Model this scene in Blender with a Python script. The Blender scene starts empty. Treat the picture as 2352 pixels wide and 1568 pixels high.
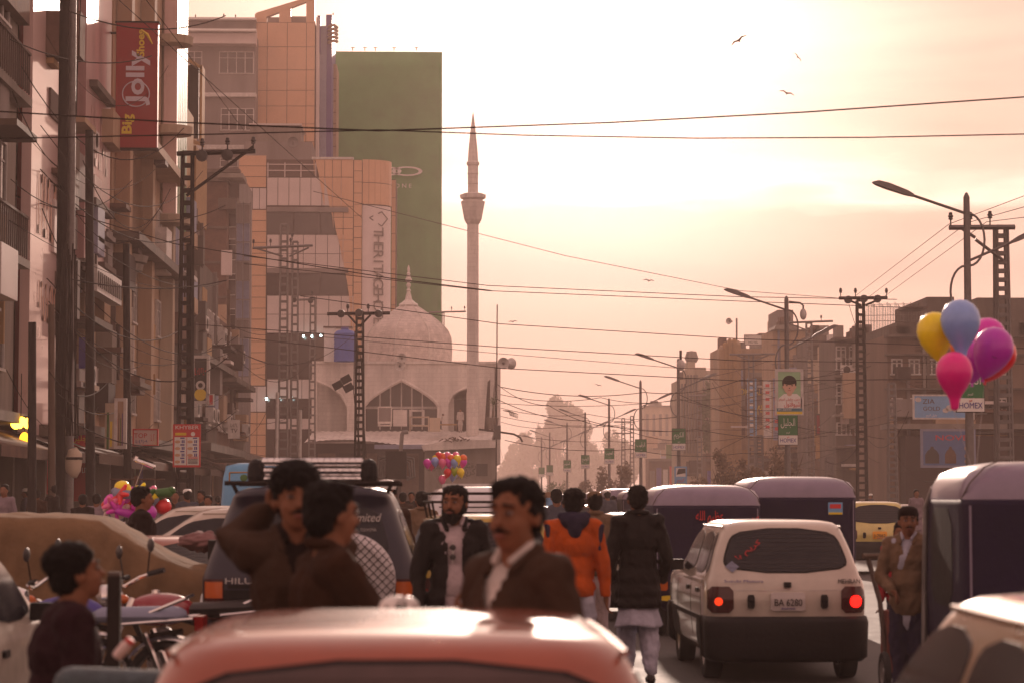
import bpy, bmesh, math, random
from mathutils import Vector, Matrix, noise
R = math.radians
PI = math.pi
rnd = random.Random(11)
SC = bpy.context.scene
COL = SC.collection

# ---------------------------------------------------------------- camera, sky, sun, exposure
PITCH, YAW, FPX, EYE = R(3.864), R(1.887), 5300.0, 1.6
cam_d = bpy.data.cameras.new('camera')
cam = bpy.data.objects.new('camera', cam_d); COL.objects.link(cam)
cam.location = (0, 0, EYE); cam.rotation_euler = (PI / 2 + PITCH, 0, -YAW)
cam_d.lens = 50; cam_d.sensor_width = 50 * 2352 / FPX
cam_d.clip_start = .1; cam_d.clip_end = 5000
cam_d.dof.use_dof = True; cam_d.dof.focus_distance = 75; cam_d.dof.aperture_fstop = 2.5; cam_d.dof.aperture_blades = 0
SC.camera = cam

SUN_AZ, SUN_EL = R(3.6), R(12.6)           # azimuth from +Y towards +X
sv = Vector((math.sin(SUN_AZ) * math.cos(SUN_EL), math.cos(SUN_AZ) * math.cos(SUN_EL), math.sin(SUN_EL)))
W = bpy.data.worlds.new('World'); SC.world = W; W.use_nodes = True
nt = W.node_tree; N = nt.nodes; L = nt.links; N.clear()
def nn(tree, t, **kw):
    n = tree.nodes.new(t)
    for k, v in kw.items(): setattr(n, k, v)
    return n
def math_node(tree, op, a, b=None, c=None, clamp=False):
    n = nn(tree, 'ShaderNodeMath', operation=op); n.use_clamp = clamp
    for i, v in enumerate((a, b, c)):
        if v is None: continue
        if isinstance(v, (int, float)): n.inputs[i].default_value = v
        else: tree.links.new(v, n.inputs[i])
    return n.outputs[0]
def mixc(tree, f, a, b, mode='MIX'):
    n = nn(tree, 'ShaderNodeMix', data_type='RGBA', blend_type=mode)
    for i, v in ((0, f), (6, a), (7, b)):
        if isinstance(v, (int, float)): n.inputs[i].default_value = v
        elif isinstance(v, (tuple, list)): n.inputs[i].default_value = (*v[:3], 1)
        else: tree.links.new(v, n.inputs[i])
    return n.outputs[2]
def ramp(tree, f, stops):
    n = nn(tree, 'ShaderNodeValToRGB'); e = n.color_ramp.elements
    while len(e) < len(stops): e.new(.5)
    for i, (p, c) in enumerate(stops):
        e[i].position = p; e[i].color = (*c, 1) if isinstance(c, tuple) else (c, c, c, 1)
    tree.links.new(f, n.inputs[0]); return n.outputs[0]
sky = nn(nt, 'ShaderNodeTexSky', sky_type='NISHITA'); sky.sun_disc = False
sky.sun_elevation = SUN_EL; sky.sun_rotation = SUN_AZ; sky.air_density = 2.0; sky.dust_density = 6.0; sky.ozone_density = .6; sky.altitude = 300
tc = nn(nt, 'ShaderNodeTexCoord'); gen = tc.outputs['Generated']
dp = nn(nt, 'ShaderNodeVectorMath', operation='DOT_PRODUCT'); L.new(gen, dp.inputs[0]); dp.inputs[1].default_value = sv
ang = math_node(nt, 'ARCCOSINE', math_node(nt, 'MINIMUM', dp.outputs['Value'], .99999))
glow = math_node(nt, 'POWER', math_node(nt, 'MAXIMUM', math_node(nt, 'SUBTRACT', 1.0, math_node(nt, 'DIVIDE', ang, R(10))), 0), 1.5)
wide = math_node(nt, 'POWER', math_node(nt, 'MAXIMUM', math_node(nt, 'SUBTRACT', 1.0, math_node(nt, 'DIVIDE', ang, R(75))), 0), 1.6)
sep = nn(nt, 'ShaderNodeSeparateXYZ'); L.new(gen, sep.inputs[0])
# flat banks of evening cloud: noise stretched along the horizon
cl = nn(nt, 'ShaderNodeCombineXYZ')
L.new(math_node(nt, 'DIVIDE', sep.outputs[0], math_node(nt, 'ADD', math_node(nt, 'ABSOLUTE', sep.outputs[1]), .25)), cl.inputs[0])
L.new(math_node(nt, 'MULTIPLY', sep.outputs[2], 5.0), cl.inputs[2]); L.new(math_node(nt, 'MULTIPLY', sep.outputs[1], .6), cl.inputs[1])
n1 = nn(nt, 'ShaderNodeTexNoise'); n1.inputs['Scale'].default_value = 3.6; n1.inputs['Detail'].default_value = 5; n1.inputs['Roughness'].default_value = .5; n1.inputs['Distortion'].default_value = .8
L.new(cl.outputs[0], n1.inputs['Vector'])
cloud = ramp(nt, n1.outputs[0], [(.42, 0.0), (.62, 1.0)])
# the long bank whose upper edge catches the light, low over the street
edge = nn(nt, 'ShaderNodeTexNoise'); edge.inputs['Scale'].default_value = 9.0; edge.inputs['Detail'].default_value = 3
e2 = nn(nt, 'ShaderNodeCombineXYZ'); L.new(cl.outputs[0], edge.inputs['Vector'])
zz = math_node(nt, 'ADD', sep.outputs[2], math_node(nt, 'MULTIPLY', math_node(nt, 'SUBTRACT', edge.outputs[0], .5), .055))
zz = math_node(nt, 'ADD', zz, math_node(nt, 'MULTIPLY', sep.outputs[0], -.02))
line = ramp(nt, zz, [(.119, 0.0), (.1245, 1.0), (.134, .4), (.150, 0.0)])
body = ramp(nt, zz, [(.0, .35), (.108, .28), (.1245, 0.0), (.3, 0.0)])
nish = mixc(nt, 1.0, sky.outputs[0], (.8, .58, .62), 'MULTIPLY')
warm = ramp(nt, sep.outputs[2], [(.0, (5.5, 3.6, 2.95)), (.10, (6.4, 4.4, 3.55)), (.35, (5.6, 4.2, 3.6)), (1.0, (4.6, 3.5, 3.3))])
warmd = mixc(nt, 1.0, warm, ramp(nt, wide, [(0.0, (.92, .74, .70)), (.7, (1.0, 1.0, 1.0))]), 'MULTIPLY')
base = mixc(nt, .955, nish, warmd)
shade = mixc(nt, math_node(nt, 'MULTIPLY', cloud, .62), (1, 1, 1), (.66, .61, .66))
base = mixc(nt, 1.0, base, shade, 'MULTIPLY')
base = mixc(nt, math_node(nt, 'MULTIPLY', body, 1.3), base, (5.0, 3.3, 2.7))
gc = mixc(nt, 1.0, (13, 11.2, 10), glow, 'MULTIPLY')
base = mixc(nt, 1.0, base, gc, 'ADD')
lc = mixc(nt, 1.0, (9.0, 7.6, 6.2), math_node(nt, 'MULTIPLY', math_node(nt, 'MULTIPLY', line, ramp(nt, n1.outputs[0], [(.36, 1.0), (.66, .45)])), math_node(nt, 'POWER', wide, 2.0)), 'MULTIPLY')
base = mixc(nt, 1.0, base, lc, 'ADD')
bg = nn(nt, 'ShaderNodeBackground'); L.new(base, bg.inputs[0]); bg.inputs[1].default_value = .14
wo = nn(nt, 'ShaderNodeOutputWorld'); L.new(bg.outputs[0], wo.inputs[0])
sd = bpy.data.lights.new('sun', 'SUN'); sd.energy = 3.0; sd.angle = R(1.2); sd.color = (1, .74, .60)
so = bpy.data.objects.new('sun', sd); COL.objects.link(so); so.rotation_euler = sv.to_track_quat('Z', 'Y').to_euler()
so.location = (0, 0, 80)
vs = SC.view_settings; vs.view_transform = 'Standard'; vs.look = 'None'; vs.gamma = 1; vs.use_curve_mapping = False; vs.exposure = 0.38
cy = SC.cycles
cy.use_denoising = True; cy.max_bounces = 6; cy.volume_bounces = 1; cy.transparent_max_bounces = 12; cy.sample_clamp_indirect = 4
cy.volume_step_rate = 1

# ---------------------------------------------------------------- helpers
_F = Vector((math.sin(YAW) * math.cos(PITCH), math.cos(YAW) * math.cos(PITCH), math.sin(PITCH)))
_R = Vector((math.cos(YAW), -math.sin(YAW), 0)); _U = _R.cross(_F)
def at(u, v, y):
    """the point of the place at street distance y that the photograph shows at (u, v) of its 2352 x 1568 view"""
    d = _F * FPX + _R * (u - 1176) - _U * (v - 784)
    return Vector((0, 0, EYE)) + d * (y / d.y)

class MB:
    def __init__(s): s.v = []; s.f = []; s.m = []; s.mi = 0
    def add(s, vs_, fs):
        b = len(s.v); s.v += [Vector(p) for p in vs_]; s.f += [tuple(b + i for i in f) for f in fs]; s.m += [s.mi] * len(fs); return s
    def box(s, x0, x1, y0, y1, z0, z1):
        return s.add([(x, y, z) for z in (z0, z1) for y in (y0, y1) for x in (x0, x1)],
                     [(0, 2, 3, 1), (4, 5, 7, 6), (0, 1, 5, 4), (2, 6, 7, 3), (0, 4, 6, 2), (1, 3, 7, 5)])
    def cbox(s, c, sx, sy, sz, rz=0, rx=0, ry=0):
        M = Matrix.Translation(c) @ Matrix.Rotation(rz, 4, 'Z') @ Matrix.Rotation(ry, 4, 'Y') @ Matrix.Rotation(rx, 4, 'X')
        vs_ = [M @ Vector((x * sx / 2, y * sy / 2, z * sz / 2)) for z in (-1, 1) for y in (-1, 1) for x in (-1, 1)]
        return s.add(vs_, [(0, 2, 3, 1), (4, 5, 7, 6), (0, 1, 5, 4), (2, 6, 7, 3), (0, 4, 6, 2), (1, 3, 7, 5)])
    def tube(s, pts, r, n=6, cap=True):
        pts = [Vector(p) for p in pts]; k = len(pts); rr = r if isinstance(r, (list, tuple)) else [r] * k
        vs_ = []; up = None
        for i, p in enumerate(pts):
            t = (pts[min(i + 1, k - 1)] - pts[max(i - 1, 0)]).normalized()
            if up is None:
                up = Vector((0, 0, 1)) if abs(t.z) < .9 else Vector((1, 0, 0))
            a = t.cross(up).normalized(); b = a.cross(t).normalized(); up = b
            for j in range(n):
                w = 2 * PI * j / n; vs_.append(p + (a * math.cos(w) + b * math.sin(w)) * rr[i])
        fs = [(i * n + j, i * n + (j + 1) % n, (i + 1) * n + (j + 1) % n, (i + 1) * n + j) for i in range(k - 1) for j in range(n)]
        if cap: fs += [tuple(reversed(range(n))), tuple(range((k - 1) * n, k * n))]
        return s.add(vs_, fs)
    def lathe(s, prof, n=16, o=(0, 0, 0), axis='Z', a0=0, a1=2 * PI):
        o = Vector(o); full = abs(a1 - a0 - 2 * PI) < 1e-6; m = n if full else n + 1; vs_ = []
        for r, h in prof:
            for j in range(m):
                w = a0 + (a1 - a0) * j / n; p = (r * math.cos(w), r * math.sin(w), h)
                if axis == 'Y': p = (p[0], p[2], p[1])
                if axis == 'X': p = (p[2], p[0], p[1])
                vs_.append(o + Vector(p))
        fs = []
        for i in range(len(prof) - 1):
            for j in range(n):
                k = (j + 1) % m; fs.append((i * m + j, i * m + k, (i + 1) * m + k, (i + 1) * m + j))
        return s.add(vs_, fs)
    def ell(s, c, rx, ry, rz, n=12, m=8, M=None):
        c = Vector(c); vs_ = []
        for i in range(m + 1):
            a = PI * i / m - PI / 2
            for j in range(n):
                w = 2 * PI * j / n; p = Vector((rx * math.cos(a) * math.cos(w), ry * math.cos(a) * math.sin(w), rz * math.sin(a)))
                vs_.append(c + (M @ p if M else p))
        return s.add(vs_, [(i * n + j, i * n + (j + 1) % n, (i + 1) * n + (j + 1) % n, (i + 1) * n + j) for i in range(m) for j in range(n)])
    def cap(s, p, q, r1, r2, n=10):
        p = Vector(p); q = Vector(q); d = (q - p); l = d.length; d = d.normalized() if l > 1e-6 else Vector((0, 0, 1))
        pts = []; rr = []
        for a in (-1.0, -.85, -.5, 0): pts.append(p + d * (a * r1)); rr.append(max(r1 * math.sqrt(max(1 - a * a, 0)), .0005))
        for a in (0, .5, .85, 1.0): pts.append(q + d * (a * r2)); rr.append(max(r2 * math.sqrt(max(1 - a * a, 0)), .0005))
        if l < 1e-6: pts[4] = pts[4] + d * 1e-4
        return s.tube(pts, rr, n)
    def quad(s, a, b, c, d): return s.add([a, b, c, d], [(0, 1, 2, 3)])
    def prism(s, poly, y0, y1):
        """polygon of (x, z) pushed from y0 to y1"""
        n = len(poly)
        return s.add([(x, y0, z) for x, z in poly] + [(x, y1, z) for x, z in poly],
                     [tuple(range(n)), tuple(reversed(range(n, 2 * n)))] + [(i, i + n, (i + 1) % n + n, (i + 1) % n) for i in range(n)])
    def mesh(s, name, mats, smooth=False):
        me = bpy.data.meshes.new(name); me.from_pydata(s.v, [], s.f)
        for m in (mats if isinstance(mats, (list, tuple)) else [mats]): me.materials.append(m)
        if any(s.m): me.polygons.foreach_set('material_index', s.m)
        bm = bmesh.new(); bm.from_mesh(me); bmesh.ops.recalc_face_normals(bm, faces=bm.faces); bm.to_mesh(me); bm.free()
        if smooth:
            me.shade_smooth()
            if smooth != 2:
                try: me.set_sharp_from_angle(angle=R(40))
                except Exception: pass
        return me
    def build(s, name, mats, parent=None, loc=(0, 0, 0), rz=0, smooth=False):
        o = bpy.data.objects.new(name, s.mesh(name, mats, smooth)); COL.objects.link(o)
        o.location = loc; o.rotation_euler = (0, 0, rz)
        if parent: o.parent = parent
        return o

def tag(o, label=None, cat=None, group=None, kind=None):
    for k, v in (('label', label), ('category', cat), ('group', group), ('kind', kind)):
        if v: o[k] = v
    return o
def thing(name, label, cat, loc=(0, 0, 0), rz=0, group=None):
    o = bpy.data.objects.new(name, None); COL.objects.link(o); o.location = loc; o.rotation_euler = (0, 0, rz); o.empty_display_size = .2
    return tag(o, label, cat, group)
_kids = {}
def copy_tree(o, parent=None):
    c = o.copy(); COL.objects.link(c); c.parent = parent
    for ch in list(o.children): copy_tree(ch, c)
    return c

_mats = {}
def mat(name, col, rough=.8, metal=0, var=.25, scale=4.0, bump=.15, dirt=None, coat=0, streak=False, emit=0, trans=0, alpha=1, obj=True, spec=None):
    if name in _mats: return _mats[name]
    m = bpy.data.materials.new(name); m.use_nodes = True; t = m.node_tree; p = t.nodes['Principled BSDF']; _mats[name] = m
    p.inputs['Roughness'].default_value = rough; p.inputs['Metallic'].default_value = metal
    if coat: p.inputs['Coat Weight'].default_value = coat; p.inputs['Coat Roughness'].default_value = .06
    if spec is not None: p.inputs['Specular IOR Level'].default_value = spec
    co = nn(t, 'ShaderNodeTexCoord').outputs['Object']
    if streak:
        mp = nn(t, 'ShaderNodeMapping'); mp.inputs['Scale'].default_value = (1, 1, .16); t.links.new(co, mp.inputs[0]); co = mp.outputs[0]
    nz = nn(t, 'ShaderNodeTexNoise'); nz.inputs['Scale'].default_value = scale; nz.inputs['Detail'].default_value = 6; nz.inputs['Roughness'].default_value = .62
    t.links.new(co, nz.inputs['Vector'])
    f = ramp(t, nz.outputs[0], [(.3, 0.0), (.7, 1.0)])
    c1 = tuple(min(1, x * (1 + var * .6)) for x in col); c0 = tuple(x * (1 - var) for x in col)
    if dirt: c0 = dirt
    c = mixc(t, f, c0, c1)
    t.links.new(c, p.inputs['Base Color'])
    if bump:
        n2 = nn(t, 'ShaderNodeTexNoise'); n2.inputs['Scale'].default_value = scale * 6; n2.inputs['Detail'].default_value = 4
        t.links.new(co, n2.inputs['Vector'])
        b = nn(t, 'ShaderNodeBump'); b.inputs['Strength'].default_value = bump; b.inputs['Distance'].default_value = .03
        t.links.new(n2.outputs[0], b.inputs['Height']); t.links.new(b.outputs[0], p.inputs['Normal'])
    if var:
        rr = math_node(t, 'ADD', math_node(t, 'MULTIPLY', nz.outputs[0], .25), max(rough - .12, .02)); t.links.new(rr, p.inputs['Roughness'])
    if emit:
        p.inputs['Emission Color'].default_value = (*col, 1); p.inputs['Emission Strength'].default_value = emit
    if trans: p.inputs['Transmission Weight'].default_value = trans
    if alpha < 1: p.inputs['Alpha'].default_value = alpha
    return m

_txt = {}
def text(s, size, m, parent, loc, rx=PI / 2, rz=0, ry=0, name='lettering', ext=.004, align='CENTER', shear=0, w=None, bold=0):
    c = bpy.data.curves.new('lettering', 'FONT'); c.body = s; c.size = size; c.extrude = ext; c.align_x = align; c.align_y = 'CENTER'; c.shear = shear; c.offset = bold; c.resolution_u = 3
    o = bpy.data.objects.new('tmp', c); COL.objects.link(o)
    bpy.context.view_layer.update()
    me = bpy.data.meshes.new_from_object(o.evaluated_get(bpy.context.evaluated_depsgraph_get())); me.name = 'lettering'
    bpy.data.objects.remove(o); bpy.data.curves.remove(c)
    if w:
        xs = [v.co.x for v in me.vertices]; k = w / max(max(xs) - min(xs), 1e-3)
        for v in me.vertices: v.co.x *= k
    me.materials.clear(); me.materials.append(m)
    t = bpy.data.objects.new(name, me); COL.objects.link(t); t.parent = parent; t.location = loc
    t.rotation_mode = 'XYZ'; t.rotation_euler = (Matrix.Rotation(rz, 3, 'Z') @ Matrix.Rotation(rx, 3, 'X') @ Matrix.Rotation(ry, 3, 'Z')).to_euler()
    return t

# ---------------------------------------------------------------- materials
M_ = dict(
    asphalt=mat('asphalt', (.055, .05, .048), .75, var=.4, scale=1.2, bump=.5),
    kerb=mat('kerb_stone', (.28, .25, .22), .85), pave=mat('paving', (.2, .17, .15), .85, scale=2),
    dark=mat('dark_metal', (.026, .02, .018), .85, spec=.15), pole=mat('galvanised_steel', (.17, .155, .15), .55, .3, scale=8),
    rust=mat('rusty_steel', (.09, .06, .05), .75, scale=8), cable=mat('black_cable', (.03, .024, .022), .95, bump=0, var=0, spec=.05),
    conc=mat('concrete', (.24, .21, .185), .9, var=.4, scale=.8, streak=True), concd=mat('stained_concrete', (.13, .105, .09), .9, var=.5, scale=.9, streak=True),
    plaster=mat('cream_plaster', (.48, .39, .30), .9, var=.3, scale=.7, streak=True), grey=mat('grey_render', (.22, .19, .18), .9, var=.35, scale=.5, streak=True),
    tan=mat('tan_render', (.40, .28, .19), .9, var=.35, scale=.6, streak=True), brown=mat('brown_brick', (.13, .075, .055), .9, var=.4, scale=1.5, bump=.4),
    orange=mat('orange_cladding', (.60, .36, .22), .45, var=.1, scale=.5, bump=.02), pale=mat('pale_cladding', (.58, .50, .48), .45, var=.1, scale=.5, bump=.02),
    backing=mat('joint_backing', (.09, .06, .05), .9), glassd=mat('dark_glass', (.03, .022, .022), .12, var=.1, bump=0, spec=.6),
    indigo=mat('indigo_cladding', (.08, .06, .24), .5, var=.1), bluegrey=mat('blue_grey_render', (.22, .24, .34), .7, var=.15),
    green=mat('green_banner', (.085, .28, .10), .8, var=.3, scale=.25, bump=.1), white=mat('white_paint', (.75, .73, .70), .5, var=.08),
    stone=mat('pale_stone', (.72, .67, .63), .75, var=.3, scale=1.1, streak=True), frame=mat('window_frame', (.55, .52, .5), .6),
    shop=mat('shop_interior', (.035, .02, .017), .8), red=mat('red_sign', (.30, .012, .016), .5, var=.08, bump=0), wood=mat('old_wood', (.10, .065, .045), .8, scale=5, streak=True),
    yellow=mat('yellow_print', (.75, .55, .03), .5, bump=0, var=.05), pinkish=mat('pink_board', (.66, .48, .46), .3, var=.08, scale=.6, bump=0, coat=.6),
    ochre=mat('ochre_render', (.36, .22, .10), .85, var=.2), gpanel=mat('green_panel', (.035, .13, .02), .5, var=.15), sgreen=mat('sign_green', (.01, .16, .05), .5, var=.06, bump=0),
    navy=mat('navy_print', (.05, .04, .25), .5, bump=0, var=.05), redp=mat('red_print', (.55, .03, .03), .5, bump=0, var=.05), skyb=mat('sky_blue_sign', (.16, .36, .62), .5, bump=0, var=.1),
    blackp=mat('black_print', (.03, .025, .025), .5, bump=0, var=.05), skin=mat('skin', (.22, .095, .052), .7, spec=.25, var=.18, scale=9, bump=.05), hair=mat('black_hair', (.009, .006, .005), .75, var=.3, scale=60, bump=.6, spec=.2),
    rubber=mat('tyre_rubber', (.02, .019, .019), .85, scale=20), chrome=mat('chrome', (.75, .73, .72), .16, 1, var=.05, bump=0), steel=mat('wheel_steel', (.45, .43, .42), .4, .8),
    carglass=mat('car_glass', (.006, .005, .010), .06, var=.02, bump=0, spec=.42), bumper=mat('black_plastic', (.012, .010, .011), .6, var=.2, spec=.25),
)
HAZE_D = .00082
def X(u, y, v=800): return at(u, v, y).x
def Z(v, y, u=900): return at(u, v, y).z
def FB(mb, u0, u1, v0, v1, y, d, vm=None):
    """box whose face towards the street end lies at distance y"""
    vm = vm or (v0 + v1) / 2; um = (u0 + u1) / 2
    mb.box(X(u0, y, vm), X(u1, y, vm), y, y + d, 0 if v1 in (1100, 1140, 1142) else Z(v1, y, um), Z(v0, y, um)); return mb
def unitbox(name, m, w, h, d):
    k = (name, m.name, round(w, 3), round(h, 3), round(d, 3))
    if k not in _kids: _kids[k] = MB().box(-w / 2, w / 2, 0, d, -h / 2, h / 2).mesh(name, m)
    return _kids[k]
def piece(name, m, x, y, z, w, h, d, parent, rz=0):
    o = bpy.data.objects.new(name, unitbox(name, m, w, h, d)); COL.objects.link(o); o.location = (x, y, z); o.parent = parent; o.rotation_euler.z = rz
    return o
def tiles(parent, name, m, u0, u1, v0, v1, nx, nz, y, d=.06, gap=.05, jit=0):
    x0, x1 = X(u0, y, (v0 + v1) / 2), X(u1, y, (v0 + v1) / 2); z0, z1 = Z(v1, y, u0), Z(v0, y, u0)
    w, h = (x1 - x0) / nx, (z1 - z0) / nz
    for i in range(nx):
        for j in range(nz):
            piece(name, m, x0 + (i + .5) * w, y - d + rnd.uniform(0, jit), z0 + (j + .5) * h, w - gap, h - gap, d, parent)
_wm = {}
def window(parent, x, y, z, w, h, cols=3, fm=None, gm=None, side=0, rail=True, name='window'):
    """framed window standing 6 cm proud; side +1/-1 turns it to look along +x / -x"""
    k = (round(w, 2), round(h, 2), cols, rail, (fm or M_['frame']).name, (gm or M_['glassd']).name)
    if k not in _wm:
        f = MB(); t = .07
        f.box(-w / 2, w / 2, -.08, .02, h / 2 - t, h / 2); f.box(-w / 2 - .05, w / 2 + .05, -.12, .02, -h / 2, -h / 2 + t)
        f.box(-w / 2, -w / 2 + t, -.08, .02, -h / 2 + t, h / 2 - t); f.box(w / 2 - t, w / 2, -.08, .02, -h / 2 + t, h / 2 - t)
        for c in range(1, cols): f.box(-w / 2 + w * c / cols - .035, -w / 2 + w * c / cols + .035, -.07, .02, -h / 2 + t, h / 2 - t)
        if rail: f.box(-w / 2 + t, w / 2 - t, -.05, .01, h * .2, h * .2 + .05)
        g = MB().box(-w / 2 + t, w / 2 - t, -.03, .015, -h / 2 + t, h / 2 - t)
        _wm[k] = (f.mesh(name, fm or M_['frame']), g.mesh('pane', gm or M_['glassd']))
    f, g = _wm[k]
    o = bpy.data.objects.new(name, f); COL.objects.link(o); o.parent = parent; o.location = (x, y, z)
    o.rotation_euler.z = {0: 0, 1: PI / 2, -1: -PI / 2}[side]
    p = bpy.data.objects.new('pane', g); COL.objects.link(p); p.parent = o
    return o

# ---------------------------------------------------------------- ground, road, median, pavements
g = MB().box(-500, 600, -60, 1600, -.3, -.004); tag(g.build('ground', M_['concd']), kind='structure', label='dusty ground around the street')
g = MB().quad((-8, -30, .004), (11.4, -30, .004), (11.4, 700, .004), (-8, 700, .004)); g.quad((12.95, -30, .004), (24.5, -30, .004), (24.5, 700, .004), (12.95, 700, .004))
g.quad((-8, 40, .003), (-8, -30, .003), (-14, -30, .003), (-14, 40, .003))
tag(g.build('road', M_['asphalt']), kind='structure', label='two asphalt carriageways of the main street')
g = MB(); g.box(11.65, 12.7, 30, 700, 0, .14)
med = tag(g.build('median_strip', M_['pave']), kind='structure', label='raised strip between the two carriageways')
for k in range(70):
    for x in (11.52, 12.82): piece('kerb_stone', M_['kerb'], x, 30 + k * 3.0, .09, .24, .2, 2.9, med)
g = MB().box(-16, -8.2, 40, 158, 0, .13); lp = tag(g.build('pavement', M_['pave']), kind='structure', label='paved footway in front of the shops')
g = MB().box(24.7, 29, 30, 600, 0, .13); tag(g.build('pavement', M_['pave']), kind='structure', label='paved footway on the far side of the street')
for k in range(38): piece('kerb_stone', M_['kerb'], -8.1, 40 + k * 3.0, .08, .22, .19, 2.9, lp)

# ---------------------------------------------------------------- glass hotel with orange and pale cladding
HY = 200
def hotel():
    t = thing('hotel_building', 'orange and pale panelled hotel with a rounded corner tower beside the mosque dome', 'building', (X(730, HY), HY, 0))
    t0 = t.location.copy()
    core = FB(MB(), 548, 830, 367, 1140, HY + .25, 18); core.build('wall', M_['backing'], t, -t0)
    grp = bpy.data.objects.new  # children use world coordinates through one inverse
    def P(o): o.location = Vector(o.location) - t0; return o
    class Q:  # tiles helper working in hotel space
        pass
    def tl(*a, **k):
        before = set(t.children); tiles(t, *a, **k)
        for o in t.children:
            if o not in before: P(o)
    tl('cladding_panel', M_['orange'], 548, 612, 357, 431, 1, 3, HY)
    tl('cladding_panel', M_['pale'], 548, 612, 432, 481, 4, 1, HY)
    tl('cladding_panel', M_['orange'], 576, 611, 482, 885, 1, 16, HY)
    tl('cladding_panel', M_['pale'], 548, 611, 886, 945, 3, 1, HY)
    tl('cladding_panel', M_['orange'], 548, 611, 946, 1050, 3, 4, HY)
    tl('cladding_panel', M_['pale'], 613, 790, 408, 473, 7, 1, HY)
    tl('cladding_panel', M_['pale'], 613, 808, 539, 627, 7, 2, HY)
    tl('cladding_panel', M_['pale'], 613, 812, 679, 765, 7, 2, HY)
    tl('cladding_panel', M_['pale'], 613, 720, 870, 915, 4, 1, HY)
    tl('cladding_panel', M_['pale'], 613, 720, 960, 985, 4, 1, HY)
    for v0, v1 in ((488, 538), (628, 678)):
        for k in range(3): 
            b = FB(MB(), 613 + k * 62, 613 + k * 62 + 60, v0, v1, HY + .02, .15); b.build('window_band', M_['glassd'], t, -t0)
        b = FB(MB(), 613, 800, v0 - 12, v0 - 1, HY - .35, .6); b.build('ledge', M_['grey'], t, -t0)
    b = FB(MB(), 613, 722, 766, 868, HY + .02, .2); b.build('shop_window', M_['glassd'], t, -t0)
    b = FB(MB(), 613, 722, 916, 958, HY + .02, .2); b.build('shop_window', M_['glassd'], t, -t0)
    b = FB(MB(), 613, 722, 986, 1100, HY + .02, .2); b.build('shop_window', M_['shop'], t, -t0)
    # roof terrace recess and rail
    b = FB(MB(), 613, 765, 368, 407, HY + .05, .15); b.build('terrace_opening', M_['backing'], t, -t0)
    b = MB(); z0, z1 = Z(405, HY), Z(372, HY)
    for v in (377, 391): FB(b, 613, 725, v, v + 2.0, HY - .05, .08)
    for u in (614, 653, 690, 724): FB(b, u, u + 2.5, 374, 407, HY - .05, .08)
    b.build('terrace_rail', M_['pale'], t, -t0)
    # orange wing with the sweeping edge
    cv = [(718, 365), (729, 400), (745, 445), (757, 478), (768, 520), (779, 560), (790, 610), (799, 660), (804, 700), (806, 760), (807, 1010)]
    def xc(v):
        for (a, b0), (c, d) in zip(cv, cv[1:]):
            if b0 <= v <= d: return a + (c - a) * (v - b0) / (d - b0)
        return 807
    rows = [365, 408, 475, 500, 526, 552, 578, 604, 630, 656, 682, 708, 734, 760, 800, 840, 880]
    for v0, v1 in zip(rows, rows[1:]):
        cols = [700, 722, 745, 763, 783, 811] if v0 < 470 else [740, 766, 788, 811]
        for a, c in zip(cols, cols[1:]):
            if c <= xc(v1) + 1 and c <= xc(v0) + 1: continue
            p = []
            for u, v in ((max(a, xc(v1)) + .5, v1 - .7), (c - .7, v1 - .7), (c - .7, v0 + .7), (max(a, xc(v0)) + .5, v0 + .7)):
                p.append((X(u, HY, 600), Z(v, HY, 780)))
            if p[1][0] - p[0][0] < .02: p.pop(0)
            MB().prism(p, HY - .14, HY - .03).build('cladding_panel', M_['orange'], t, -t0)
    tl('cladding_panel', M_['orange'], 811.5, 831, 368, 880, 1, 20, HY, d=.12)
    b = FB(MB(), 716, 812, 361, 366, HY - .25, 1.2); b.build('parapet_cap', M_['frame'], t, -t0)
    # corner drum
    r = (X(897, HY) - X(832, HY)) ; cx = X(832, HY) ; cyy = HY + r * .75
    def drum(v0, v1, m, name, rr, a0=-PI / 2 - .02, a1=.25, n=8):
        b = MB(); 
        for k in range(n):
            b2 = MB(); w0 = a0 + (a1 - a0) * k / n + .006; w1 = a0 + (a1 - a0) * (k + 1) / n - .006
            vv = []
            for w in (w0, w1):
                for q in (rr, rr - .1):
                    for z in (Z(v1, HY) + .03, Z(v0, HY) - .03): vv.append((cx + q * math.cos(w), cyy + .75 * q * math.sin(w), z))
            b2.add(vv, [(0, 1, 5, 4), (2, 6, 7, 3), (0, 2, 3, 1), (4, 5, 7, 6), (1, 3, 7, 5), (0, 4, 6, 2)]); b2.build(name, m, t, -t0)
    drum(366, 420, M_['orange'], 'cladding_panel', r); drum(420, 470, M_['orange'], 'cladding_panel', r)
    b = MB(); b.lathe([(r - .12, Z(1050, HY)), (r - .12, Z(367, HY)), (.05, Z(366, HY))], 32, (cx, cyy, 0), a0=-PI / 2, a1=PI); 
    for i in range(len(b.v)): b.v[i].y = cyy + (b.v[i].y - cyy) * .75
    b.build('corner_drum', M_['backing'], t, -t0)
    b = MB(); b.lathe([(r - .05, Z(1050, HY)), (r - .05, Z(472, HY)), (r - .3, Z(472, HY))], 32, (cx, cyy, 0), a0=-PI / 2 - .02, a1=.3)
    for i in range(len(b.v)): b.v[i].y = cyy + (b.v[i].y - cyy) * .75
    b.build('sign_drum', M_['pale'], t, -t0, smooth=2)
    # outlined letters running down the drum
    z = 532
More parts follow.
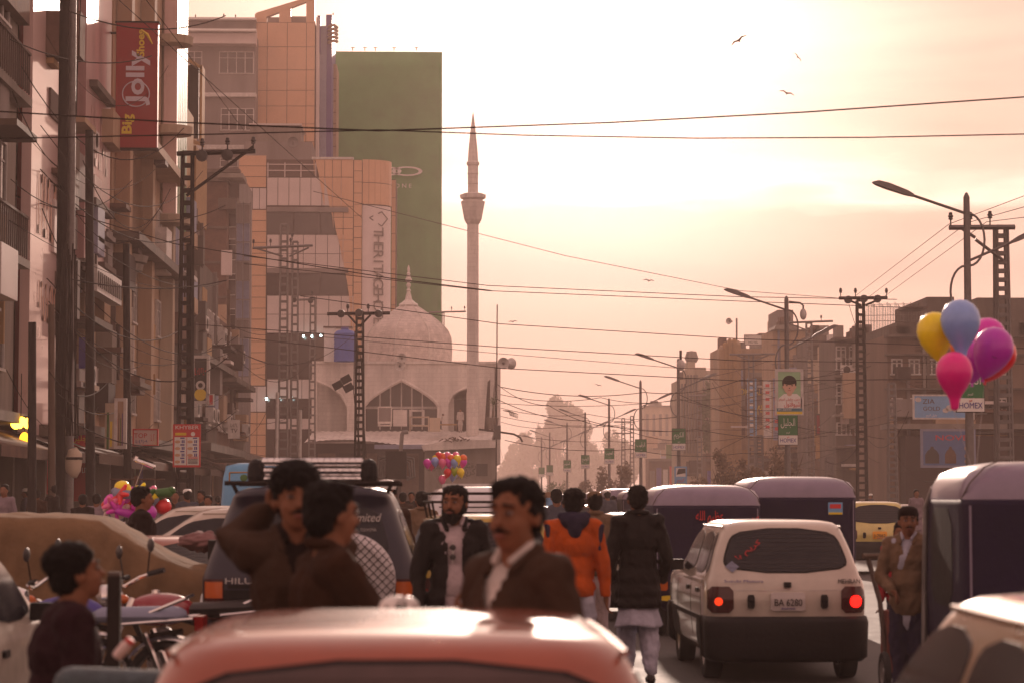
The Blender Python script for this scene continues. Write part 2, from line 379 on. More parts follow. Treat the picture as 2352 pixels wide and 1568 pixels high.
    for ch in ['<>', 'T', 'H', 'E', 'R', 'I', 'T', 'A', 'G', 'E', 'H', 'O', 'T', 'E', 'L']:
        uu = 868; w = (uu - 832) / 65.; yy = cyy - .75 * r * math.sqrt(1 - w * w) - .02
        if ch == '<>':
            b = MB(); q = [(849, 502), (877, 487), (890, 502), (877, 520)]
            for a, c in zip(q, q[1:] + q[:1]):
                pa, pc = at(a[0], a[1], yy + .2), at(c[0], c[1], yy + .2)
                b.tube([pa + Vector((0, -.35 * 0, 0)), pc], .05, 5)
            for i in range(len(b.v)):
                ww = min(max((b.v[i].x - cx) / r, 0), .98); b.v[i].y = cyy - .75 * r * math.sqrt(1 - ww * ww) - .01
            b.build('emblem', M_['grey'], t, -t0)
            continue
        o = text(ch, 1.35, M_['grey'], t, Vector((X(uu, HY, 600), yy - .03, Z(z, HY))) - t0, rz=.45, ry=-PI / 2, name='letter', ext=.02)
        z += 17
    b = FB(MB(), 898, 909, 413, 1000, HY + 3, 6); b.build('rear_wing', M_['backing'], t, -t0)
    tl('cladding_panel', M_['orange'], 898, 908.5, 414, 990, 1, 14, HY + 2.9, d=.1)
    # shop lamps
    led = mat('lit_lamp', (.7, 1, .95), emit=14, var=0, bump=0)
    for u, v in ((697, 772), (716, 772), (737, 771), (612, 915), (641, 914), (670, 913)):
        l = thing('spotlight', 'small white lit lamp on the hotel front, %s, %s' % ('upper row' if v < 800 else 'lower row', {697: 'left', 716: 'middle', 737: 'right', 612: 'left', 641: 'middle', 670: 'right'}[u]), 'lamp', at(u, v, HY - 1.2), group='lit lamps on the hotel front')
        MB().ell((0, 0, 0), .09, .09, .11, 8, 6).build('bulb', led, l); MB().tube([(0, .02, .05), (0, 1.2, .25)], .03, 5).build('bracket', M_['dark'], l)
hotel()

# ---------------------------------------------------------------- tall tower behind
TY = 215
def tower():
    o0 = Vector((X(655, TY), TY, 0)); t = thing('office_tower', 'tall orange panelled tower with a sloped open top and indigo stripe', 'building', o0)
    FB(MB(), 587, 721, 52, 1100, TY + .1, 14).build('wall', M_['backing'], t, -o0)
    x = [585, 613, 659, 703, 723]; v = [52, 108, 161, 208, 244, 285, 326, 366]
    for a, b in zip(x, x[1:]):
        for c, d in zip(v, v[1:]):
            FB(MB(), a + .6, b - .6, c + .6, d - .6, TY, .1, vm=200).build('cladding_panel', M_['orange'], t, -o0)
    # sloped frame above the parapet
    def pz(u, v): return (X(u, TY, 100), Z(v, TY, 650))
    fr = MB()
    fr.prism([pz(585, 52), pz(585, 34), pz(590, 30), pz(725, -12), pz(725, -4), pz(612, 40), pz(612, 52)], TY - .1, TY + .6)
    for a, b in ((641, 668), (703, 723)): fr.prism([pz(a, 52), pz(a, 24 if a < 700 else 0), pz(b, 14 if a < 700 else -8), pz(b, 52)], TY - .06, TY + .5)
    fr.build('sloped_frame', M_['orange'], t, -o0)
    fr = MB(); FB(fr, 614, 641, 40, 52, TY + 1.5, .2); FB(fr, 668, 703, 38, 52, TY + 1.5, .2); fr.build('roof_parapet', M_['grey'], t, -o0)
    # receding side, seen as narrow coloured strips
    for nm, a, b, c, m, y in (('side_strip', 723.5, 730, 40, M_['pale'], TY + .3), ('side_wall', 728, 747, 60, M_['bluegrey'], TY + 2), ('indigo_fin', 746, 760, 34, M_['indigo'], TY + 2.6)):
        FB(MB(), a, b, c, 1100, y, 8).build(nm, m, t, -o0)
    FB(MB(), 729, 736, 36, 120, TY + 1.2, 1.4).build('indigo_fin', M_['indigo'], t, -o0)
    for c in (130, 240, 300):
        FB(MB(), 730, 734, c, c + 42, TY + 1.9, .2).build('window', M_['glassd'], t, -o0)
    for k in range(5):
        b = MB(); 
        pts = [at(755, 62 + k * 9, TY + 2), at(766, 58 + k * 9, TY + 1), at(774, 64 + k * 8, TY + 2.5)]
        b.tube(pts, .16, 6); b.build('pergola_bar', M_['tan'], t, -o0)
    FB(MB(), 762, 771, 148, 1100, TY + 6, 5).build('rear_wing', M_['tan'], t, -o0)
    for c in range(12): FB(MB(), 761.5, 771.5, 180 + c * 26, 181.5 + c * 26, TY + 5.95, .1).build('joint', M_['backing'], t, -o0)
tower()
def block(name, label, cat, u0, u1, v0, v1, y, d, m, ledges=(), group=None, vm=None):
    o0 = Vector((X((u0 + u1) / 2, y, vm or (v0 + v1) / 2), y, 0)); t = thing(name, label, cat, o0, group=group)
    FB(MB(), u0, u1, v0, v1, y, d, vm).build('wall', m, t, -o0)
    for (lv, lh, out, lm) in ledges: FB(MB(), u0 - 1, u1 + 1, lv, lv + lh, y - out, out + .3, vm).build('ledge', lm, t, -o0)
    t['o0'] = list(o0); return t, o0
t, o0 = block('apartment_building', 'grey mauve apartment block with white barred windows behind the left pole', 'building', 400, 586, 78, 1100, 212, 14, M_['grey'],
              [(66, 14, .8, M_['pale']), (213, 9, .6, M_['frame']), (333, 10, .6, M_['frame'])], vm=300)
FB(MB(), 400, 586, 76, 100, 210.5, 1.6, 300).build('parapet', M_['pale'], t, -o0)
FB(MB(), 400, 586, 44, 66, 214.5, 9, 300).build('roof_storey', M_['grey'], t, -o0)
FB(MB(), 400, 586, 40, 45, 213.8, 10, 300).build('roof_edge', M_['white'], t, -o0); FB(MB(), 400, 586, 66, 71, 209.8, 1.2, 300).build('roof_edge', M_['white'], t, -o0)
for (u, v, w, h) in ((542, 147, 80, 52), (436, 147, 54, 52), (545, 277, 76, 52), (455, 283, 22, 42), (527, 376, 42, 22)):
    window(t, X(u, 212, 300) - o0.x, -.02, Z(v, 212), w * 212 / FPX, h * 212 / FPX, max(1, round(w / 20)))
t, o0 = block('office_building', 'tall building wrapped in a huge green advertising sheet beside the minaret', 'building', 776, 1013, 120, 1100, 235, 16, M_['concd'], vm=400)
b = MB(); n = 26; nz = 24
for j in range(nz + 1):
    for i in range(n + 1):
        u = 762 + 253 * i / n; v = 117 + (1000 - 117) * j / nz; low = max(0, (v - 480) / 400)
        y = 234.6 - .22 * (math.sin(i * 1.25 + j * .35) + .5 * math.sin(i * 2.9 - j * .5)) * low * min(1, i / 6)
        p = (X(u, 234, 400), y, Z(v, 234, 900)); b.v.append(Vector(p))
b.f = [(j * (n + 1) + i, j * (n + 1) + i + 1, (j + 1) * (n + 1) + i + 1, (j + 1) * (n + 1) + i) for j in range(nz) for i in range(n)]; b.m = [0] * len(b.f)
bo = tag(b.build('advertising_banner', M_['green'], smooth=2), 'huge green cloth banner with white ring letters hanging beside the minaret', 'banner')
sm = bo.modifiers.new('thick', 'SOLIDIFY'); sm.thickness = .05
rm = (X(1, 234) - X(0, 234))
for (u, wd) in ((883, 40), (935, 36)):
    b = MB(); c = Vector((X(u, 234, 400), 234.2, Z(393, 234)))
    ring = [c + Vector((wd * rm * math.cos(a), 0, 9.8 * rm * 1.15 * math.sin(a))) for a in [2 * PI * k / 32 for k in range(33)]]
    inn = [c + Vector(((wd - 9) * rm * math.cos(a), 0, 6.8 * rm * 1.15 * math.sin(a))) for a in [2 * PI * k / 32 for k in range(33)]]
    b.v = [Vector(p) for p in ring + inn]; b.f = [(k, k + 1, k + 34, k + 33) for k in range(32)]; b.m = [0] * 32
    b.build('ring_letter', M_['white'], bo)
text('O N E', .6, M_['white'], bo, (X(926, 234, 400), 234.2, Z(427, 234)), w=1.7)
for u, ap in ((810, 'nearest the tower'), (838, 'second from the tower'), (862, 'in the middle'), (905, 'second from the right'), (956, 'farthest right')): 
    b = MB(); b.tube([at(u, 117, 236), at(u, 109, 236)], .05, 5); b.tube([at(u - 4, 110, 236), at(u + 5, 110, 236)], .04, 5); tag(b.build('roof_aerial', M_['tan']), 'small aerial on the roof edge above the green banner, ' + ap, 'aerial', 'aerials above the green banner')
# lower roofs between tower and hotel
t, o0 = block('rooftop_building', 'bare concrete rooftop rooms with a round dish behind the hotel', 'building', 560, 716, 326, 1100, 206.5, 6, M_['grey'], vm=400)
FB(MB(), 573, 690, 286, 330, 207, 5, 400).build('stair_room', M_['conc'], t, -o0); FB(MB(), 571, 692, 284, 288, 206.6, 5.8, 400).build('ledge', M_['pale'], t, -o0)
FB(MB(), 628, 630, 288, 328, 206.8, .2, 400).build('downpipe', M_['pole'], t, -o0)
d = thing('satellite_dish', 'round grey satellite dish on the rooftop below the orange tower', 'satellite dish', at(673, 336, 205.5))
MB().lathe([(0, .12), (.2, .1), (.4, .02), (.5, -.06), (.48, -.1)], 16, (0, 0, .35), axis='Y').build('dish', M_['pole'], d); MB().tube([(0, .1, 0), (0, .1, .35), (0, -.35, .35)], .03).build('bracket', M_['dark'], d)
t, o0 = block('apartment_building', 'dingy brown flats with a jutting flat roof left of the hotel', 'building', 452, 548, 392, 1100, 168, 12, M_['grey'], [(388, 8, .9, M_['concd'])], vm=600)
FB(MB(), 470, 520, 414, 1080, 166, 2, 600).build('stair_bay', M_['brown'], t, -o0); FB(MB(), 466, 524, 408, 416, 165.5, 3, 600).build('ledge', M_['concd'], t, -o0)
FB(MB(), 498, 556, 398, 408, 164.8, 3.5, 600).build('roof_slab', M_['conc'], t, -o0); FB(MB(), 500, 544, 455, 480, 165.2, 2.8, 600).build('balcony', M_['concd'], t, -o0)
for v in (520, 600, 680, 760, 840, 920): FB(MB(), 468, 522, v, v + 5, 165.8, .3, 600).build('ledge', M_['concd'], t, -o0)
for k, v in enumerate((500, 575, 655, 735, 815)):
    window(t, X(533, 168, 600) - o0.x, -.02, Z(v, 168), .9, 1.6, 1); window(t, X(460, 168, 600) - o0.x, -.02, Z(v, 168), .5, 1.5, 1)
FB(MB(), 508, 532, 575, 632, 163.5, .4, 600).build('hanging_panel', M_['pale'], t, -o0); FB(MB(), 497, 520, 700, 860, 164, .5, 600).build('shutter', M_['tan'], t, -o0)
# grey scaffolding sheet
o0 = at(555, 700, 150); o0.z = 0; t = thing('scaffold_screen', 'tall grey sheeted scaffold beside the orange hotel corner', 'scaffold', o0)
for k in range(9):
    for q in range(2): FB(MB(), 541 + q * 16, 556 + q * 16, 470 + k * 44, 512 + k * 44, 150 + .1 * (k % 2), .1, 700).build('sheet', M_['bluegrey'] if k % 3 else M_['grey'], t, -o0)
b = MB()
for u in (540, 556.5, 573): FB(b, u, u + 2, 464, 880, 149.8, .12, 700)
for k in range(10): FB(b, 540, 575, 467 + k * 44, 469 + k * 44, 149.7, .1, 700)
b.build('frame', M_['pole'], t, -o0)

# ---------------------------------------------------------------- mosque
MY = 165
def mosque():
    o0 = Vector((X(925, MY), MY, 0)); t = thing('mosque', 'pale stone mosque with a ribbed dome and pointed arch windows', 'mosque', o0)
    def p(u, v): return (X(u, MY, 900), Z(v, MY, 930))
    lo = 1000
    arch = lambda c, hw, ap, sh, n=8: [(c - hw, lo)] + [(c - hw, sh + 20), (c - hw, sh)] + [(c - hw * (1 - .0) + hw * (k / n), sh - (sh - ap) * (k / n) ** .72) for k in range(1, n)] + [(c, ap)] + [(c + hw * (1 - k / n) , ap + 0 * k) for k in range(0)] + [(c + hw * (1 - k / n), sh - (sh - ap) * (k / n) ** .72) for k in range(n - 1, 0, -1)] + [(c + hw, sh), (c + hw, sh + 20), (c + hw, lo)]
    a1 = arch(922, 86, 872, 932)
    # front wall with a big pointed opening, an arched doorway and a half arch on the left
    a0 = [(728, lo), (728, 875), (760, 888), (784, 905), (800, 935), (800, lo)]
    a2 = [(1030, lo), (1030, 925), (1037, 908), (1052, 897), (1075, 888), (1075, lo)]
    poly = [p(716, lo), p(716, 834)] + [p(1136, 834), p(1136, 862), p(1120, lo)] 
    poly = [p(716, lo), p(716, 834), p(1136, 834), p(1136, lo)] + [p(*q) for q in reversed(a2)] + [p(*q) for q in reversed(a1)] + [p(*q) for q in reversed(a0)]
    MB().prism(poly, MY, MY + .6).build('wall', M_['stone'], t, -o0)
    FB(MB(), 716, 1140, 836, 1010, MY + 2.2, 14, 900).build('inner_wall', M_['stone'], t, -o0)
    FB(MB(), 716, 1142, 829, 835, MY - .12, .9, 900).build('parapet_cap', M_['stone'], t, -o0)
    FB(MB(), 716, 1136, 836, 840, MY + .61, 2, 900).build('roof', M_['stone'], t, -o0)
    # side wall going back, with its two dark slots
    b = MB(); b.box(X(1140, MY, 900), X(1140, MY, 900) + .3, MY, MY + 16, 4, Z(832, MY)); b.build('side_wall', M_['stone'], t, -o0)
    for u0, u1, v0 in ((1112, 1124, 870), (1127, 1133, 878)): MB().prism([p(u0, 990), p(u1, 990), p(u1 + 2, v0), p(u0 + 8, v0 + 6)], MY - .03, MY).build('slot', M_['shop'], t, -o0)
    # arch trim
    b = MB()
    for (c, d) in zip(a1, a1[1:]):
        pa, pb = p(*c), p(*d); b.tube([(pa[0], MY - .02, pa[1]), (pb[0], MY - .02, pb[1])], .14, 6)
    for (c, d) in list(zip(a0[1:5], a0[2:6])) + list(zip(a2[1:4], a2[2:5])):
        pa, pb = p(*c), p(*d); b.tube([(pa[0], MY, pa[1]), (pb[0], MY, pb[1])], .1, 6)
    b.build('arch_moulding', M_['stone'], t, -o0)
    g0 = p(836, 1000); g1 = p(1008, 872)
    w = MB().box(g0[0], g1[0], MY + .55, MY + .62, g0[1], g1[1]).build('window', M_['glassd'], t, -o0)
    b = MB()
    for u in (873, 897, 922, 946, 970): FB(b, u - 1.3, u + 1.3, 876, 985, MY + .42, .1, 900)
    for v in (933, 936): FB(b, 838, 1006, v, v + 1.8, MY + .40, .14, 900)
    b.build('glazing_bar', M_['frame'], w)
    for u0, u1 in ((868, 900), (903, 935), (940, 975)):
        b = MB(); FB(b, u0, u1, 940, 944, MY + .3, .2); FB(b, u0, u1, 974, 978, MY + .3, .2); FB(b, u0, u0 + 4, 944, 974, MY + .3, .2); FB(b, u1 - 4, u1, 944, 974, MY + .3, .2)
        if u0 == 903: FB(b, u0 + 4, u1 - 4, 944, 974, MY + .34, .1)
        b.build('casement', M_['stone'], w)
    dr = FB(MB(), 1043, 1072, 916, 992, MY + .5, .15).build('door', M_['shop'], t, -o0)
    b = MB(); FB(b, 1030, 1043, 895, 1000, MY + .5, .15); b.build('door_surround', M_['stone'], t, -o0)
    # dome: eight facets with ribs, cusped top
    c = Vector((X(936, MY), MY + 5, 0)); s = (X(1, MY) - X(0, MY)) * (MY + 5) / MY; zv = lambda v: Z(v, MY + 5, 930)
    prof = [(104, 836), (105, 800), (103, 778), (97, 763), (86, 750), (70, 737), (52, 724), (36, 713), (22, 704), (14, 698), (0, 697)]
    rot = PI / 8 + .1; b = MB(); n = 8
    for i, (r, v) in enumerate(prof):
        for j in range(n):
            for q in range(4):
                a = rot + 2 * PI * (j + q / 4) / n; a2_ = (q / 4 - .5) * 2 * PI / n
                rr = r * s * (.965 * math.cos(PI / n) / math.cos(a2_) + .035 / 1) ; b.v.append(c + Vector((rr * math.cos(a), rr * math.sin(a), zv(v))))
    m = n * 4; b.f = [(i * m + j, i * m + (j + 1) % m, (i + 1) * m + (j + 1) % m, (i + 1) * m + j) for i in range(len(prof) - 1) for j in range(m)]; b.m = [0] * len(b.f)
    dome = b.build('dome', M_['dometile'], t, -o0, smooth=True)
    rb = MB()
    for j in range(n):
        a = rot + 2 * PI * j / n; rb.tube([c + Vector((r * s * math.cos(a), r * s * math.sin(a), zv(v))) for r, v in prof[:-1]], .05, 5)
    rb.build('dome_rib', M_['stone'], dome)
    fp = [(24, 702), (22, 697), (17, 694), (9, 686), (7, 676), (4, 664), (6, 661), (4, 658), (2.5, 655), (5, 650), (6, 645), (3, 640), (7, 637), (8.5, 631), (5, 625), (6.5, 622), (3, 619), (5, 615), (2.5, 611), (3.6, 606), (3.2, 600), (0.4, 592)]
    k = (700 - 607) / (702 - 592)
    MB().lathe([(r * s * .95, zv(702 - (702 - v) * k)) for r, v in fp], 12, c).build('finial', M_['stone'], dome, -o0 * 0, smooth=True)
    # niche with two horn speakers at the dome foot
    b = MB().prism([p(912, 842), p(912, 822), p(922, 812), p(932, 822), p(932, 842)], MY - .2, MY + 3.0); b.build('niche', M_['stone'], t, -o0)
    MB().prism([p(915, 838), p(915, 824), p(922, 817), p(929, 824), p(929, 838)], MY - .25, MY - .2).build('niche_recess', M_['backing'], t, -o0)
    # flat roof of shops in front: corrugated sheets
    b = MB(); x0, x1 = X(712, 160, 1000), X(1138, 160, 1000); n = 60
    for i in range(n + 1):
        x = x0 + (x1 - x0) * i / n; dz = .05 * (i % 2)
        b.v += [Vector((x - .3, 158.2, Z(1016, 158.2) + dz + .2 * math.sin(i * .13))), Vector((x, MY, Z(990, MY) + dz))]
    b.f = [(2 * i, 2 * i + 1, 2 * i + 3, 2 * i + 2) for i in range(n)]; b.m = [0] * n
    b.build('corrugated_roof', M_['stone'], t, -o0)
    FB(MB(), 722, 1130, 1014, 1100, 161, 8).build('shop_wall', M_['shop'], t, -o0)
    FB(MB(), 860, 1002, 1020, 1030, 157.6, .4).build('fascia', M_['bluegrey'], t, -o0)
    FB(MB(), 705, 860, 1013, 1017, 157.6, .5).build('fascia', M_['grey'], t, -o0)
    FB(MB(), 975, 1138, 1027, 1140, 157, 4).build('side_shop', M_['conc'], t, -o0)
    b = MB(); q = [at(968, 1022, 156.2), at(1138, 1010, 156.2), at(1138, 1018, 158.5), at(972, 1034, 156.2)]
    MB().prism([(q[0].x, q[0].z), (at(1050, 1008, 157).x, at(1050, 1008, 157).z), (q[1].x, q[1].z), (q[1].x, q[1].z - .5), (q[3].x, q[3].z)], 156, 160).build('awning', M_['stone'], t, -o0)
    for k in range(5): FB(MB(), 730 + k * 48, 770 + k * 48, 1040, 1100, 160.8, .2).build('shop_front', M_['glassd'] if k % 2 else M_['brown'], t, -o0)
    FB(MB(), 1000, 1032, 1060, 1075, 156.9, .1).build('poster', M_['redp'], t, -o0) if False else None
    FB(MB(), 1094, 1120, 1064, 1092, 156.9, .1).build('poster', M_['blackp'], t, -o0)
    for k in range(7): text(rnd.choice(['ﻢﻳﺮﻛ', 'ﻞﻴﻠﺟ', 'ﺐﻴﻗﺭ']), .45 + .2 * rnd.random(), M_['blackp'], t, at(1060 + (k % 2) * 16 - (k > 4) * 60, 1062 + 7 * (k % 5), 156.95) - o0, name='graffiti', ext=.002)
    # minaret
    c = Vector((X(1086, 162, 700), 162, 0)); s = 162 / FPX; zv = lambda v: Z(v, 162, 1086)
    mn = thing('minaret', 'slender pale minaret with a flared balcony and a pointed cone roof', 'minaret', (c.x, c.y, zv(995)))
    h = lambda v: zv(v) - zv(995)
    b = MB(); b.lathe([(13.6 * s, h(1000)), (13.2 * s, h(512))], 10, rz_ := (0, 0, 0)); b.build('shaft', M_['stone'], mn)
    b = MB(); b.lathe([(13.5 * s, h(516)), (17 * s, h(511)), (20 * s, h(505)), (27.5 * s, h(466)), (27.5 * s, h(463)), (22 * s, h(460)), (29.5 * s, h(456)), (30 * s, h(448)), (22 * s, h(445)), (13 * s, h(444))], 10)
    b.build('balcony', M_['stone'], mn)
    b = MB(); b.lathe([(12 * s, h(450)), (12 * s, h(382)), (14.5 * s, h(379)), (15 * s, h(374)), (12 * s, h(371)), (10.5 * s, h(345)), (6.5 * s, h(305)), (3 * s, h(275)), (.4 * s, h(257))], 10)
    b.build('spire', M_['stone'], mn)
    b = MB()
    for j in range(10):
        a = 2 * PI * j / 10; b.tube([(13.4 * s * math.cos(a), 13.4 * s * math.sin(a), h(1000)), (13.2 * s * math.cos(a), 13.2 * s * math.sin(a), h(900))], .045, 5)
    b.build('fluting', M_['stone'], mn)
    for v in (397, 420): MB().lathe([(12 * s, h(v)), (12.8 * s, h(v + 1)), (12.8 * s, h(v + 3)), (12 * s, h(v + 4))], 10).build('ring', M_['stone'], mn)
M_['dometile'] = mat('dome_tiles', (.68, .60, .56), .6, var=.25, scale=2.2)
def add_brick(m, sx, sz, mortar=(.30, .25, .23), strength=.35, axis='xz'):
    """small coursed facing too far off to tell apart: joints in colour and relief"""
    t = m.node_tree; p = t.nodes['Principled BSDF']; src = p.inputs['Base Color'].links[0].from_socket
    co = nn(t, 'ShaderNodeTexCoord').outputs['Object']; s = nn(t, 'ShaderNodeSeparateXYZ'); t.links.new(co, s.inputs[0]); c = nn(t, 'ShaderNodeCombineXYZ')
    if axis == 'xz': t.links.new(math_node(t, 'ADD', s.outputs[0], s.outputs[1]), c.inputs[0])
    else: t.links.new(math_node(t, 'ADD', s.outputs[0], s.outputs[1]), c.inputs[0])
    t.links.new(s.outputs[2], c.inputs[1])
    b = nn(t, 'ShaderNodeTexBrick'); t.links.new(c.outputs[0], b.inputs['Vector']); b.inputs['Scale'].default_value = 1; b.inputs['Brick Width'].default_value = sx; b.inputs['Row Height'].default_value = sz
    b.inputs['Mortar Size'].default_value = min(sx, sz) * .05; b.inputs['Color1'].default_value = (1, 1, 1, 1); b.inputs['Color2'].default_value = (.72, .70, .70, 1); b.inputs['Mortar'].default_value = (*mortar, 1)
    t.links.new(mixc(t, strength, src, mixc(t, 1.0, src, b.outputs[0], 'MULTIPLY')), p.inputs['Base Color'])
add_brick(M_['dometile'], .35, .2); add_brick(M_['stone'], .6, .3, strength=.25)
mosque()
# ---------------------------------------------------------------- left-hand frontages (planes along the street at x about -10)
def YU(u, x, v=800):
    lo, hi = 5.0, 900.0
    for _ in range(50):
        m = (lo + hi) / 2
        if at(u, v, m).x > x: lo = m
        else: hi = m
    return lo
_ac = {}
def ac_unit(parent, p, side=0):
    if not _ac:
        f = MB().box(-.45, .45, -.32, 0, -.3, .3); g = MB().lathe([(.0, -.34), (.2, -.345), (.22, -.33)], 12, (-.1, 0, 0), axis='Y')
        _ac['b'] = f.mesh('air_conditioner', M_['frame']); _ac['f'] = g.mesh('fan_grille', M_['dark'])
    o = bpy.data.objects.new('air_conditioner', _ac['b']); COL.objects.link(o); o.location = p; o.parent = parent; o.rotation_euler.z = {0: 0, 1: PI / 2, -1: -PI / 2}[side]
    q = bpy.data.objects.new('fan_grille', _ac['f']); COL.objects.link(q); q.parent = o
def front(label, u0, u1, x, m, top=24, bot=0, ledges=(), win=(), side=1, back=10, cat='building', name='shop_building', wm=None):
    """a frontage whose street face lies in the plane x, from image column u0 to u1"""
    y0, y1 = sorted((YU(u0, x), YU(u1, x))); o0 = Vector((x, (y0 + y1) / 2, 0))
    t = thing(name, label, cat, o0); b = MB()
    if side > 0: b.box(x - back, x, y0, y1, bot, top)
    else: b.box(x, x + back, y0, y1, bot, top)
    b.build('wall', m, t, -o0)
    for z, h, out, lm in ledges:
        xx = (x, x + out) if side > 0 else (x - out, x)
        MB().box(xx[0], xx[1], y0 + .03, y1 - .03, z, z + h).build('ledge', lm, t, -o0)
    for z, w, h, n in win:
        for k in range(n):
            window(t, .015 * side, (k + .5) * (y1 - y0) / n - (y1 - y0) / 2, z, w, h, 2, side=side, fm=wm)
    if side > 0: clutter(t, o0, y0, y1, x, 3.6, min(top, 14), 12, int(u0 + 999), True)
    return t, o0, y0, y1
LX = -10.4
def marks(t, m, x0, x1, z0, z1, n, y=-.012, side=False, seed=1, x=.02):
    """worn lettering too far gone to read: strokes only"""
    r = random.Random(seed); b = MB()
    for k in range(n):
        a = x0 + (x1 - x0) * (k + .5) / n; w = (x1 - x0) / n * r.uniform(.18, .4); h = (z1 - z0); lo = z0 + h * r.choice((0, 0, .3)); hi = z1 - h * r.choice((0, 0, .35))
        for (p, q, c, d) in ((a - w, a - w * .3, lo, hi), (a - w, a + w, hi - h * .14, hi) if k % 2 else (a - w, a + w, lo, lo + h * .14)):
            if side: b.box(x, x + .01, p, q, c, d)
            else: b.box(p, q, y - .004, y, c, d)
    return tag(b.build('worn_lettering', m, t), kind='stuff')
def clutter(t, o0, x0, x1, y, z0, z1, n, seed, side=False):
    r = random.Random(seed); ms = [M_['concd'], M_['conc'], M_['tan'], M_['frame'], M_['wood'], M_['rust'], M_['brown'], M_['pale'], M_['grey'], M_['shop'], M_['ochre'], M_['bluegrey']]
    for k in range(n):
        w = r.uniform(.4, 2.2); h = r.uniform(.3, 2.0); a = r.uniform(x0, max(x0 + .1, x1 - w)); c = r.uniform(z0, max(z0 + .1, z1 - h)); d = r.uniform(.12, .8); nm = r.choice(['shutter', 'balcony_panel', 'hoarding', 'duct', 'ledge']); m = r.choice(ms)
        if nm == 'ledge': w *= 1.5; h = .15; d = .9
        if nm == 'duct': w = .15; h = r.uniform(2, 5); d = .15
        b = MB(); (b.box(y, y + d, a, a + w, c, c + h) if side else b.box(a, a + w, y - d, y, c, c + h)); b.build(nm, m, t, -o0)
ctx = {}
t, o, y0, y1 = front('pale grey plastered shop building with dark barred balconies at the left edge', -160, 30, LX - .2, M_['conc'], 22, 3.4, [(3.4, .25, .5, M_['conc']), (7.3, .2, .4, M_['conc']), (11.4, .2, .4, M_['conc'])], [(5.4, 1.4, 1.5, 2), (9.4, 1.4, 1.7, 2), (14, 1.6, 1.8, 2)])
b = MB()
for zf in (7.55, 11.7):
    for k in range(34): b.box(o.x + .32, o.x + .36, y0 + .2 + k * (y1 - y0 - .4) / 33, y0 + .23 + k * (y1 - y0 - .4) / 33, zf, zf + 1.0)
    b.box(o.x + .30, o.x + .38, y0 + .1, y1 - .1, zf + 1.0, zf + 1.06)
tag(b.build('balcony_bars', M_['rust'], t, -o), kind='stuff')
MB().box(o.x + .02, o.x + .3, y0, y1, 13.5, 20.5).build('closed_balcony', M_['brown'], t, -o)
t, o, y0, y1 = front('narrow building with a deep red edge strip and a dark brown side wall', 30, 92, LX - .6, M_['brown'], 24, 3.2, [(3.2, .3, 1.3, M_['concd']), (7, .2, .5, M_['concd']), (10.6, .2, .5, M_['concd'])], [(5.2, .9, 1.4, 2), (8.8, .9, 1.4, 2)])
MB().box(o.x + .05, o.x + .5, y0 - .05, y0 + .3, 3.6, 15.5).build('red_strip', M_['red'], t, -o)
MB().box(o.x, o.x + 1.6, y0 + .2, y0 + 1.1, 13.2, 14.4).build('dark_canopy', M_['brown'], t, -o)
# large pale billboard sheet
def sheet(label, u0, u1, v0, v1, xp, m, cat='billboard', name='billboard', d=.25, y0=None, y1=None):
    y0 = y0 or YU(u0, xp); y1 = y1 or YU(u1, xp); z1 = at(u1, v0, y1).z; z0 = at(u0, v1, y0).z
    o0 = Vector((xp, (y0 + y1) / 2, 0)); t = thing(name, label, cat, o0)
    MB().box(xp - d, xp, y0, y1, z0, z1).build('board', m, t, -o0)
    b = MB(); 
    for z in (z0, z1): b.box(xp - d - .03, xp + .04, y0 - .04, y1 + .04, z - .06, z + .06)
    b.build('frame', M_['rust'], t, -o0); return t, o0, z0, z1
front('white fronted building behind the tall pale billboard', 92, 150, LX - .25, M_['conc'], 24, 3.3, [(3.3, .3, 1.2, M_['concd'])])
t, o, z0, z1 = sheet('tall glossy pinkish white billboard with faint orange lettering', 66, 146, -30, 1000, LX + .1, M_['pinkish'])
mo = mat('faded_orange_print', (.62, .36, .26), .4, var=.1, bump=0); marks(t, mo, -1.9, 1.6, 8.4, 10.0, 7, side=True); marks(t, mo, -1.6, 1.2, 6.2, 7.2, 8, side=True, seed=3)
t, o, y0, y1 = front('dark dilapidated building between the two tall billboards', 146, 192, LX - .5, M_['brown'], 24, 3.2, [(3.2, .3, 1.4, M_['concd']), (6.7, .2, .9, M_['concd']), (10.2, .2, .9, M_['concd']), (13.7, .2, .9, M_['concd'])], [(5.0, .9, 1.3, 2), (8.5, .9, 1.4, 2), (12, .9, 1.4, 2), (15.4, .9, 1.4, 2)])
for z in (5.2, 8.6, 12.2): ac_unit(t, (.45, -1.0, z), 1)
MB().box(o.x, o.x + .9, y0 + .4, y0 + 1.8, 8.8, 10.2).build('bay', M_['bluegrey'], t, -o)
t, o, y0, y1 = front('building with an orange tan upper front behind the mauve billboard', 192, 252, LX - .3, M_['tan'], 25, 3.2, [(3.2, .3, 1.3, M_['concd'])], [(5.0, .9, 1.3, 3)])
t, o, z0, z1 = sheet('tall mauve pink billboard sheet with pale streaky print', 190, 248, -30, 598, LX + .15, mat('mauve_board', (.40, .22, .22), .35, var=.35, scale=.9, bump=.05, streak=True))
marks(t, M_['pinkish'], -1.6, 1.8, 11.5, 13.2, 9, side=True, seed=5)
MB().box(.05, .4, -2.6, 2.6, z0 - .9, z0 - .12).build('sign_strip', M_['frame'], t)
b = MB()
for k in range(13): b.box(.41, .43, -2.5 + k * .4, -2.35 + k * .4, z0 - .75, z0 - .3)
tag(b.build('bulb_row', M_['backing'], t), kind='stuff')
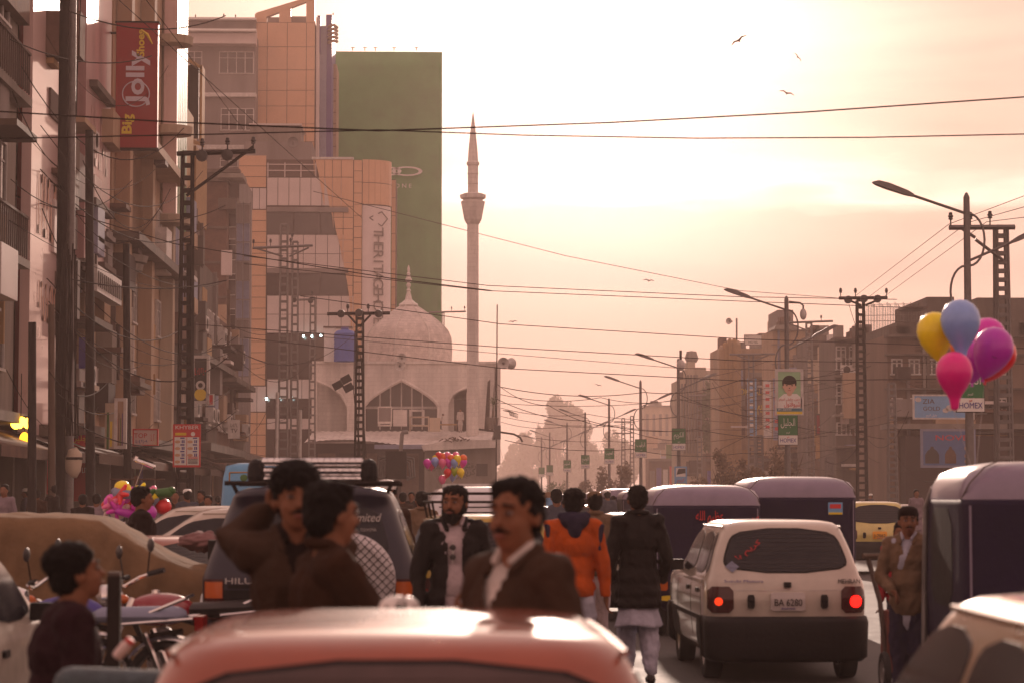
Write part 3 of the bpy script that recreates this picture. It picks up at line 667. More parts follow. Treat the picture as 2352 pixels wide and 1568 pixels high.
t, o, y0, y1 = front('tan column building carrying the red vertical sign', 252, 372, LX, M_['tan'], 26, 3.2, [(3.2, .3, 1.3, M_['concd']), (9.8, .3, .9, M_['concd']), (13.4, .3, .9, M_['tan'])], [(5.2, 1.2, 1.6, 4), (8.2, 1.2, 1.4, 4), (11.6, 1.2, 1.4, 4)])
for yy in (y0 + 1, (y0 + y1) / 2, y1 - .6): MB().box(o.x + .02, o.x + .5, yy - .35, yy + .35, 3.5, 25.5).build('pilaster', M_['plaster'] if yy > y1 - 1 else M_['tan'], t, -o)
# the red vertical sign, at right angles to the street
y = 72.0; c = at(314, 196, y); w = (X(362, y, 200) - X(266, y, 200)); h = Z(53, y, 314) - Z(340, y, 314)
t = thing('vertical_sign', 'tall red projecting sign reading Big Jolly Shoes sideways', 'sign', c)
MB().box(-w / 2, w / 2, 0, .3, -h / 2, h / 2).build('panel', M_['red'], t)
b = MB(); b.box(-w / 2 - .04, w / 2 + .04, -.03, .33, h / 2, h / 2 + .05).box(-w / 2 - .04, w / 2 + .04, -.03, .33, -h / 2 - .05, -h / 2)
b.build('edge_trim', M_['dark'], t)
wt = mat('sign_silver_white', (.62, .58, .66), .5, bump=0, var=.05)
text('Jolly', .78, wt, t, (-.02, -.02, .25), ry=PI / 2, w=1.75, bold=.022); text('Big', .42, M_['yellow'], t, (-.28, -.02, -1.25), ry=PI / 2, w=.62, bold=.014); text('Shoes', .33, M_['yellow'], t, (.12, -.02, 1.32), ry=PI / 2, w=.85, bold=.01)
b = MB(); b.tube([(-.02 + .42 * math.cos(a), -.02, -.28 + .4 * math.sin(a)) for a in [2 * PI * k / 28 for k in range(29)]], .02, 5); b.build('ring_logo', wt, t)
b = MB(); b.tube([(.12, -.02, 1.75), (.32, -.02, 1.6), (.48, -.02, 1.3)], [.03, .05, .02], 5); b.build('swoosh', M_['yellow'], t)
b = MB(); b.tube([(-w / 2 - .9, .15, h / 2 - .3), (-w / 2, .15, h / 2 - .3)], .04).tube([(-w / 2 - .9, .15, -h / 2 + .3), (-w / 2, .15, -h / 2 + .3)], .04); b.build('bracket', M_['dark'], t)
# curling sheet board below it
y = 75.0; t = thing('hanging_banner', 'curled pale banner in a dark red frame under the red vertical sign', 'banner', at(296, 460, y)); q = lambda u, v, yy=y: at(u, v, yy) - at(296, 460, y)
MB().add([q(258, 345), q(272, 345), q(286, 565), q(276, 565), q(258, 345, y + .3), q(272, 345, y + .3), q(286, 565, y + .3), q(276, 565, y + .3)], [(0, 1, 2, 3), (7, 6, 5, 4), (0, 4, 5, 1), (1, 5, 6, 2), (2, 6, 7, 3), (3, 7, 4, 0)]).build('frame', M_['red'], t)
b = MB(); n = 10
for j in range(n + 1):
    f = j / n; 
    for i in range(6):
        g_ = i / 5; b.v.append(q(273 + 13 * f + g_ * (50 - 4 * f), 345 + 205 * f + 22 * g_ * g_, y + .25 + 1.1 * math.sin(g_ * 2.6) * (1 - .4 * f)))
b.f = [(j * 6 + i, j * 6 + i + 1, (j + 1) * 6 + i + 1, (j + 1) * 6 + i) for j in range(n) for i in range(5)]; b.m = [0] * len(b.f)
b.build('sheet', M_['plaster'], t, smooth=2)
# rounded balcony below
t, o0_ = (thing('balcony', 'rounded stone balcony with stepped mouldings under the curled banner', 'balcony', at(280, 585, 76)), 0)
for k, (rr, hh) in enumerate(((1.25, .25), (1.1, .25), (.9, .3), (.6, .3))): MB().lathe([(0, -k * .27), (rr, -k * .27), (rr - .05, -k * .27 - hh + .03), (0, -k * .27 - hh)], 16, (-.45, .6, 0)).build('moulding', M_['conc'], t)
t, o, y0, y1 = front('building with a tall dark green ribbed panel over pale ribbed sheeting', 372, 409, LX + .1, M_['concd'], 27, 3.2, [(3.2, .3, 1.2, M_['concd'])])
zt = at(390, 520, (y0 + y1) / 2).z; z2 = at(390, 985, (y0 + y1) / 2).z
for k in range(9):
    a = y0 + k * (y1 - y0) / 9
    MB().box(o.x + .02, o.x + .28, a + .05, a + (y1 - y0) / 9 - .05, zt, 26.8).build('rib_panel', M_['gpanel'], t, -o)
    MB().box(o.x + .02, o.x + .2, a + .05, a + (y1 - y0) / 9 - .05, z2, zt - .05).build('rib_panel', M_['bluegrey'] if k % 3 else M_['pale'], t, -o)
MB().box(o.x + .0, o.x + .5, y0 - .25, y0 + .15, zt, 26.9).build('edge_strip', M_['pinkish'], t, -o)
for v in (110, 316, 520): MB().lathe([(0, 0), (.75, .05), (.8, .35), (.55, .4), (0, .4)], 16, (o.x + .3, y0 - .2, at(382, v, y0).z)).build('curved_ledge', M_['plaster'], t, -o)
t, o, y0, y1 = front('ochre building with a projecting box frame bay window', 409, 440, LX + .2, M_['ochre'], 17.5, 3.2, [(3.2, .3, 1, M_['concd'])], [(6, 1, 1.4, 3), (9.5, 1, 1.4, 3)])
yb = 103
for u0_, u1_, v0_, v1_ in ((410, 414, 125, 310), (459, 464, 150, 330)): FB(MB(), u0_, u1_, v0_, v1_, yb, 1.2).build('bay_frame', M_['ochre'], t, -o)
q = lambda u, v, yy: (at(u, v, yy))
FB(MB(), 414, 426, 130, 325, yb + .2, 5).build('bay_side', M_['ochre'], t, -o)
MB().add([q(414, 122, yb), q(463, 152, yb), q(463, 160, yb), q(414, 132, yb), q(414, 122, yb + 1), q(463, 152, yb + 1), q(463, 160, yb + 1), q(414, 132, yb + 1)], [(0, 1, 2, 3), (4, 7, 6, 5), (0, 4, 5, 1), (3, 2, 6, 7)]).build('bay_head', M_['ochre'], t, -o)
MB().add([q(412, 310, yb), q(463, 328, yb), q(463, 336, yb), q(412, 322, yb), q(412, 310, yb + 1), q(463, 328, yb + 1), q(463, 336, yb + 1), q(412, 322, yb + 1)], [(0, 1, 2, 3), (4, 7, 6, 5), (0, 4, 5, 1), (3, 2, 6, 7)]).build('bay_sill', M_['ochre'], t, -o)
FB(MB(), 412, 450, 335, 500, yb + 1.5, 5).build('lower_bay', M_['ochre'], t, -o)
for k in range(3): FB(MB(), 418 + k * 10, 422 + k * 10, 340, 495, yb + 1.3, .2).build('mullion', M_['tan'], t, -o)
FB(MB(), 428, 456, 150, 318, yb + 1.4, .2).build('bay_glass', M_['glassd'], t, -o)
# lower mixed frontages at about 85 to 150 m, seen between the poles
specs = [(409, 452, -9.9, M_['conc'], 3.6, 10.5, 'pale ribbed frontage behind the lattice pole'), (452, 500, -9.9, M_['concd'], 3.6, 11.5, 'stained shop house with hanging black sign'),
         (500, 548, -10.2, M_['brown'], 3.4, 10.0, 'brown shop house beside the scaffold screen')]
for u0_, u1_, x_, m_, z0_, z1_, lb in specs:
    t, o, y0, y1 = front(lb, u0_, u1_, x_, m_, z1_, 3.4, [(3.4, .3, 1.3, M_['concd']), (7, .25, .9, M_['concd'])], [(5.4, 1.1, 1.4, 5), (9, 1.1, 1.4, 5)])
    for k in range(3): ac_unit(t, (.45, -3 + 3.1 * k, 5.0 + k % 2 * 3.5), 1)
# ground floor: dark open shops, shutters, awnings all along the left
us = [(-160, 20), (20, 95), (95, 190), (190, 245), (245, 300), (300, 350), (350, 400), (400, 440), (440, 480), (480, 515), (515, 545)]
lab = ['with a grey half column', 'under the yellow lamps', 'behind the leaning pole', 'with a rolled sack outside', 'beside the striped posters', 'under the pink board', 'behind the toy seller', 'behind the menu poster', 'under the black sign', 'with cloth hanging outside', 'next to the blue van']
for k, (a, b_) in enumerate(us):
    x = LX - .5 + .25 * (k % 3); y0 = YU(a, x, 1060); y1 = YU(b_, x, 1060); o0 = Vector((x, (y0 + y1) / 2, 0)); t = thing('shop', 'dark open-fronted shop ' + lab[k], 'shop', o0)
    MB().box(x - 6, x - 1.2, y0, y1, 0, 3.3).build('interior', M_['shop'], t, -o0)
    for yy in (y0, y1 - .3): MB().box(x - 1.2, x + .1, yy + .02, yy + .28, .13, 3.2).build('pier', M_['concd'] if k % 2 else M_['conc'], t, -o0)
    aw = MB(); aw.v = [Vector(p) for p in ((x, y0 + .1, 3.3), (x, y1 - .1, 3.3), (x + 1.5, y1 - .1, 2.75), (x + 1.5, y0 + .1, 2.75), (x + 1.5, y1 - .1, 2.5), (x + 1.5, y0 + .1, 2.5))]
    aw.f = [(0, 1, 2, 3), (3, 2, 4, 5)]; aw.m = [0, 0]; q_ = aw.build('awning', [M_['brown'], M_['concd'], M_['wood'], M_['rust']][k % 4], t, -o0)
    ny = max(2, int((y1 - y0) / 1.6))
    for j in range(ny):
        yy = y0 + (j + .5) * (y1 - y0) / ny; hh = .5 + rnd.random() * 1.3
        mm = [M_['redp'], M_['brown'], M_['navy'], M_['tan'], M_['concd'], M_['gpanel'], M_['pale']][rnd.randrange(7)]
        MB().box(x - 1.15, x - .6, yy - .5, yy + .4, .13, .13 + hh).build('display', mm, t, -o0)
        if rnd.random() < .6: MB().box(x - .3, x - .25, yy - .3, yy + .3, 1.7, 2.6 + .2 * rnd.random()).build('hanging_cloth', mm, t, -o0)
# lit yellow lamps
yl = mat('lit_yellow', (1, .5, .03), emit=9, var=0, bump=0); yl2 = mat('dim_yellow', (1, .5, .03), emit=1.6, var=0, bump=0)
t = thing('shop_lamp', 'cluster of bright yellow lamps hanging in the dark shop front', 'lamp', at(48, 970, 56.5))
for dx, dz, r_, m_ in ((-.12, 0, .13, yl), (.02, .03, .1, yl), (.16, -.01, .11, yl), (-.02, -.06, .07, yl)): MB().ell((dx, 0, dz), r_, r_, r_ * 1.2, 10, 8).build('bulb', m_, t)
MB().tube([(-.3, 0, .15), (.3, 0, .15)], .02).tube([(0, 0, .15), (0, 0, 1.2)], .012).build('hanger', M_['dark'], t)
t = thing('shop_lamp', 'dim yellow lantern below the bright yellow lamps', 'lamp', at(56, 1010, 56.8)); MB().ell((0, 0, 0), .13, .13, .2, 10, 8).build('bulb', yl2, t); MB().tube([(0, 0, .2), (0, 0, .5)], .012).build('hanger', M_['dark'], t)

# ---------------------------------------------------------------- flat boards and posters
def board(label, u0, u1, v0, v1, y, m, name='sign_board', cat='sign', d=.12, fm=None, rz=0, group=None):
    um, vm = (u0 + u1) / 2, (v0 + v1) / 2; c = at(um, vm, y); w = X(u1, y, vm) - X(u0, y, vm); h = Z(v0, y, um) - Z(v1, y, um)
    t = thing(name, label, cat, c, rz, group); MB().box(-w / 2, w / 2, 0, d, -h / 2, h / 2).build('panel', m, t)
    if fm:
        f = .05 * h if h < 2 else .09; b = MB(); b.box(-w / 2 - .02, w / 2 + .02, -.02, d + .01, h / 2 - f, h / 2 + .02).box(-w / 2 - .02, w / 2 + .02, -.02, d + .01, -h / 2 - .02, -h / 2 + f)
        b.box(-w / 2 - .02, -w / 2 + f, -.02, d + .01, -h / 2 + f, h / 2 - f).box(w / 2 - f, w / 2 + .02, -.02, d + .01, -h / 2 + f, h / 2 - f); b.build('frame', fm, t)
    return t, w, h
def rect(t, m, x0, x1, z0, z1, w, h, y=-.006, name='print'):
    return MB().box(x0 * w, x1 * w, y, 0.002, z0 * h, z1 * h).build(name, m, t)
t, w, h = board('red and white menu poster headed KHYBER with rows of dishes', 397, 461, 973, 1072, 62, M_['redp'], 'poster', 'poster', d=.03)
text('KHYBER', h * .12, M_['white'], t, (0, -.008, h * .42), w=w * .84)
rect(t, M_['yellow'], -.42, -.02, .24, .30, w, h); b = MB(); b.lathe([(0, -.007), (h * .05, -.007), (h * .05, 0)], 14, (w * .22, 0, h * .27), axis='Y'); b.build('print', M_['white'], t)
rect(t, M_['white'], -.44, -.01, -.45, .2, w, h); rect(t, M_['white'], .01, .44, -.45, .2, w, h)
for i in (0, 1):
    for j in range(4):
        if i and j == 3: continue
        x = -.33 + .45 * i; z = .09 - .155 * j
        b = MB(); b.v = [Vector((x * w + w * .1 * math.cos(a), -.012, z * h + h * .035 * math.sin(a))) for a in [2 * PI * k / 12 for k in range(12)]]; b.f = [tuple(range(12))]; b.m = [0]; b.build('dish_print', M_['orange'], t)
        rect(t, M_['navy'], x + .15, x + .19, z - .03, z + .04, w, h, -.012); rect(t, M_['navy'], x + .21, x + .25, z - .03, z + .04, w, h, -.012); rect(t, M_['navy'], x + .1, x + .25, z + .07, z + .1, w, h, -.012)
for j in range(6): rect(t, M_['redp'] if j < 2 else M_['blackp'], .05, .4, -.27 - j * .03, -.255 - j * .03, w, h, -.012)
t, w, h = board('black framed shop sign with faint red lettering and a watch picture', 441, 480, 817, 925, 80, M_['blackp'], fm=M_['frame'])
marks(t, M_['redp'], -w * .35, w * .35, h * .1, h * .25, 6, seed=2); MB().lathe([(h * .05, -.01), (h * .1, -.012), (h * .1, 0)], 16, (0, 0, -h * .12), axis='Y').build('watch_print', M_['frame'], t); MB().lathe([(0, -.01), (h * .12, -.012), (h * .13, 0)], 12, (0, 0, -h * .32), axis='Y').build('watch_print', M_['yellow'], t)
board('small red and white notice under the black watch sign', 474, 490, 905, 929, 80, M_['redp'], 'notice', 'notice', fm=M_['frame'])
t, w, h = board('crumpled white cloth notice with TV written on it', 524, 551, 963, 1006, 88, M_['frame'], 'notice', 'notice', rz=.12); text('TV', h * .3, M_['blackp'], t, (0, -.01, -h * .1)); marks(t, M_['blackp'], -w * .3, w * .3, h * .12, h * .3, 5, seed=2)
t, w, h = board('pink and white hoarding reading TOP', 306, 362, 985, 1022, 70, M_['pinkish'], fm=M_['redp']); text('TOP', h * .42, M_['redp'], t, (-w * .2, -.01, h * .1)); marks(t, M_['navy'], -w * .4, w * .1, -h * .35, -h * .15, 7, seed=2); marks(t, M_['redp'], w * .2, w * .4, -h * .2, h * .2, 2)
t, w, h = board('green and yellow striped poster on the shop front', 241, 262, 925, 1030, 66, M_['plaster'], 'poster', 'poster'); rect(t, M_['gpanel'], -.3, -.05, -.5, .3, w, h); rect(t, M_['yellow'], .05, .3, -.45, .1, w, h)
t, w, h = board('tall poster with red and orange figures and a white border', 264, 289, 915, 1028, 64, M_['tan'], 'poster', 'poster', fm=M_['frame'])
for k in range(5): MB().prism([((-.4 + .18 * k) * w, -.45 * h), ((-.32 + .18 * k) * w, -.45 * h), ((-.25 + .15 * k) * w, (.1 + .1 * (k % 2)) * h), ((-.3 + .15 * k) * w, (.12 + .1 * (k % 2)) * h)], -.012, -.002).build('print', [M_['redp'], M_['brown'], M_['gpanel'], M_['navy'], M_['redp']][k], t)
t, w, h = board('orange red picture board beside the thick pole', 164, 200, 976, 1036, 63, M_['redp'], fm=M_['wood']); text('ﻞﻴﻠﺟ', h * .3, M_['yellow'], t, (0, -.01, 0))
for (a, b_, c, d) in ((170, 205, 1050, 1150), (120, 150, 1090, 1160)):
    t, w, h = board('dark red metal kiosk panel with worn white script' if a == 170 else 'dark red fridge front with worn white script', a, b_, c, d, 64, M_['red'], 'kiosk_panel', 'kiosk', d=.6); marks(t, M_['frame'], -w * .3, w * .3, h * .15, h * .27, 4)
t, w, h = board('small brass yellow sign panel at the lower green building', 340, 356, 858, 905, 84, M_['ochre']); t, w, h = board('white panelled hoarding between the poles', 286, 305, 735, 935, 84, M_['bluegrey'])
t, w, h = board('tall pale lavender hoarding beside the orange pilaster', 306, 326, 745, 935, 86, M_['frame']); t, w, h = board('sun struck glass panel on the upper shop front', 251, 288, 595, 770, 77, mat('sunlit_glass_tint', (.55, .32, .16), .18, var=.4, scale=.8, bump=0), 'glass_panel', 'window')  # warm sun glare on the panes is painted in as their base colour
b = MB(); [b.box(-w / 2, w / 2, -.03, 0, -h / 2 + k * h / 5, -h / 2 + k * h / 5 + .05) for k in range(6)]; [b.box(-w / 2 + k * w / 2 - .02, -w / 2 + k * w / 2 + .02, -.035, 0, -h / 2, h / 2) for k in range(3)]; b.build('glazing_bar', M_['rust'], t)
t, w, h = board('pinkish ribbed panel below the sun struck glass', 252, 286, 790, 900, 75, M_['tan'])
t, w, h = board('small blue square board high on the left frontage', 181, 198, 775, 845, 68, M_['navy']); t, w, h = board('grey box bay on the left frontage', 160, 182, 845, 970, 66, M_['grey'], 'bay', 'bay window', d=1.0)
t, w, h = board('brown shutter box under a ledge between the poles', 330, 350, 860, 930, 90, M_['tan']); t, w, h = board('mesh grille panel on the dark frontage', 202, 218, 795, 880, 70, M_['grey'])
t, w, h = board('orange rounded pilaster on the left frontage', 338, 358, 480, 860, 92, M_['ochre'], 'pilaster', 'pilaster', d=1.2)

# ---------------------------------------------------------------- right-hand buildings
def rb(name, label, u0, u1, v0, y, d, m, x_side=None, v1=1140, ledges=(), vm=950):
    t, o0 = block(name, label, 'building', u0, u1, v0, v1, y, d, m, ledges, vm=vm)
    clutter(t, o0, X(u0, y, vm), X(u1, y, vm), y, 3.2, Z(v0, y) - (1.5 if u0 > 1560 else 3), 26 if y < 200 else 12, int(u0)); r = random.Random(int(u0))
    for k in range(4):
        xa = r.uniform(X(u0, y, vm), X(u1, y, vm) - 1.2); zt = Z(v0, y); wd_ = r.uniform(.4, 1.3); MB().box(xa, xa + wd_, y + 1, y + 2.2, zt, zt + r.uniform(.3, 1.2)).build(r.choice(['roof_tank', 'roof_hut', 'parapet_block']), r.choice([M_['concd'], M_['conc'], M_['brown'], M_['grey']]), t, -o0)
    return t, o0
t, o0 = rb('shop_building', 'far pale flat-roofed building fading into the haze', 1480, 1562, 932, 380, 8, M_['plaster'], ledges=[(930, 3, .4, M_['conc'])])
for k in range(5): FB(MB(), 1484 + k * 15, 1490 + k * 15, 950, 1000, 379.9, .3).build('window', M_['grey'], t, -o0)
FB(MB(), 1494, 1510, 924, 932, 382, 4).build('water_tank', M_['conc'], t, -o0)
t, o0 = rb('cinema_building', 'tall white stepped art deco front with vertical fins and faint lettering', 1563, 1668, 870, 232, 9, M_['plaster'])
for a, b_, v in ((1563, 1576, 872), (1573, 1600, 848), (1580, 1597, 830), (1597, 1622, 843), (1622, 1662, 850)): FB(MB(), a, b_, v, 1000, 231.6 - .15 * (a % 3), 3).build('stepped_parapet', M_['plaster'], t, -o0)
for u in range(1566, 1606, 7): FB(MB(), u, u + 3, 860 if u > 1574 else 880, 1040, 230.9, .6).build('fin', M_['conc'], t, -o0)
MB().lathe([(0, 1.2), (.5, 1.1), (.7, .4), (.5, 0)], 12, (X(1588, 232, 830), 231.8, Z(831, 232))).build('finial', M_['conc'], t, -o0)
z = 878
for ch in 'DAWN': text(ch, .9, M_['grey'], t, Vector((X(1622, 231, 880), 231.2, Z(z, 231))) - o0, name='letter'); z += 15
t, o0 = rb('shop_building', 'tan building with fluted round corner piers and a hotel board on its roof', 1652, 1790, 800, 186, 6, M_['tan'], ledges=[(812, 4, .5, M_['tan']), (826, 3, .3, M_['tan'])])
for u, r, v in ((1659, 7, 790), (1668, 8, 783), (1678, 8, 775), (1688, 8, 775), (1697, 7, 779)):
    rr = r * 186 / FPX; MB().lathe([(rr, 0), (rr, Z(v, 185) - .5), (rr * .8, Z(v, 185) - .15), (rr * .3, Z(v, 185)), (0.01, Z(v, 185))], 14, (X(u, 185, 850), 185.4, 0)).build('fluted_pier', M_['ochre'] if r == 8 else M_['tan'], t, -o0)
    for k in (-.6, -.2, .2, .6): MB().box(X(u, 185, 850) + k * rr - .03, X(u, 185, 850) + k * rr + .03, 185.4 - rr - .04 + abs(k) * rr * .5, 185.4 - rr * .4, 2, Z(v + 10, 185)).build('flute', M_['ochre'], t, -o0)
FB(MB(), 1744, 1786, 765, 802, 186.4, 6).build('parapet', M_['conc'], t, -o0)
FB(MB(), 1712, 1795, 882, 975, 185.8, .3).build('window_band', M_['brown'], t, -o0); text('DIGITAL STUDIO', .75, M_['yellow'], t, Vector((X(1752, 185, 890), 185.6, Z(898, 185))) - o0, w=3.4); text('ﻢﻳﺮﻛ ﻞﻴﻠﺟ', 1.0, M_['yellow'], t, Vector((X(1765, 185, 890), 185.6, Z(930, 185))) - o0, w=1.6)
t, w, h = board('white rooftop board lettered HOTEL', 1710, 1750, 769, 792, 184, M_['white'], fm=M_['grey']); text('HOTEL', h * .3, M_['blackp'], t, (0, -.01, -h * .25), w=w * .55); text('New', h * .15, M_['blackp'], t, (-w * .35, -.01, h * .35))
t, o0 = rb('shop_building', 'flat tan building with a grey water tank on its roof', 1776, 1862, 757, 176, 6, M_['tan'], ledges=[(756, 3, .4, M_['conc']), (790, 2, .2, M_['conc']), (835, 2, .2, M_['conc'])])
FB(MB(), 1786, 1822, 712, 746, 178, 5).build('water_tank', M_['grey'], t, -o0)
b = MB(); b.prism([(X(1772, 176), Z(757, 176)), (X(1776, 176), Z(748, 176)), (X(1812, 176), Z(746, 176)), (X(1812, 176), Z(757, 176))], 174.5, 178); b.build('curved_cornice', M_['conc'], t, -o0)
FB(MB(), 1830, 1850, 780, 822, 175.8, .25).build('window', M_['grey'], t, -o0); FB(MB(), 1800, 1860, 880, 1000, 175.8, .25).build('window_band', M_['brown'], t, -o0)
t, o0 = rb('shop_building', 'stained house with a tall pale vertical hoarding', 1862, 1922, 770, 158, 6, M_['concd'], ledges=[(790, 3, .8, M_['rust']), (930, 4, .8, M_['concd'])])
FB(MB(), 1905, 1932, 768, 960, 155, 1.0).build('vertical_hoarding', M_['frame'], t, -o0); FB(MB(), 1884, 1906, 795, 990, 156, 1).build('vertical_hoarding', M_['plaster'], t, -o0)
for v in (830, 870, 910): FB(MB(), 1888, 1902, v, v + 26, 155.8, .3).build('window', M_['grey'], t, -o0)
t, o0 = rb('shop_building', 'crowded old block with sagging balconies and open roof frame', 1920, 2045, 775, 140, 6, M_['concd'], ledges=[(774, 5, 1.2, M_['rust']), (860, 5, 1.0, M_['concd']), (950, 5, 1.2, M_['conc']), (1022, 5, 1.3, M_['concd'])])
for v in (800, 825, 885, 905, 975): 
    for u in (1932, 1962, 1990, 2020): window(t, X(u, 140, 900) - o0.x, -.02, Z(v + 8, 140), .62, .8, 2)
FB(MB(), 1960, 2000, 790, 842, 139.0, .5).build('pale_panel', M_['conc'], t, -o0); FB(MB(), 1938, 1966, 855, 960, 138.6, .5).build('pink_panel', M_['tan'], t, -o0)
for k in range(4): ac_unit(t, (X(1945 + k * 26, 140, 900) - o0.x, -.35, Z(848 + 60 * (k % 2), 140)), 0)
t, o0 = rb('shop_building', 'large brown brick block with roof room behind the near balloons', 2040, 2420, 768, 112, 8, M_['brownlt'] if 'brownlt' in M_ else mat('brown_render', (.19, .13, .10), .9, var=.4, scale=.6, streak=True), ledges=[(768, 6, .5, M_['concd']), (812, 4, .4, M_['concd']), (972, 12, 1.6, M_['conc']), (890, 4, .5, M_['concd'])])
for u in (2060, 2100, 2140, 2250, 2300): 
    for v in (840, 930): window(t, X(u, 112, 900) - o0.x, -.02, Z(v, 112), .55, .8, 2)
for k in range(16): FB(MB(), 2103, 2150, 780 + k * 8, 781.5 + k * 8, 111.9, .1).build('louvre', M_['brown'], t, -o0)
FB(MB(), 2130, 2192, 682, 770, 114, 8).build('roof_room', M_['concd'], t, -o0); FB(MB(), 2060, 2420, 740, 770, 113, 9).build('upper_storey', M_['concd'], t, -o0); FB(MB(), 2245, 2420, 684, 745, 113.5, 9).build('upper_storey', M_['concd'], t, -o0)
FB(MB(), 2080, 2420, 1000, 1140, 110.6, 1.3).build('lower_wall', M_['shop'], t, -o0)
FB(MB(), 2078, 2132, 704, 709, 112, 2).build('roof_slab', M_['rust'], t, -o0)
# steel bars on the unfinished roof
b = MB()
for k in range(44): 
    u = 1966 + k * 3.6; yy = 128 - k * .3; b.tube([at(u, 775 - k * .2, yy), at(u + rnd.uniform(-.8, .8), 694 + (k % 5) * 3 + (18 if u < 1990 else 0), yy)], .018, 4, False)
for v in (700, 725, 738): b.tube([at(1966, v, 128), at(2124, v - 2, 115)], .015, 4, False)
tag(b.build('reinforcing_bars', M_['rust']), 'thicket of bare reinforcing bars standing on the unfinished roof', 'steel bars', kind='stuff')
# right-hand sign boards
t, w, h = board('blue sign lettered ZIA GOLD with a white bird shape', 2098, 2237, 906, 961, 104, M_['skyb'], fm=M_['frame']); text('ZIA', h * .28, M_['wood'], t, (-w * .25, -.01, h * .22), w=w * .2); text('GOLD', h * .24, M_['wood'], t, (-w * .2, -.01, -h * .08), w=w * .28)
for c, r_ in (((-.42, .3), .1), ((.1, -.05), .13), ((.2, -.1), .12), ((.03, -.15), .1)): b = MB(); b.v = [Vector((c[0] * w + h * r_ * 1.3 * math.cos(a), -.012, c[1] * h + h * r_ * math.sin(a))) for a in [2 * PI * k / 14 for k in range(14)]]; b.f = [tuple(range(14))]; b.m = [0]; b.build('cloud_print', M_['frame'], t)
text('ﻢﻳﺮﻛ ﻞﻴﻠﺟ', h * .12, M_['white'], t, (-w * .2, -.01, -h * .35))
t, w, h = board('large blue shop sign lettered NOVEL with two dark jackets', 2116, 2240, 985, 1072, 100, mat('deep_blue_sign', (.06, .13, .30), .5, bump=0, var=.15), fm=M_['bluegrey']); text('NOVEL', h * .2, M_['redp'], t, (w * .12, -.01, h * .27), w=w * .72)
for x in (-.3, .04):
    s = h * .62; p_ = [(-.3, -.42), (-.3, -.05), (-.2, .12), (-.08, .2), (-.06, .3), (.06, .3), (.08, .2), (.2, .12), (.3, -.05), (.3, -.42)]
    MB().prism([(x * w + a * s * (1 if x < 0 else .8), b_ * s - h * .14) for a, b_ in p_], -.014, -.002).build('jacket_print', M_['blackp'] if x < 0 else M_['brown'], t)
for z in (.0, -.2, -.35): rect(t, M_['tan'], .3, .46, z - .04, z + .04, w, h)
t, w, h = board('dark red shop sign with slanting pale script reading Servis', 1874, 1940, 950, 998, 148, M_['red'], fm=M_['rust'], rz=-.1); text('Servis', h * .5, M_['frame'], t, (0, -.01, 0), shear=.3, w=w * .85)
t, w, h = board('pinkish shop board below the red Servis sign', 1898, 1935, 1010, 1060, 146, mat('dusty_pink', (.42, .17, .15), .7), rz=-.1); marks(t, M_['frame'], -w * .35, w * .35, -h * .1, h * .15, 5)
t, w, h = board('indigo vertical sign with yellow lettering down its edge', 1645, 1682, 876, 1012, 196, M_['indigo']); text('STUDIO', h * .14, M_['yellow'], t, (w * .28, -.01, 0), ry=-PI / 2, w=h * .85)
t, w, h = board('sky blue vertical sign on the far right frontage', 1717, 1738, 868, 1000, 178, M_['skyb']); [MB().box(-w * .25, w * .25, -.014, -.002, h * (.38 - .12 * q_), h * (.38 - .12 * q_) + h * .05).build('print', M_['white'], t) for q_ in range(7)]
t, w, h = board('narrow pale vertical sign with red lettering', 1754, 1772, 872, 1004, 172, M_['frame']); [MB().box(-w * .25, w * .25, -.014, -.002, h * (.38 - .12 * q_), h * (.38 - .12 * q_) + h * .05).build('print', M_['redp'], t) for q_ in range(7)]
t, w, h = board('slim light blue sign beside the narrow pale one', 1776, 1790, 868, 1010, 170, M_['bluegrey']); [MB().box(-w * .25, w * .25, -.014, -.002, h * (.38 - .12 * q_), h * (.38 - .12 * q_) + h * .05).build('print', M_['redp'], t) for q_ in range(7)]
t, w, h = board('white picture board with a standing figure', 1884, 1904, 822, 910, 150, M_['frame']); MB().prism([(-.2 * w, -.45 * h), (.1 * w, -.45 * h), (.15 * w, .1 * h), (.3 * w, .15 * h), (.1 * w, .3 * h), (-.1 * w, .3 * h), (-.25 * w, .1 * h)], -.014, -.002).build('figure_print', M_['blackp'], t); MB().lathe([(0, -.014), (.16 * w, -.014), (.16 * w, 0)], 10, (0, 0, .37 * h), axis='Y').build('figure_print', M_['brown'], t)
for k, (u0_, u1_, v0_, v1_, yy, m_, lb) in enumerate(((1856, 1880, 826, 880, 152, M_['plaster'], 'plain cream box sign'), (1918, 1934, 840, 870, 148, M_['ochre'], 'small ochre box sign'), (2052, 2080, 888, 966, 118, mat('salmon', (.42, .20, .15), .8), 'salmon coloured wall board'),
     (1978, 2000, 1020, 1140, 128, M_['bluegrey'], 'tall grey blue shutter'), (2008, 2030, 1010, 1140, 125, M_['pale'], 'pale shutter with stripes'), (1690, 1712, 880, 930, 190, M_['pinkish'], 'small pink poster'), (1600, 1618, 900, 1000, 226, M_['brown'], 'tall dark window strip'), (1530, 1550, 1020, 1060, 270, M_['gpanel'], 'hazy green board'))):
    board(lb + ' on the right-hand frontage', u0_, u1_, v0_, v1_, yy, m_)
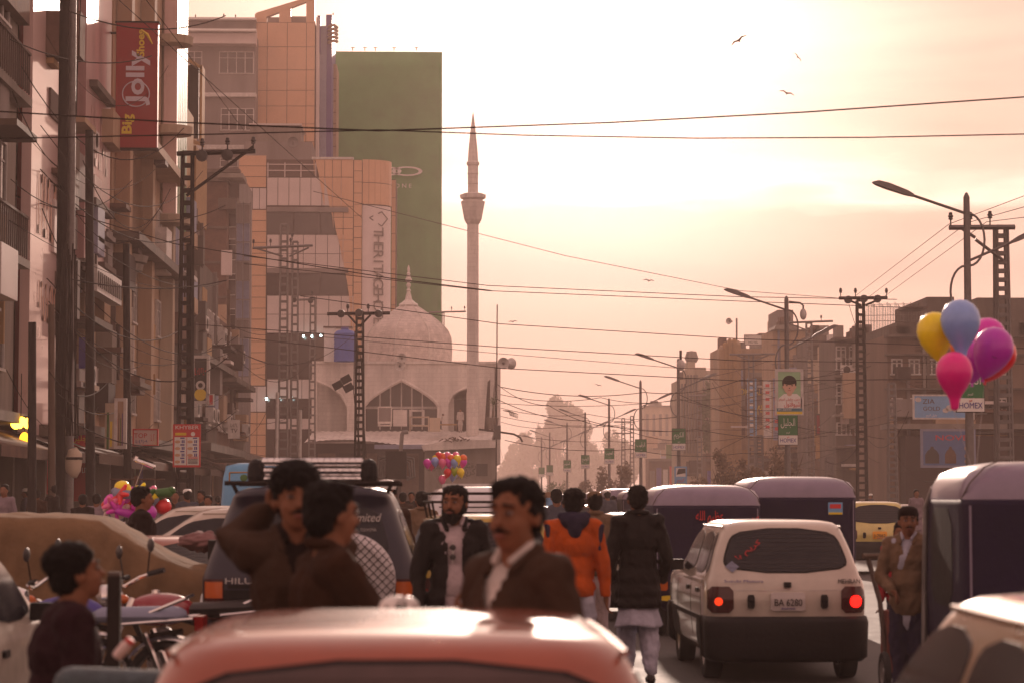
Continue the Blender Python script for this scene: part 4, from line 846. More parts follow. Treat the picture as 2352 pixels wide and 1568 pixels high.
# dim shop zone along the right
for k in range(9):
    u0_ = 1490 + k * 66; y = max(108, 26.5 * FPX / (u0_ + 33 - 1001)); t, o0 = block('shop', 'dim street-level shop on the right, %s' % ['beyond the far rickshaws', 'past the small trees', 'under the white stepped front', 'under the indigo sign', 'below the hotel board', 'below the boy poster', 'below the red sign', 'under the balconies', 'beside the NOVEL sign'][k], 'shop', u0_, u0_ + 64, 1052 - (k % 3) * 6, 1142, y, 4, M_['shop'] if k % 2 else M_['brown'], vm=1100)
    for j in range(4): FB(MB(), u0_ + 3 + j * 15, u0_ + 14 + j * 15, 1080 - (j * 7 % 11), 1130, y - .3, .2, 1100).build('display', [M_['conc'], M_['redp'], M_['navy'], M_['tan'], M_['frame']][(k + j * 2) % 5], t, -o0)
    FB(MB(), u0_, u0_ + 64, 1052, 1058, y - 1.2, 1.2, 1100).build('awning', M_['rust'] if k % 2 else M_['concd'], t, -o0)
# ---------------------------------------------------------------- street lamps with notice boards
def arm_lamp(t, side, z, reach, rise):
    a = MB(); a.tube([(0, 0, z), (side * reach, 0, z + rise)], .035, 6).build('lamp_arm', M_['pole'], t)
    hd = MB(); p = Vector((side * reach, 0, z + rise)); d = Vector((side, 0, rise / reach)).normalized(); q = p + d * .95
    n = Vector((-d.z, 0, d.x)) * (1 if side > 0 else -1)
    if n.z < 0: n = -n
    vs_ = []
    for c, w, h0, h1 in ((p - d * .12, .05, -.03, .04), (p + d * .05, .10, -.045, .07), (p + d * .5, .12, -.05, .09), (q - d * .2, .10, -.045, .07), (q - d * .08, .04, -.03, .0)):
        for (yy, hh) in ((-w, h0), (w, h0), (w * .7, h1), (-w * .7, h1)): vs_.append(c + Vector((0, yy, 0)) + n * hh)
    fs = [(i * 4 + j, i * 4 + (j + 1) % 4, (i + 1) * 4 + (j + 1) % 4, (i + 1) * 4 + j) for i in range(4) for j in range(4)] + [(0, 1, 2, 3), (19, 18, 17, 16)]
    hd.add(vs_, fs); hd.build('lamp_head', M_['pole'], t)
def lamp_post(label, y, x=None, h=8.45, boards=True, right=True, u=None):
    x = x if x is not None else 12.17
    t = thing('street_lamp', label, 'street lamp', (x, y, .14), rz=rnd.uniform(-.03, .03), group='double armed street lamps on the median')
    p = MB(); p.lathe([(.16, 0), (.16, .3), (.11, .35), (.095, 4), (.075, h - .25), (.075, h - .12), (.03, h - .02), (0, h)], 10).build('pole', M_['pole'], t, smooth=True)
    arm_lamp(t, -1, h - .5, 1.35, .45)
    if right: arm_lamp(t, 1, h - 1.6, 1.15, .5)
    for s, z0 in ((1, h - .5), (-1, h - 1.7)):
        b = MB(); b.tube([(s * .04 + s * .36 * math.sin(a), -.02, z0 - .6 + .6 * math.cos(a)) for a in [PI * k / 12 for k in range(13)]], .028, 5); b.build('curved_brace', M_['pole'], t)
    return t
def homex(y, label, word, z=4.55, x=12.17, dz=0, sc=1.0, detail=True):
    t = thing('notice_board', label, 'sign', (x, y - .14, z + dz), rz=rnd.uniform(-.04, .04), group='green and white boards on the lamp posts')
    t.scale = (sc, sc, sc)
    MB().box(-.33, .33, 0, .03, -.19, .55).build('green_panel', M_['sgreen'], t); MB().box(-.33, .33, 0, .03, -.52, -.2).build('white_panel', M_['white'], t)
    b = MB(); b.box(-.35, .35, .03, .05, -.54, -.5).box(-.35, .35, .03, .05, .53, .57).box(-.35, -.32, .03, .05, -.5, .53).box(.32, .35, .03, .05, -.5, .53); b.build('frame', M_['dark'], t)
    if detail:
        text(word, .36, M_['white'], t, (0, -.008, .24), w=.5); text('HOMEX', .2, M_['navy'], t, (0, -.008, -.38), w=.56); text('ﻮﻫ', .08, M_['redp'], t, (0, -.008, -.25)); text('ﻢﻳﺮﻛ', .08, M_['white'], t, (0, -.008, -.1))
    return t
posts = [(52.3, 'nearest street lamp, rising past the balloons at the right edge'), (79.6, 'street lamp carrying the boy poster'), (115.5, 'street lamp with a white junction box and three boards'),
         (137, 'tall slim street lamp right of the small trees'), (162, 'street lamp behind the bushy median trees'), (188, 'hazy street lamp left of the bushy median trees'),
         (214, 'hazier street lamp, third from the far end'), (247, 'faint street lamp, second from the far end'), (266, 'faintest street lamp at the far end of the row')]
wd = ['ﻝﺪﻌﻟﺍ', 'ﻞﻴﻠﺠﻟﺍ', 'ﻢﻳﺮﻜﻟﺍ', 'ﺐﻴﻗﺮﻟﺍ', 'ﺐﻴﺠﻤﻟﺍ', 'ﻊﺳﺍﻮﻟﺍ', 'ﻢﻴﻜﺤﻟﺍ', 'ﺩﻭﺩﻮﻟﺍ', 'ﺪﻴﺠﻤﻟﺍ']
lamps = []
for k, (y, lb) in enumerate(posts):
    t = lamp_post(lb, y, right=(k != 1)); lamps.append(t)
    if k == 1: arm_lamp(t, 1, 8.45 - 1.9, 1.0, .5)
homex(52.3, 'large green HOMEX board half hidden by the pink balloons', wd[0], 4.05, sc=.95)
homex(79.6, 'green HOMEX board hanging under the boy poster', wd[1], 3.95)
for k in range(2, 9): homex(posts[k][0], 'green HOMEX board on the lamp post ' + ['', '', 'above the blue picture board', 'right of the small trees', 'over the bushy trees', 'left of the bushy trees', 'third from the far end', 'second from the far end', 'at the far end of the row'][k], wd[k], 4.5, detail=k < 7)
# boy poster
y = 79.2; t, w, h = board('green and white poster with a smiling dark-haired boy in a white shirt', 1782, 1844, 848, 951, y, mat('pale_green_print', (.30, .52, .30), .5, bump=0, var=.15), 'poster', 'poster', d=.05, fm=M_['yellow'] if False else M_['frame'])
sk = mat('print_skin', (.62, .38, .28), .6, bump=0, var=.08); wh = M_['white']
def blob(t, m, cx, cz, rx, rz_, y, n=24, name='portrait_print', lo=0, hi=2 * PI):
    b = MB(); b.v = [Vector((cx + rx * math.cos(a), y, cz + rz_ * math.sin(a))) for a in [lo + (hi - lo) * k / n for k in range(n + (0 if hi - lo > 6.2 else 1))]]; b.f = [tuple(range(len(b.v)))]; b.m = [0]; return b.build(name, m, t)
MB().prism([(-.45 * w, -.38 * h), (.46 * w, -.38 * h), (.46 * w, -.14 * h), (.28 * w, -.04 * h), (-.2 * w, -.04 * h), (-.4 * w, -.14 * h)], -.02, -.004).build('shirt_print', wh, t)
blob(t, sk, 0, -.02 * h, .1 * w, .07 * h, -.024); blob(t, M_['hair'], -.0 * w, .20 * h, .27 * w, .17 * h, -.026); blob(t, sk, 0, .12 * h, .215 * w, .165 * h, -.029)
blob(t, M_['hair'], 0, .235 * h, .25 * w, .075 * h, -.032); blob(t, M_['hair'], -.1 * w, .145 * h, .035 * w, .012 * h, -.034); blob(t, M_['hair'], .1 * w, .145 * h, .035 * w, .012 * h, -.034)
blob(t, mat('print_lips', (.55, .18, .15), .6, bump=0), 0, .035 * h, .06 * w, .012 * h, -.034); blob(t, M_['brown'], 0, .085 * h, .025 * w, .012 * h, -.034); blob(t, sk, -.225 * w, .11 * h, .03 * w, .03 * h, -.027); blob(t, sk, .225 * w, .11 * h, .03 * w, .03 * h, -.027)
text('ﻝﻮﺘﻗﻮﻴﺷ', .24, M_['redp'], t, (.1 * w, -.03, -.27 * h), w=w * .6); text('ﻢﻳﺮﻛ ﻞﻴﻠﺟ ﻦﻳﺩ', .1, M_['redp'], t, (0, -.03, -.16 * h), w=w * .75)
rect(t, mat('teal_print', (.03, .16, .24), .5, bump=0), -.47, .47, -.43, -.36, w, h, -.022); rect(t, M_['yellow'], -.47, .47, -.49, -.435, w, h, -.022); text('091-2264102', .1, wh, t, (-.18 * w, -.03, -.395 * h), w=w * .5)
# picture board under the third lamp
t, w, h = board('blue edged picture board below the second HOMEX board', 1550, 1577, 1071, 1118, 114, wh, 'poster', 'poster', d=.05, fm=M_['skyb']); MB().prism([(-.35 * w, .12 * h), (.4 * w, .2 * h), (.4 * w, .42 * h), (-.2 * w, .4 * h)], -.02, -.004).build('car_print', M_['blackp'], t)
rect(t, M_['yellow'], -.45, .45, -.5, -.33, w, h, -.02); text('ﻢﻳﺮﻛ', .2, M_['redp'], t, (0, -.02, -.15 * h), w=w * .6); rect(t, M_['skyb'], -.45, .45, -.3, .02, w, h, -.01)
b = thing('junction_box', 'round pale junction box high on the lamp post', 'junction box', at(1564, 838, 115.3)); MB().ell((0, 0, 0), .22, .2, .28, 12, 8).build('housing', M_['frame'], b); MB().cbox((0, .12, .5), .12, .1, .5).build('bracket', M_['dark'], b)
# hanging lantern on the second post
b = thing('hanging_lamp', 'round lamp hanging from a short curved bracket beside the boy poster lamp', 'lamp', at(1845, 722, 79.5)); q = lambda u, v: at(u, v, 79.5) - at(1845, 722, 79.5)
MB().tube([q(1812, 693), q(1838, 696), q(1845, 702), q(1845, 712)], .035, 6).build('bracket', M_['pole'], b); MB().ell((0, 0, 0), .12, .12, .2, 12, 8).build('globe', M_['frame'], b)

# ---------------------------------------------------------------- power poles
def insul(t, p, disc=False):
    if disc:
        MB().lathe([(0, -.12), (.16, -.1), (.17, -.02), (.1, 0), (.17, .03), (.16, .1), (0, .12)], 12, p, axis='Y').build('disc_insulator', M_['blackp'], t)
    else:
        MB().lathe([(.02, 0), (.02, .18), (.07, .2), (.05, .25), (.08, .28), (.05, .33), (.05, .38), (0, .4)], 8, p).build('pin_insulator', M_['blackp'], t)
def lattice(label, u, v0, y, w=.34, bars=26, arm=None, pins=(), discs=(), braces=(), m=None, vb=None, w2=None, taper=.25):
    m = m or M_['pole']; base = at(u, 1100, y); H = at(u, v0, y).z; t = thing('lattice_pole', label, 'power pole', (base.x, y, 0)); w2 = w2 or w
    dx = at(u, v0, y).x - base.x
    for s in (-1, 1):
        for q in (-1, 1):
            MB().tube([(s * w2 * .6, q * w2 * .5, 0), (s * w / 2 * .8 + dx * 0, q * w / 2 * .8, H)], .045, 4).build('leg', m, t)
    n = bars
    for k in range(n):
        z = 1.0 + (H - 1.0) * k / (n - 1); ww = (w2 * .6) + ((w / 2 * .8) - w2 * .6) * z / H
        for q in (-1, 1): MB().box(-ww, ww, q * ww - .012, q * ww + .012, z - .05, z + .05).build('batten', m, t)
    q_ = lambda a, b_: (at(a, b_, y) - base) * Vector((1, 0, 1)).length / math.sqrt(2) if False else Vector((at(a, b_, y).x - base.x, -.2, at(a, b_, y).z))
    for (a, b_) in (arm or []): MB().tube([q_(*a), q_(*b_)], .07, 4).build('cross_arm', m, t)
    for (a, b_) in braces: MB().tube([q_(*a), q_(*b_)], .045, 4).build('brace', m, t)
    for p in pins: insul(t, q_(*p))
    for p in discs: insul(t, q_(*p) + Vector((0, -.12, 0)), True)
    return t
lattice('large dark lattice pole with a long cross arm reaching towards the tower', 424, 352, 66, .34, 30, arm=[((408, 356), (588, 350))], braces=[((430, 452), (583, 340)), ((430, 452), (540, 372))], pins=[(466, 352), (524, 350), (583, 348)], discs=[(466, 362), (524, 360)], m=M_['dark'])
lattice('tall lattice pole with a cross arm in front of the hotel, left of the pair', 649, 516, 120, .42, 34, arm=[((581, 571), (719, 565))], braces=[((590, 572), (650, 590)), ((665, 590), (710, 570))], pins=[(583, 568), (622, 567), (668, 565)])
lattice('shorter lattice pole right of the pair in front of the hotel', 675, 556, 124, .34, 30, pins=[(672, 553)])
lattice('thin lattice pole with insulators near the hotel entrance', 716, 684, 140, .34, 26, arm=[((672, 690), (722, 688))], discs=[(676, 690), (714, 692)], pins=[(717, 684)])
lattice('lattice pole with a tee cross arm in front of the mosque', 825, 716, 98, .34, 30, arm=[((752, 722), (896, 720))], braces=[((800, 724), (822, 748)), ((852, 724), (829, 748))], pins=[(799, 720), (846, 720)], discs=[(784, 722), (825, 720), (870, 722)], m=M_['dark'])
t = lattice('small pole top with drooping arm behind the dome', 1017, 718, 200, .2, 6, arm=[((985, 718), (1070, 716))], pins=[(1037, 715), (1067, 714)])
lattice('lattice pole with a tee cross arm on the right', 1980, 690, 96, .34, 30, arm=[((1925, 686), (2036, 685))], braces=[((1940, 688), (1976, 702)), ((2020, 688), (1986, 702))], pins=[(1929, 684), (1963, 684), (2034, 684)], discs=[(1945, 690), (1981, 688), (2012, 688)], m=M_['dark'])
lattice('lattice pole behind the boy poster lamp', 1861, 742, 150, .42, 34, arm=[((1800, 742), (1912, 738))], pins=[(1885, 738)], braces=[((1812, 744), (1856, 760))])
lattice('short lattice pole with a wide arm before the hotel board', 1727, 815, 165, .42, 26, arm=[((1675, 814), (1780, 813))], braces=[((1690, 815), (1722, 828)), ((1732, 828), (1765, 815))])
lattice('big pale lattice pole with a cross arm at the right edge', 2307, 522, 62, .36, 34, arm=[((2176, 525), (2327, 524))], braces=[((2205, 527), (2236, 548)), ((2236, 552), (2300, 600))], pins=[(2180, 523), (2225, 522), (2270, 520)])
for u, v, y, lb in ((1607, 905, 200, 'distant lattice pole beside the third lamp'), (1432, 960, 240, 'distant lattice pole with two cross arms in the haze'), (1452, 955, 235, 'slim distant lattice pole in the haze'), (1745, 1000, 120, 'short lattice mast in front of the right shops'), (1905, 1050, 110, 'low lattice mast by the red sign'), (2050, 880, 105, 'rusty lattice mast beside the ZIA GOLD sign')):
    lattice(lb, u, v, y, .36, 22, arm=[((u - 22, v + 8), (u + 18, v + 8)), ((u - 25, v + 34), (u + 16, v + 34))] if u == 1432 else ([((u - 26, v + 4), (u + 14, v + 2))] if u == 1607 else None))
def post(label, u0, v0, y, r, m, u1=None, cat='pole', name='utility_pole', r2=None):
    b = at(u1 or u0, 1100, y); p = at(u0, v0, y); t = thing(name, label, cat, (b.x, y, 0))
    MB().tube([(0, 0, 0), (p.x - b.x, 0, p.z)], [r, r2 or r * .8], 10).build('shaft', m, t, smooth=True); return t, b
t, b0 = post('pale steel pipe pole with a thick bundle of cables down its side', 168, -10, 54, .1, M_['pole'], 160)
post('thick dark pole wrapped in hanging cables at the left', 150, -10, 56, .17, M_['dark'], 140)
post('dark post with stacked insulators in front of the pink billboard', 74, 740, 48, .1, M_['dark'], 76); t = bpy.data.objects[-1] if False else None
post('leaning dark post left of the poster shops', 205, 300, 60, .13, M_['dark'], 210)
post('slim grey pole at the corner of the green building', 290, 560, 66, .12, M_['dark'], 296); post('round pole beside the large dark lattice pole', 436, 560, 68, .13, M_['dark'], 440)
post('short pale steel pipe by the far awning, left of two', 637, 900, 110, .1, M_['frame'], 633); post('short pale steel pipe by the far awning, right of two', 690, 940, 112, .1, M_['frame'], 687)
post('thin mast rising beside the mosque corner', 1142, 700, 150, .05, M_['dark'], 1139)
post('thin pole before the dark stairs of the brown flats', 118, 700, 52, .09, M_['wood'], 122)
# horn speakers
def horn(label, u, v, y, s=1.0, rz=0, cat='loudspeaker'):
    t = thing('horn_speaker', label, cat, at(u, v, y), rz); t.scale = (s, s, s)
    MB().lathe([(.06, .34), (.08, .2), (.12, .05), (.22, -.1), (.36, -.22), (.38, -.24), (.37, -.25), (.2, -.1), (.1, 0), (0, .02)], 18, axis='Y').build('bell', M_['frame'], t, smooth=True)
    MB().lathe([(0, .5), (.13, .48), (.13, .3), (.05, .28)], 12, axis='Y').build('driver', M_['pole'], t, smooth=True); MB().lathe([(0, -.16), (.08, -.12), (.09, 0)], 10, axis='Y').build('phase_plug', M_['pole'], t); return t
horn('grey horn loudspeaker on the thin mast facing the street', 1156, 834, 149, 1.0); horn('horn loudspeaker turned away behind the other one on the mast', 1170, 834, 149.6, 1.0, rz=2.6)
horn('upper horn loudspeaker in the dome niche', 923, 822, 163.5, .9); horn('lower horn loudspeaker at the parapet below the niche', 918, 840, 163.5, .95)
horn('small horn loudspeaker on the mast above the fluted piers', 1676, 738, 186, .7, rz=-.6); post('short rooftop mast above the fluted piers', 1692, 731, 186, .09, M_['pole'], 1692)
# ---------------------------------------------------------------- overhead cables
def cable(label, pts, r=.018, sag=0, name='overhead_cable', m=None, group=None, n=14):
    P = [at(*p) for p in pts]; out = []
    for a, b in zip(P, P[1:]):
        for k in range(n):
            f = k / n; q = a.lerp(b, f); q.z -= sag * 4 * f * (1 - f); out.append(q)
    out.append(P[-1]); mb = MB(); c = P[0]
    mb.tube([p - c for p in out], r * (.74 if r > .01 else 1), 4, False); o = mb.build(name, m or M_['cable'], None, c); return tag(o, label, 'cable', group)
cable('thick cable crossing the whole sky and rising to the right, upper of two', [(-10, 256, 26), (400, 281, 26), (870, 301, 26), (1400, 282, 26), (1850, 258, 26), (2370, 222, 26)], .0085)
cable('thick cable crossing the whole sky almost level, lower of two', [(-10, 319, 27), (480, 309, 27), (870, 299, 27), (1200, 311, 27), (1600, 318, 27), (2000, 316, 27), (2370, 308, 27)], .0075)
cs = [((560, 588), (1120, 656), (1700, 682), (2060, 688), 80, 'dark cable from the hotel to the right-hand tee pole, upper'), ((560, 606), (1120, 668), (1700, 692), (2120, 708), 80, 'dark cable just below the upper one across the dome finial'),
      ((690, 680), (1150, 744), (1700, 778), (2352, 800), 75, 'cable sloping from the thin lattice pole past the dome'), ((450, 745), (1150, 797), (1700, 828), (2352, 835), 75, 'cable passing over the dome and the third lamp'),
      ((560, 775), (1150, 845), (1700, 874), (2150, 870), 75, 'cable crossing the mosque parapet'), ((700, 770), (1150, 812), (1560, 845), (1960, 852), 110, 'thin cable behind the mosque mast'),
      ((0, 440), (400, 560), (900, 640), (1130, 668), 60, 'cable descending from the upper left across the hotel')]
for a, b, c, d, y, lb in cs: cable(lb, [(*a, y), (*b, y), (*c, y), (*d, y)], .017)
cable('faint cable rising from the hotel roof towards the right', [(720, 440, 160), (1300, 588, 170), (1700, 668, 180), (1990, 690, 180)], .03)
for k, (u, v) in enumerate(((2180, 515), (2222, 512), (2266, 510))):
    cable('thin wire from the right cross arm up out of the picture, %s' % ['left insulator', 'middle insulator', 'right insulator'][k], [(u, v, 62), (2380, 440 + 28 * k, 52)], .012)
    cable('thin wire from the right cross arm down to the tee pole, %s' % ['left insulator', 'middle insulator', 'right insulator'][k], [(u, v, 62), (1962 + 34 * k, 682, 96)], .014)
near = [((1150, 888), (1480, 900), (1700, 872), (2000, 840)), ((1150, 925), (1560, 918), (1760, 890), (1960, 862)), ((1140, 915), (1350, 965), (1600, 985), (1900, 1000)), ((1150, 936), (1350, 950), (1560, 955), (1800, 965)),
        ((1560, 905), (1780, 960), (1960, 990), (2100, 1000)), ((1150, 955), (1400, 975), (1650, 985), (1850, 965)), ((1140, 880), (1260, 930), (1420, 980), (1600, 1010)), ((1150, 990), (1400, 1012), (1700, 1005), (2000, 960)),
        ((1160, 1010), (1450, 1030), (1700, 1040), (2050, 1010)), ((1150, 968), (1300, 978), (1480, 962), (1660, 930)), ((1150, 905), (1380, 912), (1560, 915), (1700, 925)), ((1560, 870), (1760, 830), (1950, 790), (2100, 800)),
        ((1700, 940), (1900, 915), (2050, 880), (2200, 830)), ((1850, 830), (1980, 850), (2100, 890), (2240, 880)), ((1950, 700), (1990, 800), (2060, 850), (2200, 845)), ((1960, 745), (2080, 790), (2200, 800), (2370, 770))]
plc = ['mosque corner', 'third lamp', 'far lamps', 'white stepped front', 'red shop sign', 'hazy trees', 'mosque mast', 'boy poster', 'second HOMEX board', 'hazy distance', 'far rooftops', 'hotel board', 'brown block', 'sagging balconies', 'right tee pole', 'balloons']
for k, q in enumerate(near):
    y = 90 + (k * 37) % 70; cable('slack service cable strung near the ' + plc[k], [(u, v, y + 6 * i) for i, (u, v) in enumerate(q)], .02, .25, group='slack cables on the right of the street')
plc2 = ['red edge strip', 'pale billboard', 'two tall billboards', 'vertical red sign', 'curled banner', 'green building', 'lattice pole', 'brown flats', 'scaffold screen', 'menu poster', 'thick wrapped pole', 'striped poster', 'leaning post', 'sun struck glass', 'ochre bay', 'pipe pole', 'yellow lamps', 'rounded balcony', 'lavender hoarding', 'rolled sack', 'hotel entrance', 'dark awnings', 'mosque roof', 'blue tank']
for k in range(46):
    y0 = rnd.uniform(50, 62); u0 = rnd.uniform(-20, 200); v0 = rnd.uniform(380, 1000) if k > 8 else rnd.uniform(0, 400); u1 = u0 + rnd.uniform(120, 420); v1 = v0 + rnd.uniform(-20, 160) * (1 if v0 < 800 else .2)
    if k > 34: u0 += 350; u1 = u0 + rnd.uniform(100, 350); v0 = rnd.uniform(700, 1000); v1 = v0 + rnd.uniform(-40, 70); y0 = rnd.uniform(90, 120)
    cable('%s cable hanging near the %s' % (['slack black', 'thin tangled'][k // 24], plc2[k % 24]), [(u0, v0, y0), (u1, min(v1, 1040), y0 + rnd.uniform(5, 30))], rnd.uniform(.012, .024), rnd.uniform(.2, 1.6), group='tangled cables on the left of the street')
cable('long diagonal wire from the top left down past the tower windows', [(250, -20, 60), (640, 330, 80), (830, 500, 100)], .02)
cable('long diagonal wire from the red sign top to the ochre bay', [(320, -20, 58), (420, 110, 70), (560, 300, 90)], .018)
cable('thin straight stay wire in front of the pale billboard', [(186, -10, 54), (162, 520, 54)], .014)
for k in range(30):
    u0 = rnd.uniform(1540, 2150); v0 = rnd.uniform(840, 1080); y0 = rnd.uniform(80, 150)
    cable('thin %s service wire over the right-hand fronts near the %s' % (['drooping', 'straight'][k // 15], (plc2 := ['white stepped front', 'indigo sign', 'hotel board', 'boy poster', 'fluted piers', 'red Servis sign', 'pale hoarding', 'rusty mast', 'balcony row', 'tee pole foot', 'salmon board', 'ZIA GOLD sign', 'NOVEL sign', 'dusty tree', 'picture board'])[k % 15]), [(u0, v0, y0), (u0 + rnd.uniform(60, 330), v0 + rnd.uniform(-90, 90), y0 + rnd.uniform(-15, 30))], .013, rnd.uniform(.1, 1.4) if k < 15 else .05, group='thin wires over the right-hand fronts')
# thick bundles down the poles and loops
for k in range(12):
    u = 142 + k * 3.2; cable('black cable running down the wrapped pole, strand %s' % ['at its left edge', 'just inside the left edge', 'left of its face', 'crossing its left face', 'left of middle', 'on the middle', 'right of middle', 'crossing its right face', 'near the bright pipe', 'against the bright pipe', 'over the bright pipe', 'right of the bright pipe'][k], [(u, 560 + 13 * (k % 4), 53.4), (u + rnd.uniform(-10, 10), 800, 53.2), (u + rnd.uniform(-14, 8), 1000, 53.4)], .022, group='cables running down the wrapped pole')
for k in range(7): 
    u = 815 + k * 3; cable('cable running down the tee pole by the mosque, %s' % ['along its left leg', 'just right of the left leg', 'left of its middle', 'down its middle', 'right of its middle', 'along its right leg', 'outside its right leg'][k], [(u, 760 + k * 12, 97.5), (u + rnd.uniform(-4, 8), 900, 97.4), (u + rnd.uniform(-8, 12), 1050, 97.5)], .025, group='cables down the tee pole')
# objects on poles
t = thing('sack', 'pale crumpled sack tied to the pipe pole', 'sack', at(170, 1062, 53)); b = MB(); b.ell((0, 0, 0), .2, .18, .34, 14, 10)
for i, v in enumerate(b.v): b.v[i] = v + v.normalized() * .06 * noise.noise(v * 9)
b.build('cloth', M_['plaster'], t, smooth=2); MB().lathe([(.19, -.03), (.2, 0), (.19, .03)], 12, (0, 0, .1)).build('tie', M_['dark'], t)
t = thing('floodlight', 'bank of two dark floodlights on the wooden arm of the pole, upper', 'floodlight', at(900, 885, 0) if False else at(795, 895, 97)); 
for dx, dz in ((-.35, .2), (.1, .1), (.0, .45)): MB().cbox((dx, 0, dz), .42, .25, .3, ry=-.5).build('lamp_box', M_['blackp'], t)
t = thing('transformer', 'dark pole transformer with thick curved pipes beside the tee pole', 'transformer', at(910, 1062, 100)); MB().box(-.45, .45, -.4, .4, -.7, .5).build('tank', M_['dark'], t)
for s in (-1, 1):
    for k in range(3): MB().tube([(s * .45, 0, .25 - .1 * k), (s * (.75 - .1 * k), 0, .2 - .1 * k), (s * (.8 - .1 * k), 0, -.6), (s * .45, 0, -.75 + .08 * k)], .05, 6).build('cooling_pipe', M_['pole'], t)
t = thing('flue_pipe', 'bent dark flue pipe rising from the shop roof before the mosque', 'pipe', at(920, 1030, 155)); MB().tube([(0, 0, -.3), (.1, 0, 1.0), (.15, 0, 1.1), (.5, 0, 1.15)], .14, 10).build('pipe', M_['pole'], t)
t = thing('lamp_bracket', 'long curved lamp bracket with a box at the mosque corner', 'lamp', at(1142, 1010, 148)); q = lambda u, v: at(u, v, 148) - at(1142, 1010, 148)
MB().tube([q(1100, 985), q(1140, 990), q(1180, 996), q(1195, 1004), q(1200, 1014)], .07, 6).build('arm', M_['dark'], t); MB().cbox((0, 0, .5), .45, .3, .9).build('box', M_['blackp'], t)
# rooftop things on the mosque
t = thing('water_tank', 'blue ribbed plastic water tank beside the dome', 'water tank', at(792, 830, 163)); MB().lathe([(.78, 0)] + [(.78 - .03 * (k % 2), .12 + k * .115) for k in range(16)] + [(.78, 1.95), (.6, 2.15), (.25, 2.25), (.25, 2.35), (0, 2.36)], 20).build('shell', mat('blue_plastic', (.04, .10, .42), .5, var=.15), t, smooth=True); MB().lathe([(.28, 2.3), (.28, 2.42), (0, 2.45)], 12).build('lid', M_['navy'], t)
t = thing('rooftop_hut', 'small whitewashed hut beside the blue tank', 'hut', at(757, 830, 164)); MB().box(-.4, .4, 0, 1, 0, 2.4).build('wall', M_['white'], t); MB().box(-.45, 1.6, -.1, 1.1, 2.4, 2.5).build('roof', M_['rust'], t)
t = thing('wooden_stand', 'pale open wooden stand with a closed box end on the mosque roof', 'stand', at(978, 990, 161)); b = MB()
for x in (-1.1, .2): 
    for yy in (-.4, .4): MB().box(x - .04, x + .04, yy - .04, yy + .04, 0, 1.0).build('leg', M_['plaster'], t)
for z in (.4, 1.0): MB().box(-1.14, .24, -.44, -.36, z - .04, z + .04).build('rail', M_['plaster'], t); MB().box(-1.14, .24, .36, .44, z - .04, z + .04).build('rail', M_['plaster'], t)
MB().box(.26, 1.0, -.4, .4, 0, .95).build('box', M_['plaster'], t)
t = thing('air_cooler', 'large pale air cooler under the arched window', 'air cooler', at(884, 972, 162)); MB().box(-.5, .5, -.3, .3, 0, 1.2).build('cabinet', M_['stone'], t); MB().box(-.42, .42, -.33, -.3, .15, 1.1).build('grille', M_['grey'], t)
t = thing('rope_bed', 'small brown rope bed standing on the mosque roof', 'bed', at(1028, 988, 161.5)); 
for x in (-.6, .6): 
    for yy in (-.35, .35): MB().lathe([(.04, 0), (.06, .2), (.04, .5)], 8, (x, yy, 0)).build('leg', M_['wood'], t)
MB().box(-.65, .65, -.4, .4, .38, .46).build('webbing', M_['ochre'], t)
t = thing('potted_palm', 'spiky potted palm at the mosque roof corner', 'potted plant', at(1132, 985, 160)); MB().lathe([(0, 0), (.3, 0), (.42, .8), (.38, .82), (0, .75)], 14).build('pot', M_['concd'], t); MB().tube([(0, 0, .7), (.05, 0, 1.7)], [.08, .05]).build('stem', M_['wood'], t)
b = MB()
for k in range(26):
    a = 2 * PI * k / 26 + rnd.random(); e = rnd.uniform(-.2, 1.2); d = Vector((math.cos(a) * math.cos(e), math.sin(a) * math.cos(e), math.sin(e))); s = d.cross(Vector((0, 0, 1))).normalized() * .035; o_ = Vector((.05, 0, 1.7)); l = rnd.uniform(.6, 1.0)
    p = [o_ - s, o_ + s, o_ + d * l * .6 + s, o_ + d * l * .6 - s, o_ + d * l + Vector((0, 0, -.2 * l))]; b.add(p, [(0, 1, 2, 3), (3, 2, 4)])
leafm = mat('foliage', (.07, .10, .035), .7, var=.4, scale=3, bump=0); tag(b.build('frond', leafm, t), kind='stuff')
t = thing('dry_branch', 'dry brown branch poking out from the mosque corner', 'branch', at(1155, 945, 158)); b = MB()
for k in range(14): b.tube([(0, 0, .1), (.4 + .05 * k, .1 * math.sin(k), .1 - .02 * k), (.5 + .04 * k, .2 * math.sin(k * 2), -.25 - .015 * k)], .018, 4)
b.build('twig', M_['wood'], t)
t = thing('rubble_heap', 'heap of dark scrap on the low awning roof', 'scrap', at(1045, 1012, 156)); b = MB()
for k in range(24): b.cbox((rnd.uniform(-1, 1), rnd.uniform(-.3, .3), rnd.uniform(0, .25)), rnd.uniform(.1, .6), .08, .05, rnd.random() * 3, 0, rnd.uniform(-.5, .5))
tag(b.build('scrap', M_['wood'], t), kind='stuff')
